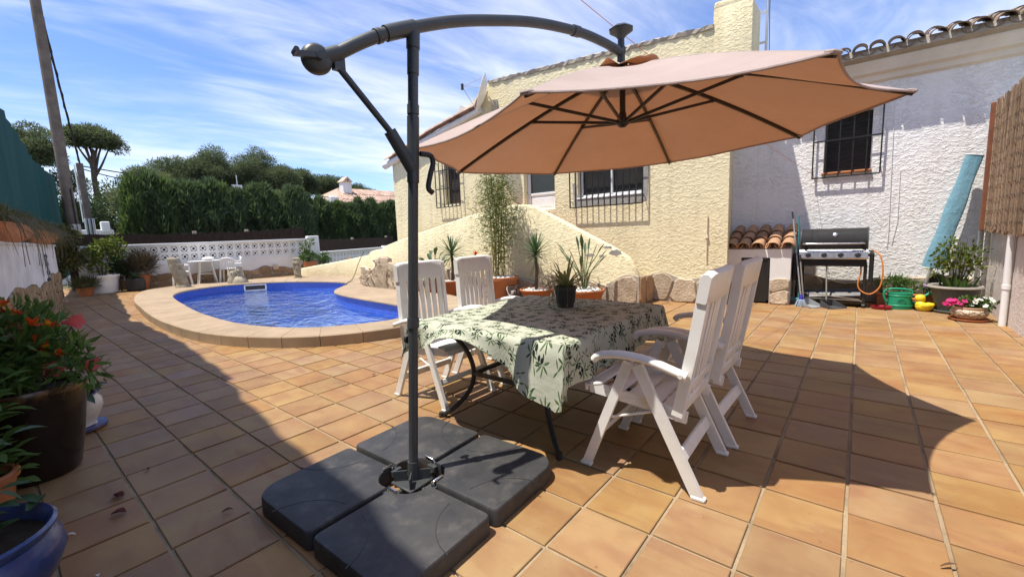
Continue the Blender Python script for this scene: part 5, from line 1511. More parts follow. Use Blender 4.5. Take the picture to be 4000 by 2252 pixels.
# watering can
wc = thing('watering_can', 'green plastic watering can with a hoop handle beside the red tray', 'watering can', (0.50, 8.46, 0.0055), R(8))
M['can_green'] = pm('can_green', (0.02, 0.30, 0.16), (0.016, 0.26, 0.14), 4, 0.35)
q = MB(); q.lathe([(0.0, 0), (0.125, 0), (0.13, 0.01), (0.128, 0.045), (0.134, 0.05), (0.134, 0.06), (0.128, 0.065), (0.124, 0.19), (0.13, 0.195), (0.13, 0.205), (0.124, 0.21), (0.122, 0.225), (0.128, 0.23), (0.128, 0.24), (0.12, 0.245), (0.115, 0.245), (0.112, 0.02), (0.0, 0.018)], (0, 0, 0), 30, sx=1.12, sy=0.8); part('body', q, M['can_green'], wc, 35)
q = MB(); q.tube(catmull([(-0.115, 0, 0.07), (-0.16, 0, 0.11), (-0.185, 0, 0.20), (-0.165, 0, 0.27), (-0.08, 0, 0.295), (0.06, 0, 0.29), (0.125, 0, 0.265), (0.13, 0, 0.235)], 5), 0.017, 8); part('handle', q, M['can_green'], wc, 60)
q = MB(); q.tube(catmull([(0.12, 0.0, 0.06), (0.19, 0.02, 0.10), (0.26, 0.03, 0.18), (0.34, 0.04, 0.245)], 5), [0.022] * 6 + [0.018] * 10, 10); part('spout', q, M['can_green'], wc, 60)
q = MB(); q.cyl((0.335, 0.04, 0.242), (0.37, 0.045, 0.268), 0.02, 0.026, 12); part('rose', q, M['pebble'], wc, 40)
q = MB(); q.tube([(0.045 * math.cos(a), -0.103, 0.13 + 0.027 * math.sin(a)) for a in np.linspace(0, 2 * PI, 25)[:-1]], 0.0028, 5, closed=True); part('emblem_ring', q, M['can_green'], wc, 60)
try:
    tcu = bpy.data.curves.new('emblem_text', 'FONT'); tcu.body = 'EPL'; tcu.size = 0.032; tcu.extrude = 0.002; tcu.align_x = 'CENTER'; tcu.align_y = 'CENTER'
    to_ = bpy.data.objects.new('emblem_tmp', tcu); col.objects.link(to_)
    dg = bpy.context.evaluated_depsgraph_get(); tme = bpy.data.meshes.new_from_object(to_.evaluated_get(dg))
    bpy.data.objects.remove(to_)
    eo = link('emblem_letters', tme, M['can_green'], wc, (0, -0.1035, 0.13), (R(90), 0, 0))
except Exception as e_: print(e_)
q = MB(); q.lathe([(0, 0.004), (0.075, 0.0), (0.10, 0.002), (0.118, 0.028), (0.126, 0.05), (0.121, 0.05), (0.11, 0.03), (0.095, 0.012), (0, 0.01)], (0, 0, 0), 28, sx=1.0, sy=0.75)
single('plastic_tray', q, pm('red_plastic', (0.33, 0.012, 0.025), (0.28, 0.01, 0.02), 4, 0.3), 'shallow red plastic tray on the tiles left of the watering can', 'tray', (0.29, 8.31, 0.0055), smooth=40)
# rubber duck
dk = thing('rubber_duck', 'big yellow rubber duck with a red bow tie on the tiles', 'toy duck', (0.765, 8.38, 0.0055), R(-12))
M['duck'] = pm('duck', (0.80, 0.58, 0.02), (0.74, 0.52, 0.02), 4, 0.35)
bm = bmesh.new(); bmesh.ops.create_icosphere(bm, subdivisions=4, radius=1.0)
for v in bm.verts:
    x, y, z = v.co
    tail = max(0, x) ** 3
    v.co = Vector((x * 0.105 * (1 + 0.08 * tail), y * 0.078 * (1 - 0.35 * tail), z * 0.062 + 0.06 + 0.055 * tail - 0.008 * max(0, -z)))
    if v.co.z < 0.003: v.co.z = 0.003
q = MB().bm(bm)
bm = bmesh.new(); bmesh.ops.create_icosphere(bm, subdivisions=4, radius=1.0)
for v in bm.verts: v.co = Vector((v.co.x * 0.060, v.co.y * 0.056, v.co.z * 0.060))
q.bm(bm, (-0.055, 0, 0.176)); q.tube([(-0.045, 0, 0.09), (-0.052, 0, 0.14)], [0.062, 0.045], 20)
q.ell((0.02, -0.068, 0.085), (0.06, 0.018, 0.032), 14, 8, Matrix.Rotation(R(-12), 3, 'Y')); q.ell((0.02, 0.068, 0.085), (0.06, 0.018, 0.032), 14, 8, Matrix.Rotation(R(-12), 3, 'Y'))
part('body', q, M['duck'], dk, 80)
q = MB(); q.ell((-0.117, 0, 0.165), (0.030, 0.030, 0.009), 14, 7, Matrix.Rotation(R(8), 3, 'Y')); q.ell((-0.112, 0, 0.155), (0.024, 0.024, 0.007), 14, 7); part('bill', q, M['orange_hose'], dk, 60)
for s in (-1, 1):
    q = MB(); q.ell((-0.098, s * 0.033, 0.195), (0.008, 0.008, 0.011), 10, 6); part('eye', q, M['pebble'], dk, 60)
q = MB()
for s in (-1, 1): q.add([(-0.094, 0, 0.112), (-0.088, s * 0.028, 0.128), (-0.086, s * 0.028, 0.098), (-0.104, 0, 0.112), (-0.098, s * 0.028, 0.128), (-0.096, s * 0.028, 0.098)], [(0, 1, 2), (3, 5, 4), (0, 3, 4, 1), (1, 4, 5, 2), (2, 5, 3, 0)])
part('bow_tie', q, pm('bow_red', (0.33, 0.03, 0.015), None, 5, 0.5), dk)
# leaning closed parasol in a blue cover
ps = thing('closed_parasol', 'closed parasol in a pale blue cover leaning in the corner by the reed screen', 'parasol', (0.80, 8.72, 0.0))
def cover_mat():
    m = new_mat('blue_cover'); t = NT(m); p = t.pos()
    c = t.mix(t.rng(t.noise(p, 4, 4), 0.3, 0.7), c4((0.20, 0.38, 0.47)), c4((0.15, 0.31, 0.40)))
    t.out(t.bsdf(c, 0.8, 0, 0.2, t.bump(t.noise(t.vmath('MULTIPLY', p, (1, 1, 0.5)), 14, 4, 0.6, 0.6), 0.7, 0.02)))
    return m
a_, b_ = Vector((0.03, -0.05, 0.60)), Vector((0.37, 0.06, 2.16))
q = MB(); n = 22; rows = []
dv = (b_ - a_).normalized(); e1 = Vector((1, 0, 0)); e1 = (e1 - dv * e1.dot(dv)).normalized(); e2 = dv.cross(e1)
for i in range(17):
    s_ = i / 16; c_ = a_ + (b_ - a_) * s_; wd = 0.112 - 0.026 * s_ + 0.006 * math.sin(s_ * 14)
    rows.append([c_ + e1 * wd * math.cos(2 * PI * k / n) + e2 * wd * 0.28 * math.sin(2 * PI * k / n) * (1 + 0.12 * math.sin(3 * 2 * PI * k / n + 2 * s_)) for k in range(n + 1)])
q.sheet(rows); part('cover', q, cover_mat(), ps, 70)
q = MB(); q.tube([rows[-1][k] for k in range(n)], 0.008, 6, closed=True); part('cover_hem', q, M['pvc'], ps, 60)
q = MB(); q.cyl((-0.10, -0.09, 0.01), (0.09, -0.03, 0.9), 0.019, None, 14); q.cyl((-0.105, -0.09, 0.006), (-0.06, -0.078, 0.2), 0.023, None, 14); part('pole', q, M['alu'], ps, 40)

# ------------------------------------------------------------------ far plastic table and chairs, statues
FZ = 0.118
pt_ = thing('plastic_table', 'round white plastic table before the openwork wall', 'table', (-16.02, 4.42, FZ))
q = MB(); q.lathe([(0, 0.70), (0.42, 0.70), (0.45, 0.71), (0.45, 0.73), (0, 0.735)], (0, 0, 0), 30); part('table_top', q, M['white_plastic'], pt_, 30)
for k in range(4):
    a = k * PI / 2 + 0.6; q = MB(); q.cyl((0.34 * math.cos(a), 0.34 * math.sin(a), 0), (0.2 * math.cos(a), 0.2 * math.sin(a), 0.70), 0.018, 0.025, 10); part('leg', q, M['white_plastic'], pt_, 40)
q = MB()
for k in range(2): a = k * PI / 2 + 0.6; q.bar((0.27 * math.cos(a), 0.27 * math.sin(a), 0.30 + 0.03 * k), (-0.27 * math.cos(a), -0.27 * math.sin(a), 0.30 + 0.03 * k), 0.015, 0.02)
part('cross_brace', q, M['white_plastic'], pt_)
q = MB(); q.ell((0, 0, 0.05), (0.19, 0.16, 0.055), 22, 10, jit=0.03)
single('folded_cushion', q, M['wall_white'], 'rounded white cushion lying on the round plastic table', 'cushion', (-16.0, 4.50, FZ + 0.735), smooth=80)
def mono(label, loc, rz):
    t = thing('plastic_chair', label, 'chair', loc, rz, 'white plastic chairs at the round table'); wp_ = M['white_plastic']
    q = MB(); q.rbox((0, 0, 0.43), (0.42, 0.44, 0.025), 0.01, 2); part('seat', q, wp_, t, 40)
    for sx in (-1, 1):
        for sy in (-1, 1):
            q = MB(); q.bar((sx * 0.185, sy * 0.20, 0.43), (sx * 0.235, sy * 0.235, 0.0), 0.045, 0.03); part('leg', q, wp_, t)
    def bp(a, z): return (-0.20 - 0.10 * (z - 0.43) - 0.0 + 0.05 * (1 - math.cos(a)), 0.215 * math.sin(a) / math.sin(1.25) * (1 - 0.12 * (z - 0.43)), z)
    for k in range(8):
        a = -1.0 + 2.0 * k / 7; top = 0.78 - 0.05 * (a / 1.0) ** 2
        q = MB(); q.barpath([bp(a, 0.43), bp(a, 0.60), bp(a, top)], 0.034, 0.01, up=(1, 0, 0)); part('back_slat', q, wp_, t)
    q = MB(); q.tube([bp(a, 0.79 - 0.075 * (a / 1.2) ** 4 * 1.6 - 0.03 * (a) ** 2) for a in np.linspace(-1.2, 1.2, 15)], 1.0, 8, sx=0.032, sy=0.012); part('top_rail', q, wp_, t, 60)
    for s in (-1, 1):
        q = MB(); q.tube(catmull([bp(s * 1.2, 0.66), (-0.05, s * 0.25, 0.635), (0.12, s * 0.25, 0.63), (0.19, s * 0.235, 0.60), (0.20, s * 0.225, 0.43)], 4), 1.0, 8, sx=0.022, sy=0.014); part('armrest', q, wp_, t, 60)
    return t
mono('white plastic chair with its slatted back to the pool, nearest of the three', (-15.78, 4.98, FZ), R(150))
mono('white plastic chair at the right of the round table, side-on', (-16.25, 5.25, FZ), R(-95))
mono('white plastic chair half hidden behind the big left stone head', (-16.1, 3.80, FZ), R(75))
M['cast_stone'] = pm('cast_stone', (0.40, 0.35, 0.26), (0.26, 0.23, 0.175), 9, 0.9, 0.6, 60, 0.006, 0.15)
def moai(label, loc, rz, h, lean=0.0, sx=1.0):
    """long stone head: brow, deep eyes, long nose, lips, chin, ears"""
    t = thing('stone_head_statue', label, 'statue', loc, rz, 'stone heads standing on the pool edge')
    bm = bmesh.new(); bmesh.ops.create_cube(bm, size=1.0); bmesh.ops.subdivide_edges(bm, edges=bm.edges[:], cuts=20, use_grid_fill=True)
    for v in bm.verts:
        x, y, z = v.co.x * 2, v.co.y * 2, v.co.z + 0.5
        # superellipse section, faces +x
        l = (abs(x) ** 4 + abs(y) ** 4) ** 0.25 or 1; s_ = max(abs(x), abs(y)) / l
        wy = np.interp(z, [0, 0.06, 0.10, 0.3, 0.55, 0.75, 0.97, 1.0], [0.195, 0.19, 0.15, 0.165, 0.17, 0.172, 0.165, 0.14]); wx = np.interp(z, [0, 0.06, 0.10, 0.3, 0.55, 0.75, 0.97, 1.0], [0.19, 0.185, 0.135, 0.145, 0.15, 0.15, 0.145, 0.12])
        X, Y = x * s_ * wx, y * s_ * wy
        if x > 0.3 and 0.1 < z:
            f = min(1, (x - 0.3) / 0.5); ay = abs(Y)
            d = 0.0
            d += 0.055 * math.exp(-((z - 0.74) / 0.035) ** 2) * (1 if ay < 0.14 else 0.4)          # brow
            d -= 0.045 * math.exp(-((z - 0.665) / 0.045) ** 2) * math.exp(-((ay - 0.075) / 0.045) ** 2)   # eyes
            nz = np.interp(z, [0.40, 0.43, 0.70], [0, 0.085, 0.03]) if 0.40 < z < 0.72 else 0
            d += nz * math.exp(-(ay / np.interp(z, [0.42, 0.7], [0.05, 0.028])) ** 2)                # nose
            d += 0.03 * math.exp(-((z - 0.335) / 0.020) ** 2) * math.exp(-(ay / 0.08) ** 2) + 0.03 * math.exp(-((z - 0.285) / 0.02) ** 2) * math.exp(-(ay / 0.07) ** 2)
            d += 0.05 * math.exp(-((z - 0.20) / 0.04) ** 2) * math.exp(-(ay / 0.10) ** 2)            # chin
            d -= 0.02 * math.exp(-((z - 0.45) / 0.06) ** 2) * math.exp(-((ay - 0.1) / 0.04) ** 2)
            X += d * f * 1.5
        if abs(Y) > 0.12 and -0.09 < X < 0.0 and 0.42 < z < 0.75: Y *= 1.10                            # ears
        v.co = Vector((X + lean * (z - 0.1) * -1, Y * sx, z)) * h
    q = MB().bm(bm); part('head', q, M['cast_stone'], t, 80)
    return t
moai('big stone head statue leaning in profile at the left end of the pool', (-15.14, 3.56, 0.15), R(45), 0.86, 0.22, 1.0)
moai('upright square stone head statue with brow facing the pool at the pool wall', (-14.35, 6.48, 0.15), R(-32), 0.66, 0.0, 1.0)
sm = moai('small double stone figure with a tall square hat on the pool edge', (-14.68, 4.90, 0.15), R(-45), 0.50, 0.0, 0.8); 
q = MB(); q.rbox((0, 0, 0.545), (0.15, 0.15, 0.12), 0.012, 1); part('hat', q, M['pebble'], sm, 40)
q = MB(); q.lathe([(0.0, 0.0), (0.17, 0.0), (0.16, 0.10), (0.11, 0.20), (0.10, 0.30), (0.07, 0.36), (0.0, 0.38)], (0.0, -0.20, 0), 18); q.ell((0.08, -0.20, 0.29), (0.045, 0.02, 0.05), 10, 8); part('second_head', q, M['cast_stone'], sm, 60)
q = MB(); q.lathe([(0.22, 0.0), (0.20, 0.08), (0.10, 0.2)], (0.02, 0.0, 0), 18); part('shoulders', q, M['cast_stone'], sm, 60)
# rock slabs set on edge behind the pool nose
rk = thing('fountain_rock', 'pale upright rock slabs at the back of the pool nose', 'rock', (-9.1, 6.30, 0.0))
random.seed(21)
for (x0, x1, h0_, h1_, y0) in [(-1.15, -0.72, 0.62, 0.50, -0.05), (-0.74, -0.30, 0.52, 0.62, -0.12), (-0.30, 0.20, 0.82, 0.86, -0.16), (0.18, 0.62, 0.76, 0.58, -0.14), (0.60, 1.15, 0.56, 0.50, -0.10)]:
    bm = bmesh.new(); bmesh.ops.create_cube(bm, size=1.0); bmesh.ops.subdivide_edges(bm, edges=bm.edges[:], cuts=7, use_grid_fill=True)
    for v in bm.verts:
        u_, w_, z_ = v.co.x + 0.5, v.co.y + 0.5, v.co.z + 0.5
        hh = h0_ + (h1_ - h0_) * u_ + 0.05 * math.sin(u_ * 3.1)
        n_ = 0.018 * math.sin(11 * u_ + 7 * z_ + x0 * 9) + 0.014 * math.sin(23 * z_ + 17 * u_)
        v.co = Vector((x0 + (x1 - x0) * u_ + 0.02 * math.sin(9 * z_), y0 + 0.16 * w_ + (n_ * 2 if w_ < 0.5 else 0), hh * z_ * (1 if z_ < 0.98 else 1 - 0.04 * abs(2 * w_ - 1))))
    q = MB().bm(bm); part('rock_slab', q, M['stone'], rk, 30)
q = MB(); q.tube(catmull([(-11.98, 7.50, 0.93), (-12.02, 7.44, 0.83), (-11.9, 7.2, 0.55), (-11.6, 6.9, 0.32), (-11.2, 6.55, 0.19), (-10.9, 6.25, 0.165), (-10.75, 6.05, 0.11), (-10.78, 5.95, -0.06)], 6), 0.013, 8)
single('pool_hose', q, pm('hose_olive', (0.12, 0.11, 0.05), (0.09, 0.085, 0.04), 6, 0.5), 'olive green hose hanging from the low wall into the pool', 'hose', smooth=60)
# ------------------------------------------------------------------ plants
M['leaf_yucca'] = leaf_mat('leaf_yucca', (0.045, 0.105, 0.045), (0.10, 0.16, 0.075), 0.15)
M['leaf_strel'] = leaf_mat('leaf_strel', (0.05, 0.10, 0.05), (0.09, 0.14, 0.075), 0.15)
M['leaf_bamboo'] = leaf_mat('leaf_bamboo', (0.085, 0.13, 0.025), (0.16, 0.18, 0.045), 0.35)
M['cane'] = pm('cane', (0.34, 0.26, 0.06), (0.24, 0.20, 0.05), 12, 0.5)
M['leaf_spider'] = leaf_mat('leaf_spider', (0.16, 0.20, 0.07), (0.36, 0.37, 0.19), 0.35)
M['leaf_dark'] = leaf_mat('leaf_dark', (0.020, 0.055, 0.016), (0.05, 0.095, 0.03), 0.25)
M['leaf_mid'] = leaf_mat('leaf_mid', (0.055, 0.115, 0.028), (0.115, 0.19, 0.045), 0.35)
M['leaf_lime'] = leaf_mat('leaf_lime', (0.07, 0.12, 0.02), (0.19, 0.20, 0.035), 0.3)
M['leaf_olive'] = leaf_mat('leaf_olive', (0.07, 0.085, 0.03), (0.15, 0.14, 0.055), 0.3)
M['leaf_dry'] = leaf_mat('leaf_dry', (0.10, 0.095, 0.035), (0.20, 0.16, 0.075), 0.25)
M['leaf_purple'] = leaf_mat('leaf_purple', (0.05, 0.055, 0.03), (0.10, 0.05, 0.05), 0.25)
M['stem'] = pm('stem', (0.12, 0.10, 0.05), (0.09, 0.07, 0.04), 10, 0.8)
M['stem_green'] = pm('stem_green', (0.12, 0.17, 0.06), (0.09, 0.13, 0.05), 10, 0.6)
def petal_mat(name, a, b): return leaf_mat(name, a, b, 0.3, 0.6, 0.12)
M['pet_red'] = petal_mat('pet_red', (0.55, 0.045, 0.012), (0.65, 0.12, 0.015))
M['pet_yellow'] = petal_mat('pet_yellow', (0.70, 0.42, 0.03), (0.65, 0.30, 0.02))
M['pet_pink'] = petal_mat('pet_pink', (0.55, 0.09, 0.12), (0.60, 0.19, 0.19))
M['pet_magenta'] = petal_mat('pet_magenta', (0.60, 0.025, 0.18), (0.66, 0.05, 0.25))
M['pet_white'] = petal_mat('pet_white', (0.75, 0.75, 0.70), (0.80, 0.80, 0.76))

def blade(mb, p, d, L, w, droop=0.2, n=5, fold=0.25, tip=0.0, base=0.35, wide=0.45):
    """one leaf: curved strip folded along its midrib"""
    p, d = V3(p), V3(d).normalized()
    side = d.cross(Vector((0, 0, 1)))
    if side.length < 0.05: side = Vector((1, 0, 0))
    side.normalize(); b0 = len(mb.v); vs, fs = [], []
    for i in range(n + 1):
        t = i / n
        c = p + d * L * t + Vector((0, 0, -droop * L * t * t))
        tang = (d + Vector((0, 0, -2 * droop * t))).normalized(); up = side.cross(tang)
        ww = w * (base + (1 - base) * min(1, t / wide)) if t < wide else w * max(tip, 1 - ((t - wide) / (1 - wide)) ** 1.7)
        vs += [c - side * ww * 0.5 + up * fold * ww * 0.5, c, c + side * ww * 0.5 + up * fold * ww * 0.5]
    for i in range(n):
        a = i * 3
        fs += [(a, a + 1, a + 4, a + 3), (a + 1, a + 2, a + 5, a + 4)]
    mb.add(vs, fs); return mb
def rdir(el0, el1, az=None):
    a = random.uniform(0, 2 * PI) if az is None else az; e = R(random.uniform(el0, el1))
    return Vector((math.cos(a) * math.cos(e), math.sin(a) * math.cos(e), math.sin(e)))
def leaf_quads(P, D, L, W, rng, twist=1.0):
    """many simple leaves as rhombic quads: points P, directions D, lengths L, widths W -> verts, faces"""
    P = np.asarray(P, float); D = np.asarray(D, float); n = len(P)
    D = D / np.maximum(1e-6, np.linalg.norm(D, axis=1, keepdims=True))
    A = rng.normal(size=(n, 3)) * twist + np.array([0, 0, 0.6]); S = np.cross(D, A); S /= np.maximum(1e-6, np.linalg.norm(S, axis=1, keepdims=True))
    L = np.broadcast_to(np.asarray(L, float), (n,))[:, None]; W = np.broadcast_to(np.asarray(W, float), (n,))[:, None]
    m = P + D * L * 0.45
    V_ = np.stack([P, m + S * W * 0.5, P + D * L, m - S * W * 0.5], 1).reshape(-1, 3)
    return V_, np.arange(4 * n).reshape(-1, 4)
def cloud_mesh(name, blobs, n, L, W, rng, up=0.35, shell=0.55, spread=0.7):
    """foliage spread through ellipsoids (cx,cy,cz,rx,ry,rz,weight), leaves pointing outward and up"""
    wts = np.array([b[6] if len(b) > 6 else b[3] * b[4] * b[5] for b in blobs]); wts = wts / wts.sum()
    idx = rng.choice(len(blobs), n, p=wts); Bq = np.array([b[:6] for b in blobs])[idx]
    u = rng.normal(size=(n, 3)); u /= np.linalg.norm(u, axis=1, keepdims=True)
    r = (shell + (1 - shell) * rng.random(n) ** 0.6)[:, None] * (1 + 0.10 * rng.normal(size=(n, 1)))
    P = Bq[:, :3] + u * r * Bq[:, 3:6]
    D = u + np.array([0, 0, up]) + rng.normal(size=(n, 3)) * spread
    V_, F_ = leaf_quads(P, D, L * (0.6 + 0.8 * rng.random(n)), W * (0.7 + 0.6 * rng.random(n)), rng)
    return quick_mesh(name, V_, F_)
def pot_mb(r0, r1, h, rim=0.03, rimw=0.015, th=0.015, n=30):
    return MB().lathe([(0.0, 0.0), (r0, 0.0), (r0 + (r1 - r0) * 0.5, (h - rim) * 0.5), (r1 - 0.004, h - rim), (r1 + rimw, h - rim + 0.004), (r1 + rimw + 0.003, h - 0.006), (r1 + rimw - 0.004, h), (r1 - th + 0.004, h), (r1 - th, h - 0.03), (r1 - th - 0.004, h - 0.06), (0.0, h - 0.06)], (0, 0, 0), n)
def soil_disc(r, z, n=24):
    mb = MB(); vs = [(0, 0, z + 0.012)] + [(r * math.cos(2 * PI * k / n), r * math.sin(2 * PI * k / n), z + random.uniform(-.006, .006)) for k in range(n)]
    return mb.add(vs, [(0, 1 + k, 1 + (k + 1) % n) for k in range(n)])
def pebbles(parent, r, z, n, s=0.03):
    for k in range(n):
        a = 2.399 * k; q = r * math.sqrt((k + 0.5) / n); mb = MB()
        mb.ell((q * math.cos(a), q * math.sin(a), z + random.uniform(0, 0.012)), (s * random.uniform(.75, 1.25), s * random.uniform(.6, 1.0), s * random.uniform(.45, .7)), 8, 5, Matrix.Rotation(random.uniform(0, 3), 3, 'Z'), 0.06)
        part('pebble', mb, M['pebble'], parent, 80)

random.seed(5)
# -- spider plant on the table
sp_ = thing('spider_plant', 'spider plant with striped arching leaves in a dark square-shouldered pot on the table', 'potted plant', (-1.792, 2.868, 0.7375))
q = MB(); q.lathe([(0.0, 0.0), (0.062, 0.0), (0.064, 0.03), (0.072, 0.034), (0.084, 0.135), (0.088, 0.14), (0.088, 0.165), (0.08, 0.165), (0.076, 0.13), (0.0, 0.13)], (0, 0, 0), 24); part('pot', q, pm('pot_slate', (0.06, 0.055, 0.05), (0.04, 0.037, 0.034), 8, 0.55, 0.2), sp_, 35)
part('soil', soil_disc(0.078, 0.145), M['soil'], sp_)
for k in range(46):
    a = k * 2.399; e = random.uniform(25, 80); L_ = random.uniform(0.26, 0.46)
    mb = MB(); blade(mb, (0.02 * math.cos(a), 0.02 * math.sin(a), 0.145), rdir(e, e, a), L_, 0.021, random.uniform(0.25, 0.75), 7, 0.3, 0, 0.7, 0.3); part('leaf', mb, M['leaf_spider'], sp_, 60)
for a in (-1.5, -0.9, -2.3, 0.4, 3.0):
    rr_ = Vector((math.cos(a), math.sin(a), 0)); mb = MB()
    mb.tube(catmull([(0, 0, 0.15), rr_ * 0.08 + Vector((0, 0, 0.21)), rr_ * 0.13 + Vector((0, 0, 0.12)), rr_ * 0.135 + Vector((0, 0, 0.02))], 4), 0.002, 4)
    for k in range(7): blade(mb, rr_ * 0.135 + Vector((0, 0, 0.045)), rdir(-40, 40), 0.05, 0.007, 0.4, 3)
    part('runner', mb, M['leaf_spider'], sp_, 60)

def yucca(label, loc, pot, potmat, th, lean, nl, LL, seed, peb=True, old=6):
    random.seed(seed)
    t = thing('yucca', label, 'potted plant', loc)
    part('pot', pot_mb(*pot), potmat, t, 35)
    h = pot[2]; part('soil', soil_disc(pot[1] - 0.02, h - 0.045), M['soil'], t)
    if peb: pebbles(t, pot[1] - 0.05, h - 0.025, 38, 0.036)
    top = Vector((lean[0], lean[1], th)); q = MB(); pts = catmull([(0, 0, h - 0.05), top * 0.5 + Vector((0.02, 0, h * 0.4)), top], 5)
    q.tube(pts, [0.034 - 0.010 * i / len(pts) + random.uniform(-.002, .002) for i in range(len(pts))], 9); part('trunk', q, M['bark'], t, 50)
    for k in range(nl):
        f = k / nl; a = k * 2.399; e = 88 - 108 * f ** 0.9 + random.uniform(-8, 8)
        mb = MB(); blade(mb, top + Vector((0, 0, 0.05 * (1 - f))), rdir(e, e, a), LL * random.uniform(0.85, 1.1) * (0.8 + 0.3 * math.sin(PI * min(1, f * 1.3))), 0.030, 0.05 + 0.10 * f, 4, 0.35, 0, 0.75, 0.25); part('leaf', mb, M['leaf_yucca'], t, 40)
    for k in range(old):
        a = random.uniform(0, 6.28); mb = MB(); blade(mb, top - Vector((0, 0, 0.05)), rdir(-70, -40, a), LL * 0.8, 0.018, 0.15, 4); part('dead_leaf', mb, M['leaf_dry'], t, 40)
    return t
yucca('small yucca with a spiky green rosette behind the left pair of chairs', (-7.12, 6.62, 0.0055), (0.20, 0.27, 0.33, 0.04, 0.012), M['terracotta'], 0.90, (0.02, 0.0), 62, 0.50, 3)
yucca('yucca on a bare trunk between the bamboo and the spoon-leaved plant', (-4.78, 6.60, 0.0055), (0.22, 0.30, 0.255, 0.03, 0.02), M['terracotta'], 0.90, (0.01, 0.0), 66, 0.50, 8)
# -- bamboo in the big clay pot
random.seed(15)
bb = thing('bamboo', 'tall clump of bamboo in a big terracotta pot against the stair wall', 'potted plant', (-5.66, 6.62, 0.0055))
part('pot', pot_mb(0.23, 0.33, 0.46, 0.07, 0.022, 0.03), M['terracotta_clay'], bb, 35); part('soil', soil_disc(0.30, 0.41), M['soil'], bb); pebbles(bb, 0.26, 0.435, 20, 0.055)
canes = []
for k in range(15):
    a = random.uniform(0, 6.28); r_ = random.uniform(0.03, 0.17); b0_ = Vector((r_ * math.cos(a) - 0.08, r_ * math.sin(a), 0.40)); le = Vector((random.uniform(-.28, .26), random.uniform(-.12, .12), random.uniform(1.9, 2.3)))
    pts = catmull([b0_, b0_ + le * 0.5 + Vector((0, 0, 0.05)), b0_ + le], 7); q = MB(); q.tube(pts, [0.009 - 0.006 * i / len(pts) for i in range(len(pts))], 6); part('cane', q, M['cane'], bb, 50); canes.append(pts)
rng = np.random.default_rng(4); Pp, Dd = [], []
for pts in canes:
    for k in range(420):
        s_ = random.betavariate(2.3, 1.5); i = min(len(pts) - 2, int(s_ * (len(pts) - 1))); p = np.array(pts[i]) + (np.array(pts[i + 1]) - np.array(pts[i])) * random.random()
        wd = 0.10 + 0.22 * math.sin(PI * min(1, max(0, (s_ - 0.15) / 0.85)))
        Pp.append(p + rng.normal(size=3) * np.array([wd, wd, 0.08]) * 0.62); Dd.append(rng.normal(size=3) * np.array([1, 1, .5]) + np.array([0, 0, -0.25]))
V_, F_ = leaf_quads(np.array(Pp), np.array(Dd), 0.075 + 0.05 * rng.random(len(Pp)), 0.012, rng); part('foliage', quick_mesh('bamboo_leaves', V_, F_), M['leaf_bamboo'], bb)
# -- spoon-leaved strelitzia in a red bowl
random.seed(25)
sj = thing('strelitzia', 'rush strelitzia with spoon tipped leaves in a wide terracotta bowl of pebbles', 'potted plant', (-3.76, 6.60, 0.0055))
part('pot', pot_mb(0.26, 0.36, 0.30, 0.045, 0.015), M['terracotta'], sj, 35); part('soil', soil_disc(0.33, 0.255), M['soil'], sj); pebbles(sj, 0.30, 0.28, 46, 0.042)
for k, (dx, dz, yy) in enumerate([(-0.46, 0.90, 0), (-0.37, 0.64, .1), (-0.14, 0.72, -.1), (-0.17, 0.98, .1), (-0.02, 1.02, 0), (0.04, 0.92, .15), (0.07, 0.98, -.1), (0.18, 0.80, .1), (0.36, 0.86, 0), (0.45, 0.66, -.1), (-0.30, 0.78, -.15), (0.26, 0.7, .2), (0.10, 0.6, -.2), (-0.08, 0.85, .2)]):
    p0 = Vector((random.uniform(-.05, .05), random.uniform(-.05, .05), 0.26)); p1 = Vector((dx * 0.8, yy, 0.26 + dz * 0.76))
    mid = (p0 + p1) / 2 + Vector((-dx * 0.12, 0, 0.05)); q = MB(); pts = catmull([p0, mid, p1], 6); q.tube(pts, 0.008, 6); so = part('stalk', q, M['stem_green'], sj, 60)
    d_ = V3(pts[-1]) - V3(pts[-3]); mb = MB(); blade(mb, pts[-1], d_, 0.25, 0.058, 0.0, 5, 0.5, 0.0, 0.3, 0.45); part('leaf', mb, M['leaf_strel'], so, 60)
# -- broad leaved bird of paradise at the left
random.seed(31)
bp_ = thing('bird_of_paradise', 'broad leaved bird of paradise plant behind the umbrella pole', 'potted plant', (-7.78, 6.62, 0.0055))
part('pot', pot_mb(0.18, 0.25, 0.30, 0.04, 0.012), M['terracotta'], bp_, 35); part('soil', soil_disc(0.22, 0.255), M['soil'], bp_)
for k in range(15):
    a = k * 2.399 + 0.3; e = random.uniform(52, 82); L_ = random.uniform(0.40, 0.66); d_ = rdir(e, e, a); p0 = Vector((0.05 * math.cos(a), 0.05 * math.sin(a), 0.26)); p1 = p0 + d_ * L_
    q = MB(); q.tube([p0, (p0 + p1) / 2 + Vector((0, 0, 0.02)), p1], 0.008, 6); so = part('stalk', q, M['stem_green'], bp_, 60)
    mb = MB(); blade(mb, p1, rdir(30, 70, a), random.uniform(0.24, 0.34), 0.11, 0.35, 6, 0.4, 0, 0.3, 0.45); part('leaf', mb, M['leaf_strel'], so, 60)
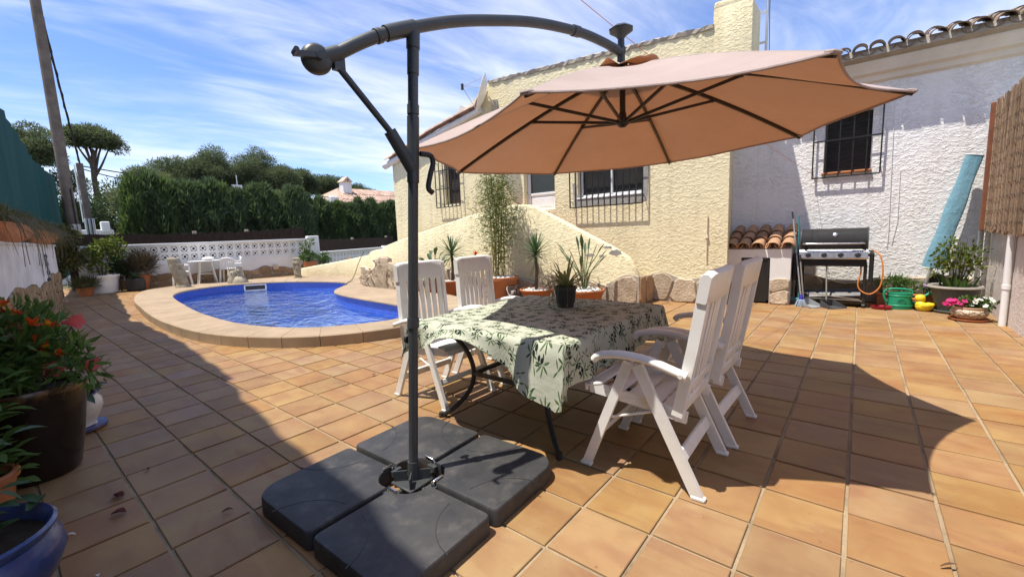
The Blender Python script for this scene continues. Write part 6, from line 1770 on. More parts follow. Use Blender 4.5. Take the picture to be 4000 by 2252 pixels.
# -- flowering stalk with red bloom
random.seed(33)
al = thing('aloe', 'thin succulent stalk topped with a red flower before the bamboo', 'potted plant', (-6.32, 6.58, 0.0055))
part('pot', pot_mb(0.14, 0.19, 0.26, 0.03, 0.012), M['terracotta'], al, 35); part('soil', soil_disc(0.16, 0.215), M['soil'], al)
q = MB(); q.tube(catmull([(0, 0, 0.2), (0.02, 0, 0.5), (-0.03, 0, 0.80), (-0.01, 0, 0.90)], 5), 0.022, 8); part('stalk', q, M['leaf_dry'], al, 60)
for k in range(14):
    mb = MB(); blade(mb, (-0.01, 0, 0.90), rdir(20, 85), 0.11, 0.035, 0.1, 3); part('petal', mb, M['pet_red'], al, 60)
for k in range(18):
    mb = MB(); blade(mb, (0, 0, 0.22), rdir(10, 75, k * 2.4), random.uniform(.2, .34), 0.035, 0.2, 4, 0.6, 0, 0.9, 0.1); part('leaf', mb, M['leaf_yucca'], al, 60)
# -- wicker lantern
wl_ = thing('wicker_lantern', 'small round wicker lantern with a white rope handle between clay pots', 'lantern', (-5.27, 6.50, 0.0055))
for k in range(26):
    a = 2 * PI * k / 26
    q = MB(); q.tube([(0.10 * math.cos(a + 0.5 * z) * (1 + 0.1 * math.sin(PI * z)), 0.10 * math.sin(a + 0.5 * z) * (1 + 0.1 * math.sin(PI * z)), 0.30 * z) for z in (0, .25, .5, .75, 1)], 0.006, 5); part('cane', q, M['wood_pole'], wl_)
for z in (0.01, 0.15, 0.295):
    q = MB(); q.tube([(0.103 * math.cos(a), 0.103 * math.sin(a), z) for a in np.linspace(0, 2 * PI, 25)[:-1]], 0.009, 6, closed=True); part('hoop', q, M['bark'], wl_)
q = MB(); q.cyl((0, 0, 0.01), (0, 0, 0.2), 0.05, None, 14); part('candle', q, M['pebble'], wl_)
q = MB(); q.tube(catmull([(-0.10, -0.02, 0.29), (-0.06, -0.12, 0.26), (0.0, -0.13, 0.14), (0.06, -0.12, 0.16), (0.10, -0.02, 0.29)], 6), 0.006, 6); part('rope_handle', q, M['pvc'], wl_, 60)

# -- right corner: big grey planter, flower bowl, trough
random.seed(41)
rng = np.random.default_rng(41)
gp = thing('grey_planter', 'big grey planter with a rose bush and succulents in the right corner', 'potted plant', (1.05, 8.40, 0.0055))
gp.scale = (0.88, 0.88, 0.95)
M['planter_grey'] = pm('planter_grey', (0.12, 0.125, 0.115), (0.085, 0.088, 0.08), 4, 0.8, 0.25, 60, 0.004)
q = MB(); q.lathe([(0.0, 0.035), (0.19, 0.035), (0.24, 0.2), (0.275, 0.36), (0.0, 0.36)], (0, 0, 0), 34); part('pot', q, M['planter_grey'], gp, 35)
q = MB(); q.lathe([(0.262, 0.36), (0.31, 0.365), (0.325, 0.38), (0.31, 0.405), (0.26, 0.40), (0.25, 0.375)], (0, 0, 0), 34); part('rim', q, pm('rim_grey', (0.34, 0.31, 0.27), (0.26, 0.24, 0.21), 5, 0.75), gp, 35)
q = MB(); q.lathe([(0, 0.0), (0.22, 0.0), (0.245, 0.035), (0.24, 0.045), (0.21, 0.034), (0, 0.03)], (0, 0, 0), 30); part('saucer', q, M['planter_grey'], gp, 35)
part('soil', soil_disc(0.25, 0.375), M['soil'], gp)
for k in range(9):
    a = random.uniform(0, 6.28); q = MB(); q.tube(catmull([(0.05 * math.cos(a), 0.05 * math.sin(a), 0.37), (0.12 * math.cos(a), 0.10 * math.sin(a), 0.65), (0.22 * math.cos(a + .3), 0.16 * math.sin(a + .3), random.uniform(.85, 1.1))], 5), [0.007] * 6 + [0.004] * 5, 6); part('stem', q, M['stem'], gp, 60)
blobs = [(-0.14, -0.04, 0.82, 0.17, .13, .16), (0.02, 0, 0.72, 0.20, .15, .18), (0.16, 0.0, 0.88, 0.16, .12, .13), (-0.20, -0.05, 0.62, 0.12, .1, .09), (-0.08, 0, 1.0, 0.13, .10, .10), (0.20, 0.03, 0.66, .12, .1, .12)]
part('foliage', cloud_mesh('rose_leaves', blobs, 620, 0.062, 0.036, rng, 0.2, 0.05), M['leaf_lime'], gp)
for k in range(26):
    a = k * 2.4; r_ = random.uniform(0.04, 0.22); mb = MB(); blade(mb, (r_ * math.cos(a), r_ * math.sin(a), 0.375), rdir(50, 85, a), random.uniform(0.14, 0.26), 0.05, 0.1, 4, 0.8, 0, 0.8, 0.3); part('succulent_leaf', mb, M['leaf_mid'], gp, 60)
fb_ = thing('flower_bowl', 'cream bowl with brown leaf scrolls full of pink and white impatiens on a clay saucer', 'potted plant', (1.13, 7.86, 0.0055))
q = MB(); q.lathe([(0, 0.0), (0.165, 0.0), (0.19, 0.018), (0.188, 0.03), (0.155, 0.018), (0, 0.015)], (0, 0, 0), 30); part('saucer', q, M['terracotta'], fb_, 35)
def scroll_mat():
    m = new_mat('leaf_scroll'); t = NT(m); o_ = t.obj()
    sx_ = t.n('ShaderNodeSeparateXYZ'); t.l(o_, sx_.inputs[0])
    th = t.math('ARCTAN2', sx_.outputs[1], sx_.outputs[0])
    z = sx_.outputs[2]
    w1 = t.math('ABSOLUTE', t.math('SUBTRACT', t.math('SUBTRACT', z, 0.093), t.math('MULTIPLY', t.math('SINE', t.math('MULTIPLY', th, 5.0)), 0.032)))
    w2 = t.math('ABSOLUTE', t.math('SUBTRACT', t.math('SUBTRACT', z, 0.093), t.math('MULTIPLY', t.math('SINE', t.math('ADD', t.math('MULTIPLY', th, 5.0), 2.6)), 0.026)))
    ln = t.math('MAXIMUM', t.rng(w1, 0.0045, 0.007, 1, 0), t.rng(w2, 0.003, 0.005, 1, 0))
    cb = t.n('ShaderNodeCombineXYZ'); t.l(t.math('MULTIPLY', th, 3.6), cb.inputs[0]); t.l(t.math('MULTIPLY', z, 17.0), cb.inputs[1])
    vo = t.n('ShaderNodeTexVoronoi', voronoi_dimensions='2D'); vo.inputs['Scale'].default_value = 1.9; vo.inputs['Randomness'].default_value = 0.9; t.l(cb.outputs[0], vo.inputs['Vector'])
    lf = t.rng(vo.outputs['Distance'], 0.20, 0.26, 1, 0)
    f = t.math('MAXIMUM', ln, lf)
    band = t.math('MULTIPLY', t.rng(z, 0.036, 0.045, 0, 1), t.rng(z, 0.138, 0.146, 1, 0))
    c = t.mix(t.math('MULTIPLY', f, band), c4((0.58, 0.46, 0.34)), c4((0.11, 0.085, 0.045)))
    c = t.mix(t.rng(z, 0.150, 0.156, 0, 1), c, c4((0.50, 0.32, 0.20)))
    t.out(t.bsdf(c, 0.45, 0, 0.4)); return m
q = MB(); q.lathe([(0.0, 0.022), (0.11, 0.022), (0.125, 0.035), (0.165, 0.07), (0.178, 0.10), (0.168, 0.13), (0.152, 0.148), (0.160, 0.168), (0.155, 0.18), (0.14, 0.178), (0.14, 0.15), (0.0, 0.15)], (0, 0, 0), 40); part('bowl', q, scroll_mat(), fb_, 60)
part('soil', soil_disc(0.14, 0.158), M['soil'], fb_)
part('foliage', cloud_mesh('impatiens_leaves', [(-0.06, 0, 0.20, .13, .12, .06), (0.09, 0, 0.21, .14, .12, .08), (0.0, 0, 0.24, .1, .1, .06)], 420, 0.055, 0.03, rng, 0.5, 0.2), M['leaf_mid'], fb_)
def bloom(t, p, mat, s, n=5):
    mb = MB(); ax = rdir(20, 70, random.uniform(-2.6, -0.6)); 
    for k in range(n):
        a = 2 * PI * k / n; e1_ = ax.orthogonal().normalized(); e2_ = ax.cross(e1_); d_ = e1_ * math.cos(a) + e2_ * math.sin(a) + ax * 0.25
        c_ = V3(p); si = d_.cross(ax).normalized(); mb.add([c_, c_ + d_ * s * 0.6 + si * s * 0.45, c_ + d_ * s, c_ + d_ * s * 0.6 - si * s * 0.45], [(0, 1, 2, 3)])
    part('flower', mb, mat, t)
for k in range(16): bloom(fb_, (-0.13 + random.uniform(-.11, .10), random.uniform(-.14, .0), 0.215 + random.uniform(-.035, .055)), M['pet_magenta'], 0.034)
for k in range(14): bloom(fb_, (0.10 + random.uniform(-.14, .10), random.uniform(-.14, .02), 0.225 + random.uniform(-.035, .07)), M['pet_white'], 0.032)
tr_ = thing('clay_trough', 'long low terracotta trough of green plants behind the watering can', 'planter', (0.60, 8.66, 0.0055))
q = MB(); q.rbox((0, 0, 0.10), (0.72, 0.19, 0.20), 0.015, 2); part('trough', q, M['terracotta_clay'], tr_, 30)
q = MB(); q.rbox((0, 0, 0.195), (0.77, 0.23, 0.035), 0.012, 2); part('rim', q, M['terracotta_clay'], tr_, 30)
q = MB(); q.box((0, 0, 0.209), (0.66, 0.15, 0.012)); part('soil', q, M['soil'], tr_)
part('foliage', cloud_mesh('trough_leaves', [(-0.22, 0.02, 0.33, .16, .1, .12), (0.0, 0.02, 0.29, .16, .1, .09), (0.24, 0.02, 0.26, .14, .1, .06), (-0.1, 0.02, 0.36, .12, .1, .10)], 900, 0.075, 0.014, rng, 0.9, 0.2), M['leaf_mid'], tr_)
for k in range(6): bloom(tr_, (random.uniform(.0, .34), random.uniform(-.12, -.05), random.uniform(.26, .36)), pm('pet_lilac', (0.42, 0.22, 0.45), None, 8, 0.6), 0.024)
nb = thing('nursery_pot', 'small black nursery pot standing behind the big grey planter', 'pot', (0.90, 8.80, 0.0055))
q = MB(); q.rbox((0, 0, 0.39), (0.16, 0.14, 0.20), 0.012, 1); q.rbox((0, 0, 0.145), (0.2, 0.16, 0.29), 0.012, 1); part('body', q, M['black_plastic'], nb)

# -- left side: pots in the shade
random.seed(51); rng = np.random.default_rng(51)
bg = thing('glazed_pot', 'tall dark brown glazed pot with red and orange marigolds and pink hibiscus', 'potted plant', (-3.76, 0.07, 0.0055))
bg.scale = (1.2, 1.2, 1.18)
def glaze(name, a, b, edge, z0): 
    m = new_mat(name); t = NT(m); o_ = t.obj(); s_ = t.n('ShaderNodeSeparateXYZ'); t.l(o_, s_.inputs[0])
    n_ = t.noise(o_, 9, 5, 0.65, 0.5)
    f = t.rng(t.math('ADD', s_.outputs[2], t.math('MULTIPLY', n_, 0.16)), z0, z0 + 0.05)
    c = t.mix(t.rng(n_, 0.35, 0.65), c4(a), c4(b)); c = t.mix(t.math('MULTIPLY', f, t.rng(t.noise(o_, 20, 3), 0.4, 0.6)), c, c4(edge))
    t.out(t.bsdf(c, 0.22, 0, 0.5, t.bump(t.noise(o_, 30, 4), 0.15, 0.006))); return m
q = MB(); q.lathe([(0, 0), (0.135, 0), (0.15, 0.02), (0.18, 0.18), (0.205, 0.36), (0.215, 0.43), (0.222, 0.455), (0.215, 0.47), (0.198, 0.465), (0.192, 0.41), (0, 0.41)], (0, 0, 0), 40); part('pot', q, glaze('brown_glaze', (0.010, 0.007, 0.006), (0.020, 0.012, 0.009), (0.12, 0.06, 0.022), 0.47), bg, 60)
part('soil', soil_disc(0.19, 0.425), M['soil'], bg)
for k in range(16):
    a = random.uniform(0, 6.28); r_ = random.uniform(.05, .22); q = MB(); q.tube(catmull([(0.06 * math.cos(a), 0.06 * math.sin(a), 0.42), (r_ * .6 * math.cos(a), r_ * .6 * math.sin(a), 0.58), (r_ * math.cos(a), r_ * math.sin(a), random.uniform(.68, .86))], 4), 0.005, 5); part('stem', q, M['stem'], bg, 60)
blobs = [(-0.10, -0.06, 0.62, .18, .17, .15), (0.08, 0.04, 0.66, .18, .16, .16), (0.20, 0.14, 0.60, .12, .10, .10), (-0.18, -0.14, 0.68, .14, .12, .14), (0.0, 0.0, 0.78, .16, .14, .10), (0.24, 0.2, 0.52, .09, .09, .06), (0.12, -0.1, 0.55, .14, .14, .1)]
part('foliage', cloud_mesh('marigold_leaves', blobs, 2600, 0.062, 0.019, rng, 0.3, 0.05), M['leaf_mid'], bg)
for k in range(20):
    a = random.uniform(0, 6.28); mb = MB(); blade(mb, (random.uniform(-.2, .25), random.uniform(-.18, .2), random.uniform(.5, .78)), rdir(-10, 50, a), 0.11, 0.055, 0.3, 4, 0.3); part('broad_leaf', mb, M['leaf_mid'], bg, 60)
vr = Vector((0.775, 0.632, 0))
def head(t, p, s, mats, n):
    for k in range(n):
        mb = MB(); d_ = rdir(0, 85); blade(mb, V3(p) + d_ * s * 0.15, d_, s * random.uniform(.7, 1.05), s * 0.62, 0.15, 2, 0.2, 0.5, 0.5, 0.6); part('petal', mb, M[mats[k % len(mats)]], t)
for (u_, z_, s_) in [(0.02, 0.86, .05), (0.055, 0.87, .045), (-0.005, 0.83, .045), (-0.14, 0.85, .04), (-0.17, 0.83, .035), (0.17, 0.78, .045), (0.205, 0.765, .04), (0.17, 0.69, .045), (0.20, 0.66, .05), (0.18, 0.62, .045), (0.235, 0.63, .035), (0.0, 0.79, .04), (0.04, 0.76, .035), (0.15, 0.65, .04), (0.10, .83, .03)]:
    p = vr * u_ + Vector((random.uniform(-.03, .03), random.uniform(-.03, .03), z_)) + Vector((0.04, -0.03, 0)) ; head(bg, p, s_, ['pet_red', 'pet_red', 'pet_yellow', 'pet_red'], 10)
def hibiscus(t, p, d, L_):
    mb = MB(); d = V3(d).normalized(); e1_ = d.orthogonal().normalized(); e2_ = d.cross(e1_); rows = []
    for i in range(7):
        s_ = i / 6; r_ = 0.008 + 0.027 * s_ ** 1.6; rows.append([V3(p) + d * L_ * s_ + (e1_ * math.cos(a) + e2_ * math.sin(a)) * r_ * (1 + 0.18 * s_ * math.sin(5 * a)) for a in np.linspace(0, 2 * PI, 21)])
    mb.sheet(rows); part('flower', mb, M['pet_pink'], t, 60)
hibiscus(bg, vr * 0.19 + Vector((.03, -.05, 0.53)), vr * 0.7 + Vector((0.2, -.3, 0.35)), 0.11); hibiscus(bg, vr * 0.235 + Vector((0, 0, 0.775)), vr + Vector((0, 0, 0.05)), 0.075); hibiscus(bg, vr * -0.20 + Vector((.05, -.06, 0.49)), Vector((0.3, -.7, 0.3)), 0.06); hibiscus(bg, vr * 0.285 + Vector((0, 0, 0.575)), vr + Vector((0, 0, -0.25)), 0.07); hibiscus(bg, vr * 0.11 + Vector((.04, -.05, 0.735)), Vector((0.5, -.4, 0.4)), 0.05)
for (u_, z_) in [(0.13, .87), (0.245, .70), (0.30, .66), (0.27, .63), (0.20, .86), (0.09, .89), (.34, .63)]:
    q = MB(); p = vr * u_; q.tube([p * 0.8 + Vector((0, 0, z_ - 0.09)), p + Vector((0, 0, z_))], 0.003, 4); q.ell(p + Vector((0, 0, z_ + 0.012)), (0.009, 0.009, 0.019), 8, 6); part('bud', q, M['leaf_mid'], bg, 60)
w2 = thing('white_ceramic_pot', 'white ceramic pot with blue edging behind the dark glazed pot', 'potted plant', (-4.44, 0.30, 0.0055))
def trim():
    m = new_mat('blue_trim'); t = NT(m); o_ = t.obj(); s_ = t.n('ShaderNodeSeparateXYZ'); t.l(o_, s_.inputs[0]); z = t.math('ADD', s_.outputs[2], t.math('MULTIPLY', t.noise(o_, 20, 3), 0.02))
    f = t.math('MAXIMUM', t.rng(z, 0.262, 0.270, 0, 1), t.math('MULTIPLY', t.rng(z, 0.022, 0.026, 0, 1), t.rng(z, 0.045, 0.049, 1, 0)))
    c = t.mix(f, c4((0.66, 0.63, 0.58)), c4((0.04, 0.045, 0.16))); t.out(t.bsdf(c, 0.25, 0, 0.5)); return m
q = MB(); q.lathe([(0, 0), (0.135, 0), (0.165, 0.02), (0.162, 0.032), (0.11, 0.03), (0.10, 0.05), (0.13, 0.10), (0.155, 0.17), (0.15, 0.22), (0.125, 0.255), (0.145, 0.275), (0.138, 0.278), (0.115, 0.255), (0, 0.25)], (0, 0, 0), 32); part('pot', q, trim(), w2, 60)
q = MB()
for a in range(3): q.tube([(0.152 * math.cos(b_), 0.152 * math.sin(b_), 0.16 + 0.02 * math.sin(3 * (b_ + 0.9) + a)) for b_ in np.linspace(-1.15, -0.75, 7)], 0.004, 5)
part('gilt_motif', q, pm('gilt', (0.42, 0.24, 0.05), None, 10, 0.5), w2)
part('soil', soil_disc(0.118, 0.262), M['soil'], w2)
for k in range(14):
    mb = MB(); a = k * 2.4; blade(mb, (0.04 * math.cos(a), 0.04 * math.sin(a), 0.26), rdir(8, 60, a), random.uniform(.14, .24), 0.075, 0.4, 5, 0.3); part('leaf', mb, M['leaf_dark'], w2, 60)
ob = thing('clay_pot', 'small terracotta pot of leafy bright green plant at the left edge', 'potted plant', (-3.30, -0.14, 0.0055))
part('pot', pot_mb(0.085, 0.125, 0.24, 0.035, 0.01), M['terracotta_clay'], ob, 35); part('soil', soil_disc(0.105, 0.195), M['soil'], ob)
for k in range(9):
    a = random.uniform(0, 6.28); q = MB(); q.tube([(0.03 * math.cos(a), 0.03 * math.sin(a), 0.19), (0.09 * math.cos(a), 0.09 * math.sin(a), random.uniform(.45, .66))], 0.005, 5); part('stem', q, M['stem_green'], ob, 60)
for k in range(170):
    a = random.uniform(0, 6.28); r_ = random.uniform(.02, .19); mb = MB(); blade(mb, (r_ * math.cos(a) - 0.02, r_ * math.sin(a) - 0.03, random.uniform(.12, .70)), rdir(-15, 55, a), random.uniform(.08, .13), 0.055, 0.25, 4, 0.35, 0, 0.3, 0.4); part('leaf', mb, M['leaf_mid'], ob, 60)
head(ob, (-0.08, -0.05, 0.60), 0.04, ['pet_yellow'], 8)
bl = thing('blue_bowl', 'big blue glazed bowl pot cut by the bottom left corner', 'potted plant', (-2.44, -0.19, 0.0055))
bl.scale = (1.12, 1.12, 1.12)
q = MB(); q.lathe([(0, 0), (0.14, 0), (0.16, 0.02), (0.22, 0.10), (0.245, 0.165), (0.235, 0.215), (0.215, 0.235), (0.228, 0.255), (0.232, 0.268), (0.222, 0.276), (0.205, 0.262), (0.195, 0.22), (0, 0.21)], (0, 0, 0), 44); part('pot', q, glaze('blue_glaze', (0.025, 0.045, 0.15), (0.06, 0.085, 0.20), (0.16, 0.17, 0.28), 0.42), bl, 60)
part('soil', soil_disc(0.20, 0.228), M['soil'], bl)
for k in range(110):
    a = random.uniform(1.2, 6.0); r_ = random.uniform(.03, .2); mb = MB(); blade(mb, (r_ * math.cos(a) - 0.05, r_ * math.sin(a) - 0.02, random.uniform(.24, .60)), rdir(-10, 60), random.uniform(.07, .11), 0.045, 0.25, 4, 0.35, 0, 0.3, 0.4); part('leaf', mb, M['leaf_dark'], bl, 60)
# -- twiggy climber against the left wall
random.seed(61)
tw_ = thing('twiggy_shrub', 'bare twiggy climber with a few broad leaves against the left wall', 'shrub', (-4.85, -0.22, 0.0))
for k in range(16):
    q = MB(); a = random.uniform(-0.5, 0.9); z0_ = random.uniform(0.55, 0.95); L_ = random.uniform(.35, .62)
    pts = [(0, 0, 0.02), (random.uniform(-.05, .05), 0, z0_ * 0.6), (0.05, 0.05, z0_)]
    for s_ in (0.4, 0.7, 1.0): pts.append((0.05 + 0.55 * L_ * s_ + random.uniform(-.04, .04), 0.04 + 0.42 * L_ * s_ * 0.9 + random.uniform(-.04, .04), z0_ + random.uniform(-.14, .16)))
    q.tube(catmull(pts, 5), [0.008] * 10 + [0.0035] * 16, 5); part('twig', q, M['bark'], tw_, 60)
for k in range(26):
    mb = MB(); blade(mb, (random.uniform(-.15, .22), random.uniform(-.06, .16), random.uniform(.85, 1.12)), rdir(-30, 30), random.uniform(.09, .14), 0.055, 0.3, 4, 0.3); part('leaf', mb, M['leaf_olive'], tw_, 60)

# -- half-round planters with trailing grass on the boundary wall
def lwp(x, y, z): # wall coordinates -> world
    c_, s_ = math.cos(LWA), math.sin(LWA); return Vector((-14.8 + x * c_ - y * s_, 1.12 + x * s_ + y * c_, z))
def half_pot(label, x0, x1, hang, seed, n):
    random.seed(seed); rg = np.random.default_rng(seed); L_ = x1 - x0
    t = thing('hanging_planter', label, 'planter', lwp(x0, 0, 1.475), LWA, 'clay planters on the boundary wall')
    mb = MB(); rows = []
    for i in range(33):
        s_ = i / 32; e = max(0.0, 1 - (2 * s_ - 1) ** 4) ** 0.5; row = []
        for k in range(13):
            a = -PI * k / 12; row.append((L_ * s_, 0.02 + 0.17 * math.cos(a) * (0.25 + .75 * e), 0.20 + 0.215 * math.sin(a) * e))
        rows.append(row)
    mb.sheet(rows); mb.add([r_[0] for r_ in rows] + [r_[-1] for r_ in rows], [(i, i + 1, 34 + i, 33 + i) for i in range(32)]); part('trough', mb, M['terracotta_clay'], t, 60)
    P_, D_ = [], []
    for k in range(n):
        P_.append((rg.random() * L_, 0.02 + rg.normal() * 0.06, 0.20 + rg.random() * 0.03)); D_.append((rg.normal() * .7, 0.25 + rg.normal() * .5, 0.75 + rg.random()))
    Vs, Fs, b0_ = [], [], 0
    for p, d in zip(P_, D_):
        p = np.array(p); d = np.array(d) / np.linalg.norm(d); l_ = 0.22 + rg.random() * 0.36; dr = 0.5 + rg.random() * hang
        sd = np.cross(d, [0, 0, 1]); sd /= max(1e-6, np.linalg.norm(sd)); sd *= 0.0045
        c_ = [p + d * l_ * t_ - np.array([0, 0, dr * l_ * t_ * t_]) for t_ in (0, .35, .7, 1.0)]
        for i in range(4): w_ = (1, .9, .6, .15)[i]; Vs += [c_[i] - sd * w_, c_[i] + sd * w_]
        for i in range(3): Fs.append((b0_ + 2 * i, b0_ + 2 * i + 1, b0_ + 2 * i + 3, b0_ + 2 * i + 2))
        b0_ += 8
    g_ = part('trailing_grass', quick_mesh('trailing_grass', Vs, Fs), M['leaf_dry'], t)
    part('green_tufts', cloud_mesh('tufts', [(L_ * (k + .5) / 6, 0.02, 0.27, L_ / 11, .1, .08) for k in range(6)], int(n * 0.8), 0.12, 0.010, rg, 1.2, 0.1), M['leaf_olive'], t)
    for k in range(7):
        q = MB(); x = random.uniform(0.1, L_ - 0.1); q.tube(catmull([(x, 0.1, 0.22), (x + .05, 0.22, 0.16), (x + random.uniform(-.1, .1), 0.23, -0.12), (x + random.uniform(-.15, .15), 0.22, -random.uniform(.25, .5))], 4), 0.0035, 4); part('runner', q, M['leaf_dry'], t)
half_pot('long clay planter with trailing grass at the left picture edge on the wall', 5.05, 7.6, 0.9, 71, 1300)
half_pot('long clay planter with trailing grass near the far end of the boundary wall', 0.55, 4.85, 0.9, 72, 2200)
wo = thing('wall_ornament', 'dark blue and grey glazed ornament hanging on the white boundary wall', 'ornament', lwp(3.1, 0.065, 1.0), LWA)
q = MB(); pts = catmull([(0.0, 0.0, 0.26), (0.05, 0.01, 0.18), (-0.02, 0.0, 0.08), (0.06, 0.01, -0.02), (0.0, 0, -0.12), (0.05, 0, -0.2)], 6); q.tube(pts, [0.03 + 0.02 * math.sin(i * 0.7) for i in range(len(pts))], 8, sx=1.0, sy=0.5); part('body', q, pm('orn_blue', (0.03, 0.05, 0.07), (0.12, 0.15, 0.22), 14, 0.3), wo, 60)
q = MB(); q.tube(catmull([(0.10, 0.0, 0.22), (0.14, 0.01, 0.1), (0.09, 0.01, 0.0), (0.12, 0, -0.1)], 6), 0.026, 8, sx=1, sy=.5); part('fin', q, pm('orn_grey', (0.25, 0.28, 0.33), (0.10, 0.13, 0.12), 14, 0.4), wo, 60)

# -- group of pots in the far left corner
random.seed(81); rng = np.random.default_rng(81)
wpz = 0.124
wpt = thing('white_tub', 'big white plastic tub with a schefflera bush in the far left corner', 'potted plant', (-16.15, 2.03, wpz))
q = MB(); q.lathe([(0, 0), (0.27, 0), (0.29, 0.02), (0.335, 0.43), (0.365, 0.435), (0.37, 0.50), (0.345, 0.505), (0.33, 0.45), (0, 0.45)], (0, 0, 0), 36); part('tub', q, M['white_plastic'], wpt, 35); part('soil', soil_disc(0.33, 0.465), M['soil'], wpt)
for (dx, dy, h_) in [(0.1, 0.25, 1.0), (-0.1, 0.05, 0.9), (0.05, -0.15, 0.75), (0.0, 0.3, 1.15)]:
    q = MB(); q.tube(catmull([(dx * .2, dy * .2, .46), (dx * .5 + .03, dy * .6, .46 + h_ * .4), (dx, dy, .46 + h_ * .8)], 5), [0.02] * 6 + [0.012] * 5, 7); part('stem', q, M['stem'], wpt, 60)
blobs = [(0.05, 0.30, 1.35, .26, .26, .20), (-0.05, 0.05, 1.20, .25, .25, .22), (0.1, 0.38, 1.10, .2, .2, .15), (0.0, -0.2, 1.0, .25, .25, .2), (0.1, -0.1, 0.75, .2, .2, .15)]
part('foliage', cloud_mesh('schefflera_leaves', blobs, 1000, 0.12, 0.045, rng, 0.1, 0.15), M['leaf_lime'], wpt)
sc2 = thing('schefflera', 'dark variegated bush rising at the end of the boundary wall', 'shrub', (-16.0, 1.15, wpz))
for k in range(6):
    q = MB(); a = k; q.tube([(0, 0, 0), (0.2 * math.cos(a), 0.15 * math.sin(a), .7), (0.35 * math.cos(a), 0.3 * math.sin(a), 1.3)], 0.02, 6); part('stem', q, M['stem'], sc2, 60)
blobs = [(0, 0, 1.2, .42, .4, .35), (0.2, 0.25, 1.55, .35, .3, .25), (0.1, 0.3, 1.0, .3, .3, .3), (-0.2, 0.1, 1.65, .35, .35, .22), (0.1, -0.1, .75, .3, .3, .3)]
part('foliage', cloud_mesh('bush_leaves', blobs, 3600, 0.13, 0.05, rng, 0.1, 0.15), M['leaf_olive'], sc2)
gp2 = thing('grass_pot', 'small clay pot of tufted grass left of the white tub', 'potted plant', (-15.75, 1.62, wpz))
part('pot', pot_mb(0.13, 0.18, 0.22, 0.03, 0.01), M['terracotta'], gp2, 35)
part('grass', cloud_mesh('tuft', [(0, 0, 0.30, .24, .24, .12)], 900, 0.20, 0.010, rng, 0.6, 0.1, 0.5), M['leaf_olive'], gp2)
bp2 = thing('black_pot', 'black ribbed pot of agave right of the white tub', 'potted plant', (-15.85, 2.66, wpz))
q = MB(); q.lathe([(0, 0), (0.17, 0), (0.2, 0.02)] + [(0.205 + 0.012 * (k % 2), 0.05 + 0.045 * k) for k in range(7)] + [(0.2, 0.36), (0, 0.33)], (0, 0, 0), 28); part('pot', q, M['black_plastic'], bp2, 30)
for k in range(22): mb = MB(); blade(mb, (0, 0, .34), rdir(15, 75, k * 2.4), random.uniform(.2, .32), 0.05, 0.15, 4, 0.5, 0, 0.9, 0.1); part('leaf', mb, M['leaf_yucca'], bp2, 60)
rp = thing('red_grass_pot', 'terracotta pot with purplish fountain grass beside the openwork wall', 'potted plant', (-16.3, 2.85, wpz))
part('pot', pot_mb(0.17, 0.24, 0.42, 0.05, 0.012), M['terracotta'], rp, 35)
part('grass', cloud_mesh('fountain_grass', [(0, 0, 0.62, .34, .34, .26), (0, .1, .8, .25, .3, .2)], 1700, 0.30, 0.012, rng, 1.0, 0.05, 0.6), M['leaf_purple'], rp)
dk2 = thing('dark_bush', 'dark leafy bush behind the purplish fountain grass', 'shrub', (-16.35, 2.42, wpz))
part('foliage', cloud_mesh('bush', [(0, 0, .75, .2, .25, .3), (0.0, .15, .6, .2, .25, .25)], 900, 0.12, 0.04, rng, 0.2, 0.1), M['leaf_dark'], dk2)
q = MB(); q.tube([(0, 0, 0), (0, 0.02, .6)], 0.02, 6); part('stem', q, M['stem'], dk2)
# two plants and a clay ornament behind the low pool wall
def wallpot(label, loc, r_, h_, bl_, n, L_, W_, mat, ph):
    t = thing('potted_shrub', label, 'potted plant', loc); part('pot', pot_mb(r_ * .75, r_, h_, 0.04, 0.012), M['terracotta_clay'], t, 35); part('soil', soil_disc(r_ - .03, h_ - .05), M['soil'], t)
    for k in range(4):
        q = MB(); a = k * 1.7; q.tube(catmull([(0, 0, h_ - .05), (.06 * math.cos(a), .06 * math.sin(a), h_ + ph * .5), (.12 * math.cos(a), .14 * math.sin(a), h_ + ph)], 4), 0.008, 5); part('stem', q, M['stem'], t)
    part('foliage', cloud_mesh('leaves', bl_, n, L_, W_, rng, 0.2, 0.1), mat, t); return t
wallpot('tall thin plant in a clay pot before the white pillar', (-15.62, 7.52, 0.0), 0.23, 0.60, [(0, -.05, .78, .26, .28, .16), (0, -.12, 1.15, .10, .14, .16), (0, .1, 1.3, .08, .10, .14), (0, .25, .72, .15, .15, .08)], 420, 0.14, 0.045, M['leaf_mid'], 0.75)
wallpot('small shrub in a clay pot just right of the white pillar', (-15.75, 8.15, 0.0), 0.2, 0.42, [(0, 0, .62, .22, .22, .18), (0, .05, .78, .14, .15, .12)], 420, 0.10, 0.035, M['leaf_mid'], 0.3)
q = MB(); q.lathe([(0, 0), (0.22, 0), (0.2, .12), (0.1, .2), (0, .22)], (0, 0, .26), 16); q.box((0, 0, .13), (.3, .3, .26)); q.ell((0.05, -.08, .52), (.09, .1, .09), 10, 8, jit=.1)
single('clay_ornament', q, M['terracotta'], 'squat reddish clay ornament behind the low pool wall', 'ornament', (-15.9, 9.35, 0.0), smooth=50)

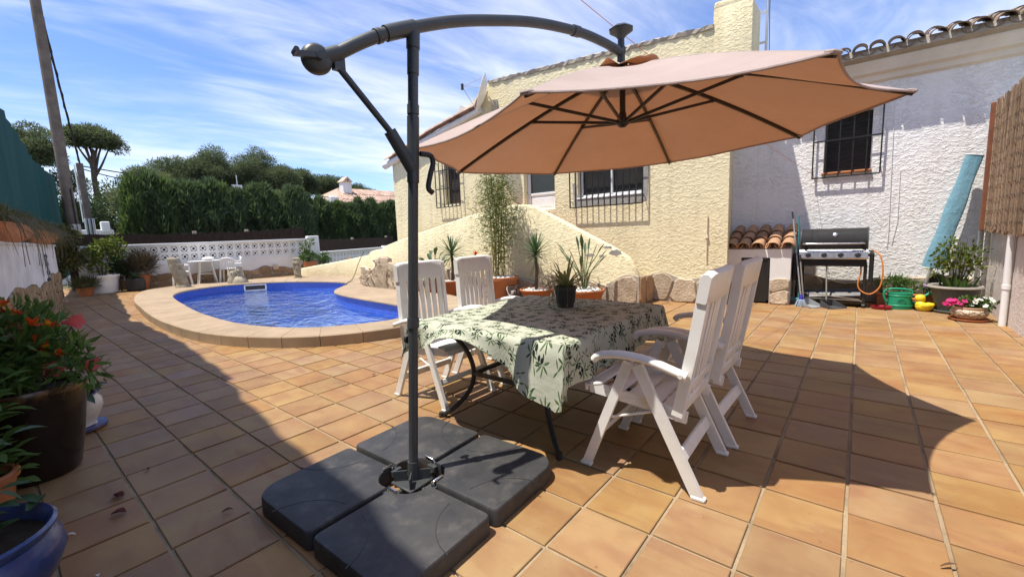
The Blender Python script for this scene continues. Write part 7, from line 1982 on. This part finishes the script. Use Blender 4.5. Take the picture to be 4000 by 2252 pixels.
# -- fallen petals and leaves on the tiles
random.seed(91)
M['dry_petal'] = pm('dry_petal', (0.10, 0.02, 0.018), (0.16, 0.04, 0.03), 30, 0.7)
M['brown_leaf'] = pm('brown_leaf', (0.12, 0.06, 0.025), (0.08, 0.04, 0.02), 30, 0.8)
for name, lab_, cat, x, y, L_, w_, mat, rz in [
    ('wilted_bloom', 'longer dark red wilted bloom lying near the brown pot', 'fallen flower', -3.02, 0.30, 0.07, 0.03, 'dry_petal', 0.2), ('wilted_bloom', 'crumpled dark red wilted bloom nearer the camera', 'fallen flower', -2.82, 0.28, 0.06, 0.04, 'dry_petal', 1.0),
    ('fallen_petal', 'narrow white petal on the tiles by the wilted blooms', 'petal', -2.80, 0.10, 0.05, 0.015, 'pet_white', 0.7), ('fallen_petal', 'white petal at the far right edge of the tiles', 'petal', -0.0001 + 0.83, 3.06, 0.06, 0.04, 'pet_white', 0.4),
    ('fallen_leaf', 'curled brown leaf left of the black umbrella weights', 'leaf', -2.38, 0.62, 0.05, 0.025, 'brown_leaf', 1.2), ('fallen_leaf', 'small dry leaf in the tile shade between pots and pool', 'leaf', -3.25, 0.47, 0.045, 0.02, 'brown_leaf', 0.1),
    ('fallen_leaf', 'dry yellow-brown leaf scrap near the bottom edge of the tiles', 'leaf', -1.98, 0.28, 0.05, 0.025, 'leaf_dry', 0.9), ('fallen_petal', 'tiny white petal low down near the bottom left tiles', 'petal', -2.35, 0.14, 0.025, 0.015, 'pet_white', 0.1),
    ('fallen_leaf', 'thin brown twig leaf at the right foreground tiles', 'leaf', 0.33, 2.17, 0.07, 0.012, 'brown_leaf', 0.7), ('fallen_leaf', 'dark leaf scrap in the middle of the sunlit tiles near the pool', 'leaf', -3.61, 2.26, 0.05, 0.03, 'brown_leaf', 0.0)]:
    mb = MB()
    for k in range(3 if 'bloom' in name else 1): blade(mb, (-L_ / 2 + random.uniform(-.01, .01), random.uniform(-.01, .01) * (k > 0), 0.004), (1, random.uniform(-.3, .3) * (k > 0), 0.35), L_, w_, 0.28, 5, 0.6, 0.1, 0.4, 0.5)
    single(name, mb, M[mat], lab_, cat, (x, y, 0.0125), rz, 'bits fallen on the tiles', smooth=60)
# ------------------------------------------------------------------ background: hedges, pines, neighbour house, poles
rng = np.random.default_rng(101); random.seed(101)
M['cypress'] = leaf_mat('cypress', (0.070, 0.110, 0.060), (0.12, 0.165, 0.085), 0.45, 0.7, 0.35)
M['cypress_light'] = leaf_mat('cypress_light', (0.08, 0.13, 0.05), (0.13, 0.18, 0.07), 0.45, 0.7, 0.3)
M['pine'] = leaf_mat('pine', (0.085, 0.110, 0.066), (0.14, 0.165, 0.098), 0.45, 0.7, 0.3)
M['pine_light'] = leaf_mat('pine_light', (0.11, 0.135, 0.07), (0.175, 0.20, 0.11), 0.45, 0.7, 0.3)
M['pine_far'] = leaf_mat('pine_far', (0.08, 0.105, 0.066), (0.135, 0.165, 0.10), 0.45, 0.7, 0.3)
M['scrub'] = leaf_mat('scrub', (0.045, 0.075, 0.034), (0.10, 0.13, 0.055), 0.3, 0.7, 0.4)

# gentle hill behind
hl = MB(); rows = []
for i in range(41):
    x = -23 - i * 5.0; row = []
    for j in range(61):
        y = -120 + j * 5.0
        t_ = min(1, max(0, (-x - 23) / 40)); z = 2.6 * t_ * t_ * (3 - 2 * t_) + 6.0 * min(1, max(0, (-x - 60) / 120)) + 0.25 * math.sin(x * .21 + y * .13) * t_
        row.append((x, y, gz - 0.02 + z))
    rows.append(row)
hl.sheet(rows); o = link('hill', make_mesh('hill', hl, 80), M['earth']); tag(o, 'low scrubby hill rising behind the gardens', kind='structure')

# cypress hedges, tree by tree
def cypress_mesh(h, r, n, rg):
    z = h * rg.random(n) ** 0.85
    f = z / h; rad = r * np.minimum(1.0, 1.45 * (1 - f) ** 0.5) * (0.72 + 0.45 * rg.random(n) ** 1.5)
    a = rg.random(n) * 2 * PI; q1 = rg.random(6) * 6.28; lump = 1 + 0.16 * np.sin(3 * a + 9 * f + q1[0]) + 0.14 * np.sin(2 * a - 15 * f + q1[1]) + 0.10 * np.sin(7 * a + 23 * f + q1[2])
    P = np.stack([rad * lump * np.cos(a), rad * lump * np.sin(a), z], 1)
    D = np.stack([np.cos(a) * .45, np.sin(a) * .45, np.full(n, 1.2)], 1) + rg.normal(size=(n, 3)) * 0.42
    return leaf_quads(P, D, 0.14 + 0.30 * rg.random(n) ** 2, 0.035 + 0.03 * rg.random(n), rg)
cyp_me = []
for k in range(3):
    V_, F_ = cypress_mesh(3.9, 0.48, 9000, np.random.default_rng(200 + k)); m_ = quick_mesh('cypress_crown', V_, F_); m_.materials.append(M['cypress']); cyp_me.append(m_)
V_, F_ = cypress_mesh(3.9, 0.45, 8000, np.random.default_rng(210)); m_ = quick_mesh('cypress_crown', V_, F_); m_.materials.append(M['cypress_light']); cyp_me.append(m_)
tk = MB(); tk.cyl((0, 0, 0), (0, 0, 3.2), 0.06, 0.015, 7); tk_me = make_mesh('trunk', tk); tk_me.materials.append(M['bark'])
core = MB(); core.lathe([(0.0, 0.1), (0.22, 0.12), (0.26, 1.0), (0.24, 2.4), (0.14, 3.0), (0.02, 3.3)], (0, 0, 0), 10); core_me = make_mesh('inner_crown', core); core_me.materials.append(M['cypress'])
def cypress(label, x, y, s, k, group):
    t = thing('cypress', label, 'tree', (x, y, -0.03), random.uniform(0, 6.28), group); t.scale = (s[0], s[0], s[1])
    link('trunk', tk_me, None, t); link('crown', cyp_me[k], None, t); link('inner_crown', core_me, None, t)
ORD = ['first', 'second', 'third', 'fourth', 'fifth', 'sixth', 'seventh', 'eighth', 'ninth', 'tenth', 'eleventh', 'twelfth', 'thirteenth', 'fourteenth', 'fifteenth', 'sixteenth', 'seventeenth', 'eighteenth', 'nineteenth', 'twentieth']
yy = 3.62; i = 0
while yy < 9.45:
    top = np.interp(yy, [3.6, 6.4, 9.5], [3.78, 3.62, 3.52]) + random.uniform(-.16, .16)
    if i == 0: cypress('lighter feathery cypress at the left end of the tall hedge', -20.0, yy, (0.8, 3.75 / 3.95), 3, 'cypresses of the tall hedge')
    else: cypress(ORD[i] + ' cypress from the left in the tall hedge behind the openwork wall', -20.1 + random.uniform(-.22, .22), yy, (random.uniform(.78, 1.08), top / 3.9), 3 if i % 5 == 2 else i % 3, 'cypresses of the tall hedge')
    yy += random.uniform(.30, .52); i += 1
yy = 10.75; i = 0
while yy < 16.6:
    top = 3.38 + random.uniform(-.2, .16) + (0.1 if i == 0 else 0)
    cypress(ORD[i] + ' cypress from the left in the lower hedge before the white neighbouring house', -22.0 + random.uniform(-.22, .22), yy, (random.uniform(.75, 1.0) if i else .6, top / 3.9), 3 if i % 6 == 3 else i % 3, 'cypresses of the right hand hedge')
    yy += random.uniform(.36, .58) if i else 0.75; i += 1

def limb_tree(name, label, loc, height, trunk_r, blobs, n, L, W, mat, mats2=None, lean=(0, 0), forks=None, group=None, seed=1, up=0.5, shell=0.45):
    """tapered trunk, limbs to every clump of the crown, crown of many small tufts"""
    rg = np.random.default_rng(seed); random.seed(seed)
    t = thing(name, label, 'tree', loc, 0, group)
    q = MB(); top = Vector((lean[0], lean[1], height))
    pts = catmull([(0, 0, -0.3), top * 0.35 + Vector((0.05, 0.08, 0)), top * 0.7 + Vector((-.05, -.05, 0)), top], 5)
    q.tube(pts, [trunk_r * (1.15 - 0.75 * i / len(pts)) for i in range(len(pts))], 9)
    part('trunk', q, M['bark'], t, 60)
    for b in blobs[::max(1, len(blobs) // 6)]:
        e = Vector(b[:3]); s_ = V3(pts[int(len(pts) * random.uniform(.62, .92))])
        q = MB(); mid = s_.lerp(e, 0.5) + Vector((0, 0, 0.12 * (e - s_).length)) * (1 if random.random() < .7 else -0.4)
        pp = catmull([s_, mid, e], 4); q.tube(pp, [trunk_r * (0.42 - 0.34 * i / len(pp)) for i in range(len(pp))], 6); part('limb', q, M['bark'], t, 60)
    part('crown', cloud_mesh('crown', blobs, n, L, W, rg, up, shell, 0.75), mat, t)
    return t
def clumps(c, d, n, r0, r1, rg, flat=0.55, dome=True):
    """clumps over a domed crown"""
    out = []
    for k in range(n):
        u = rg.normal(size=3); u /= np.linalg.norm(u)
        if dome and u[2] < -0.25: u[2] = -u[2] * 0.4
        q = rg.random() ** 0.45; r_ = r0 + (r1 - r0) * rg.random()
        out.append((c[0] + u[0] * d[0] * q, c[1] + u[1] * d[1] * q, c[2] + u[2] * d[2] * q, r_, r_, r_ * flat))
    return out
rg = np.random.default_rng(7)
# umbrella pine at the left
bl_ = clumps((0, 0.3, 6.30), (1.0, 1.05, 0.50), 34, 0.50, 0.78, rg, .66) + [(0, 1.45, 5.9, .55, .5, .36), (0, -.95, 6.2, .5, .5, .34), (.2, 1.1, 6.2, .6, .6, .4)]
limb_tree('umbrella_pine', 'umbrella pine with a bare trunk standing alone against the clouds at left', (-36, 4.75, 1.55), 5.7, 0.20, bl_, 34000, 0.17, 0.04, M['pine'], seed=11, lean=(0, 0.25), group='pines beyond the gardens')
bl_ = clumps((0, 0.0, 5.0), (1.6, 0.9, 1.3), 26, 0.5, 0.8, rg, .6) + [(0, 1.0, 4.0, .6, .6, .4), (0, 1.4, 3.75, .5, .6, .35)]
limb_tree('pine_tree', 'dark pine rising behind the green netting and the leaning pole', (-32, 2.25, 1.0), 5.0, 0.2, bl_, 30000, 0.17, 0.04, M['pine'], seed=12, group='pines beyond the gardens')
# broad mass of pines in the middle
mid_p = [(-42, 8.5, 3.9, 1.4, 1.3, 'pine_light', 'pine at the left end of the broad pine clump behind the hedge'), (-43.5, 10.9, 4.9, 1.7, 1.6, 'pine', 'second pine from the left in the broad clump behind the hedge'), (-44, 13.7, 5.5, 2.0, 1.9, 'pine', 'pine in the middle of the broad clump behind the hedge'), (-43.5, 16.6, 5.9, 2.1, 2.0, 'pine', 'tallest dome of the broad pine clump behind the hedge'), (-42, 18.2, 4.8, 1.3, 1.5, 'pine', 'pine at the right shoulder of the broad clump behind the hedge'),
         (-39, 10.2, 2.6, 1.5, 1.0, 'pine_light', 'low light green pine before the left of the broad clump'), (-39, 13.2, 2.7, 1.4, 1.0, 'pine_light', 'low light green pine before the middle of the broad clump'), (-38.5, 16.2, 3.2, 1.25, 1.2, 'pine_light', 'low light green pine before the right of the broad clump')]
for k, (x, y, zc, ry, rz_, mt, lb) in enumerate(mid_p):
    rg = np.random.default_rng(300 + k); z0_ = 2.1 if x < -41 else 1.5
    bl_ = clumps((0, 0, zc - .5), (ry * .9, ry * .95, rz_ * 1.15), 60, 0.60, 1.05, rg, .72, False)
    limb_tree('pine_tree', lb, (x, y, z0_), zc, 0.2, bl_, 42000, 0.19, 0.05, M[mt], seed=300 + k, group='pines beyond the gardens', shell=.35)
for k, (x, y, zc, ry, rz_, lb) in enumerate([(-50, 24.2, 5.9, 1.9, 1.1, 'pine with a slender bare trunk right of the broad clump'), (-51, 27.9, 5.6, 2.2, 1.15, 'rounded pine above the neighbouring roof'), (-51, 31.6, 5.0, 2.1, 1.0, 'outermost pine of the group above the neighbouring roof'), (-52, 37.5, 4.2, 1.2, .8, 'small far pine beside the corner of the yellow house')]):
    rg = np.random.default_rng(400 + k)
    bl_ = clumps((0, 0, zc - .2), (ry * .9, ry, rz_), 44, 0.6, 1.0, rg, .66, False)
    limb_tree('pine_tree', lb, (x, y, 2.3), zc * .85, 0.2, bl_, 30000, 0.22, 0.055, M['pine_far'], seed=400 + k, group='pines beyond the gardens', shell=.35)
rg = np.random.default_rng(9)
bl_ = clumps((0, 0, 2.9), (.6, .62, .9), 16, 0.3, 0.5, rg, .6) + [(0, .1, 1.9, .45, .45, .35), (0, -.1, 1.4, .4, .4, .3)]
limb_tree('young_pine', 'young light green pine left of the tall hedge', (-28, 4.75, 0.4), 2.6, 0.10, bl_, 6000, 0.18, 0.03, M['pine_light'], seed=13, group='pines beyond the gardens')
# scrub mass on the slope
bl_ = []
rg = np.random.default_rng(17)
for k in range(70):
    y = rg.uniform(0.5, 42); x = -rg.uniform(29, 37) if y < 9 else -rg.uniform(34, 44); bl_.append((x, y, 1.7 + rg.uniform(0, 1.5), rg.uniform(.6, 1.3), rg.uniform(.7, 1.4), rg.uniform(.5, 1.1)))
for k in range(44):
    y = rg.uniform(1.8, 7.6); bl_.append((-34.5 + rg.uniform(-2, 2), y, 2.3 + rg.uniform(-.6, 2.3), .8, .75, .7))
o = link('hillside_scrub', cloud_mesh('hillside_scrub', bl_, 90000, 0.19, 0.055, rg, 0.4, 0.4), M['scrub']); tag(o, 'dense dark green scrub covering the slope behind the gardens', 'scrub', kind='stuff')

# neighbouring house
nh = thing('neighbour_house', 'low white neighbouring house with a pale clay tile roof behind the right hedge', 'house', (-29, 19.5, 0))
q = MB(); q.box((0, 0, 1.75), (7.0, 9.6, 3.6)); part('wall', q, M['wall_white'], nh)
q = MB()
rx0, rx1, ry0, ry1, rze, rzr = 3.7, -3.7, -5.2, 5.2, 3.52, 4.98
q.add([(rx0, ry0, rze), (rx0, ry1, rze), (0, ry1 - 2.4, rzr), (0, ry0 + 2.2, rzr), (rx1, ry0, rze), (rx1, ry1, rze)], [(0, 1, 2, 3), (4, 3, 2, 5), (0, 3, 4), (1, 5, 2), (0, 4, 5, 1)])
rf = part('roof', q, M['roof_pale'], nh)
rgk = random.Random(4); f_ = Vector((-3.7, 0, rzr - rze)).normalized()
for i in range(38):
    y = ry0 + 0.2 + i * 0.275
    k_ = 1.0
    if y < ry0 + 2.2: k_ = (y - ry0) / 2.2
    if y > ry1 - 2.4: k_ = (ry1 - y) / 2.4
    ln = 3.95 * max(0.1, k_)
    for c in range(int(ln / 0.66)):
        part('roof_tile', barrel(Vector((rx0 + .06, y, rze + 0.06)) + f_ * (0.66 * c) + Vector((0, 0, .02 * (c % 2))), (0, 1, 0), f_, 0.13, 0.11, 0.7, n=4), M['roof_pale'], rf)
q = MB(); q.rbox((1.5, -3.3, 4.75), (0.55, 0.62, 1.0), .03, 1); q.box((1.5, -3.3, 5.32), (.7, .1, .12)); chn = part('chimney', q, M['wall_white'], nh)
q = MB(); q.prism([(-3.68, 5.20), (-2.92, 5.20), (-3.3, 5.55)], 1.15, 1.85, 'x'); part('chimney_cap', q, M['roof_pale'], chn)
for (y, w_) in [(-3.6, .8), (-1.2, 1.2), (1.8, 1.2)]:
    q = MB(); q.box((3.51, y, 1.9), (0.05, w_, 1.1)); part('window', q, M['glass_dark'], nh)
q = MB(); q.rbox((2.6, -4.9, 2.6), (.5, .5, 3.0), .05, 1); part('porch_pillar', q, M['wall_white'], nh)
an = thing('roof_antenna', 'small dish and comb antenna on a pole above the tall hedge', 'antenna', (-30, 10.45, 1.0))
q = MB(); q.cyl((0, 0, 0), (0, 0, 4.5), .03, None, 6); part('pole', q, M['steel'], an)
q = MB(); q.box((0.1, -.05, 3.75), (.06, .55, .32)); part('panel', q, M['pvc'], an)
q = MB()
for k in range(5): q.box((0.1, 0.1 + k * .12, 3.45), (.5, .025, .025))
q.box((0.1, .34, 3.45), (.03, .6, .03)); part('comb', q, M['steel'], an)
# far garden walls on the slope, left
for (nm, lb, x, y, z0_, w_, h_, mt) in [('garden_wall', 'far pale stone garden wall seen left under the umbrella pine', -27.5, 3.35, 0.6, 1.5, 1.62, 'wall_old'), ('garden_wall', 'far white rendered road wall behind the corner plants', -24.0, 3.2, 0.0, 3.0, 1.72, 'wall_white')]:
    q = MB(); q.rbox((0, 0, h_ / 2), (.25, w_, h_), .03, 1); q2 = q
    t = thing(nm, lb, 'wall', (x, y, z0_)); part('wall_body', q, M[mt], t)
    q = MB(); q.rbox((0, w_ * .32, h_ + .12), (.35, .3, .5), .03, 1); part('pier', q, M['wall_white'], t)
# utility poles and cables
up_ = thing('utility_pole', 'tall wooden utility pole standing behind the green netting', 'pole', (-19, 1.91, 0))
q = MB(); q.cyl((0, 0, -.2), (0, 0, 9.6), 0.155, 0.115, 14); part('pole', q, M['wood_pole'], up_, 50)
q = MB(); q.rbox((0.15, 0.05, 1.95), (.02, .22, .34), .004, 1); part('plate', q, M['wall_old'], up_)
q = MB(); q.tube([(0.155, 0.08, 0.2), (0.15, 0.08, 1.6), (0.14, 0.07, 3.2)], .018, 6); part('conduit', q, M['black_plastic'], up_)
cp_ = thing('cable_post', 'grey post with steel cable conduits behind the corner bushes', 'pole', (-24, 2.88, 0))
q = MB(); q.rbox((0, 0, 2.35), (.16, .20, 4.7), .02, 1); part('post', q, M['wood_pole'], cp_)
for k in range(3):
    q = MB(); q.cyl((0.12, -.10 + .11 * k, .3), (0.12, -.10 + .11 * k, 2.55), .045, None, 8); part('conduit_cover', q, M['steel'], cp_, 40)
q = MB(); q.cyl((0.1, -.16, 2.4), (0.1, -.16, 4.6), .022, None, 6); q2 = q; part('riser', q, M['pvc'], cp_)
sp2 = thing('slim_post', 'slim grey lamp post standing left of the tall hedge', 'pole', (-23.5, 4.55, 0))
q = MB(); q.cyl((0, 0, 0), (0, 0, 4.0), .045, .035, 8); part('post', q, M['steel'], sp2, 50)
q = MB(); q.box((0, 0, 4.02), (.06, .2, .05)); part('cross_arm', q, M['steel'], sp2)
def cable(label, a, b, sag, r_, twist=False):
    q = MB(); n = 40; pts = []
    for i in range(n + 1):
        t_ = i / n; p = V3(a).lerp(V3(b), t_); p.z -= 4 * sag * t_ * (1 - t_); pts.append(p)
    q.tube(pts, r_, 5); 
    if twist:
        q.tube([p + Vector((0.02 * math.cos(i * 1.9), 0.02 * math.sin(i * 1.9), 0)) for i, p in enumerate(pts)], r_ * .9, 5)
    single('cable', q, M['black_plastic'], label, 'cable', smooth=60)
cable('twisted black cable dropping steeply from above to the cable post', (-18.0, 1.62, 12.5), (-24, 2.9, 4.65), 0.5, 0.03, True)
cable('upper black cable running from the cable post across the tree line', (-24, 2.9, 4.6), (-27.5, 19.5, 4.30), 0.40, 0.024)
cable('lower black cable sagging beside the young pine', (-24, 2.9, 4.5), (-23.5, 4.6, 4.02), 0.05, 0.022)
cable('black cable leaving the slim post towards the hedge', (-23.5, 4.6, 4.02), (-23.0, 9.5, 3.75), 0.15, 0.02)
# string across the terrace from the white house wall
q = MB(); a, b = Vector((-0.68, 8.88, 2.12)), Vector((-1.9, 2.2, 3.25)); q.tube([a.lerp(b, t_ / 20) - Vector((0, 0, 0.35 * t_ / 20 * (1 - t_ / 20))) for t_ in range(21)], 0.0028, 5)
single('washing_line', q, M['orange_hose'], 'thin orange cord strung from the white house wall over the umbrella', 'cord', smooth=60)
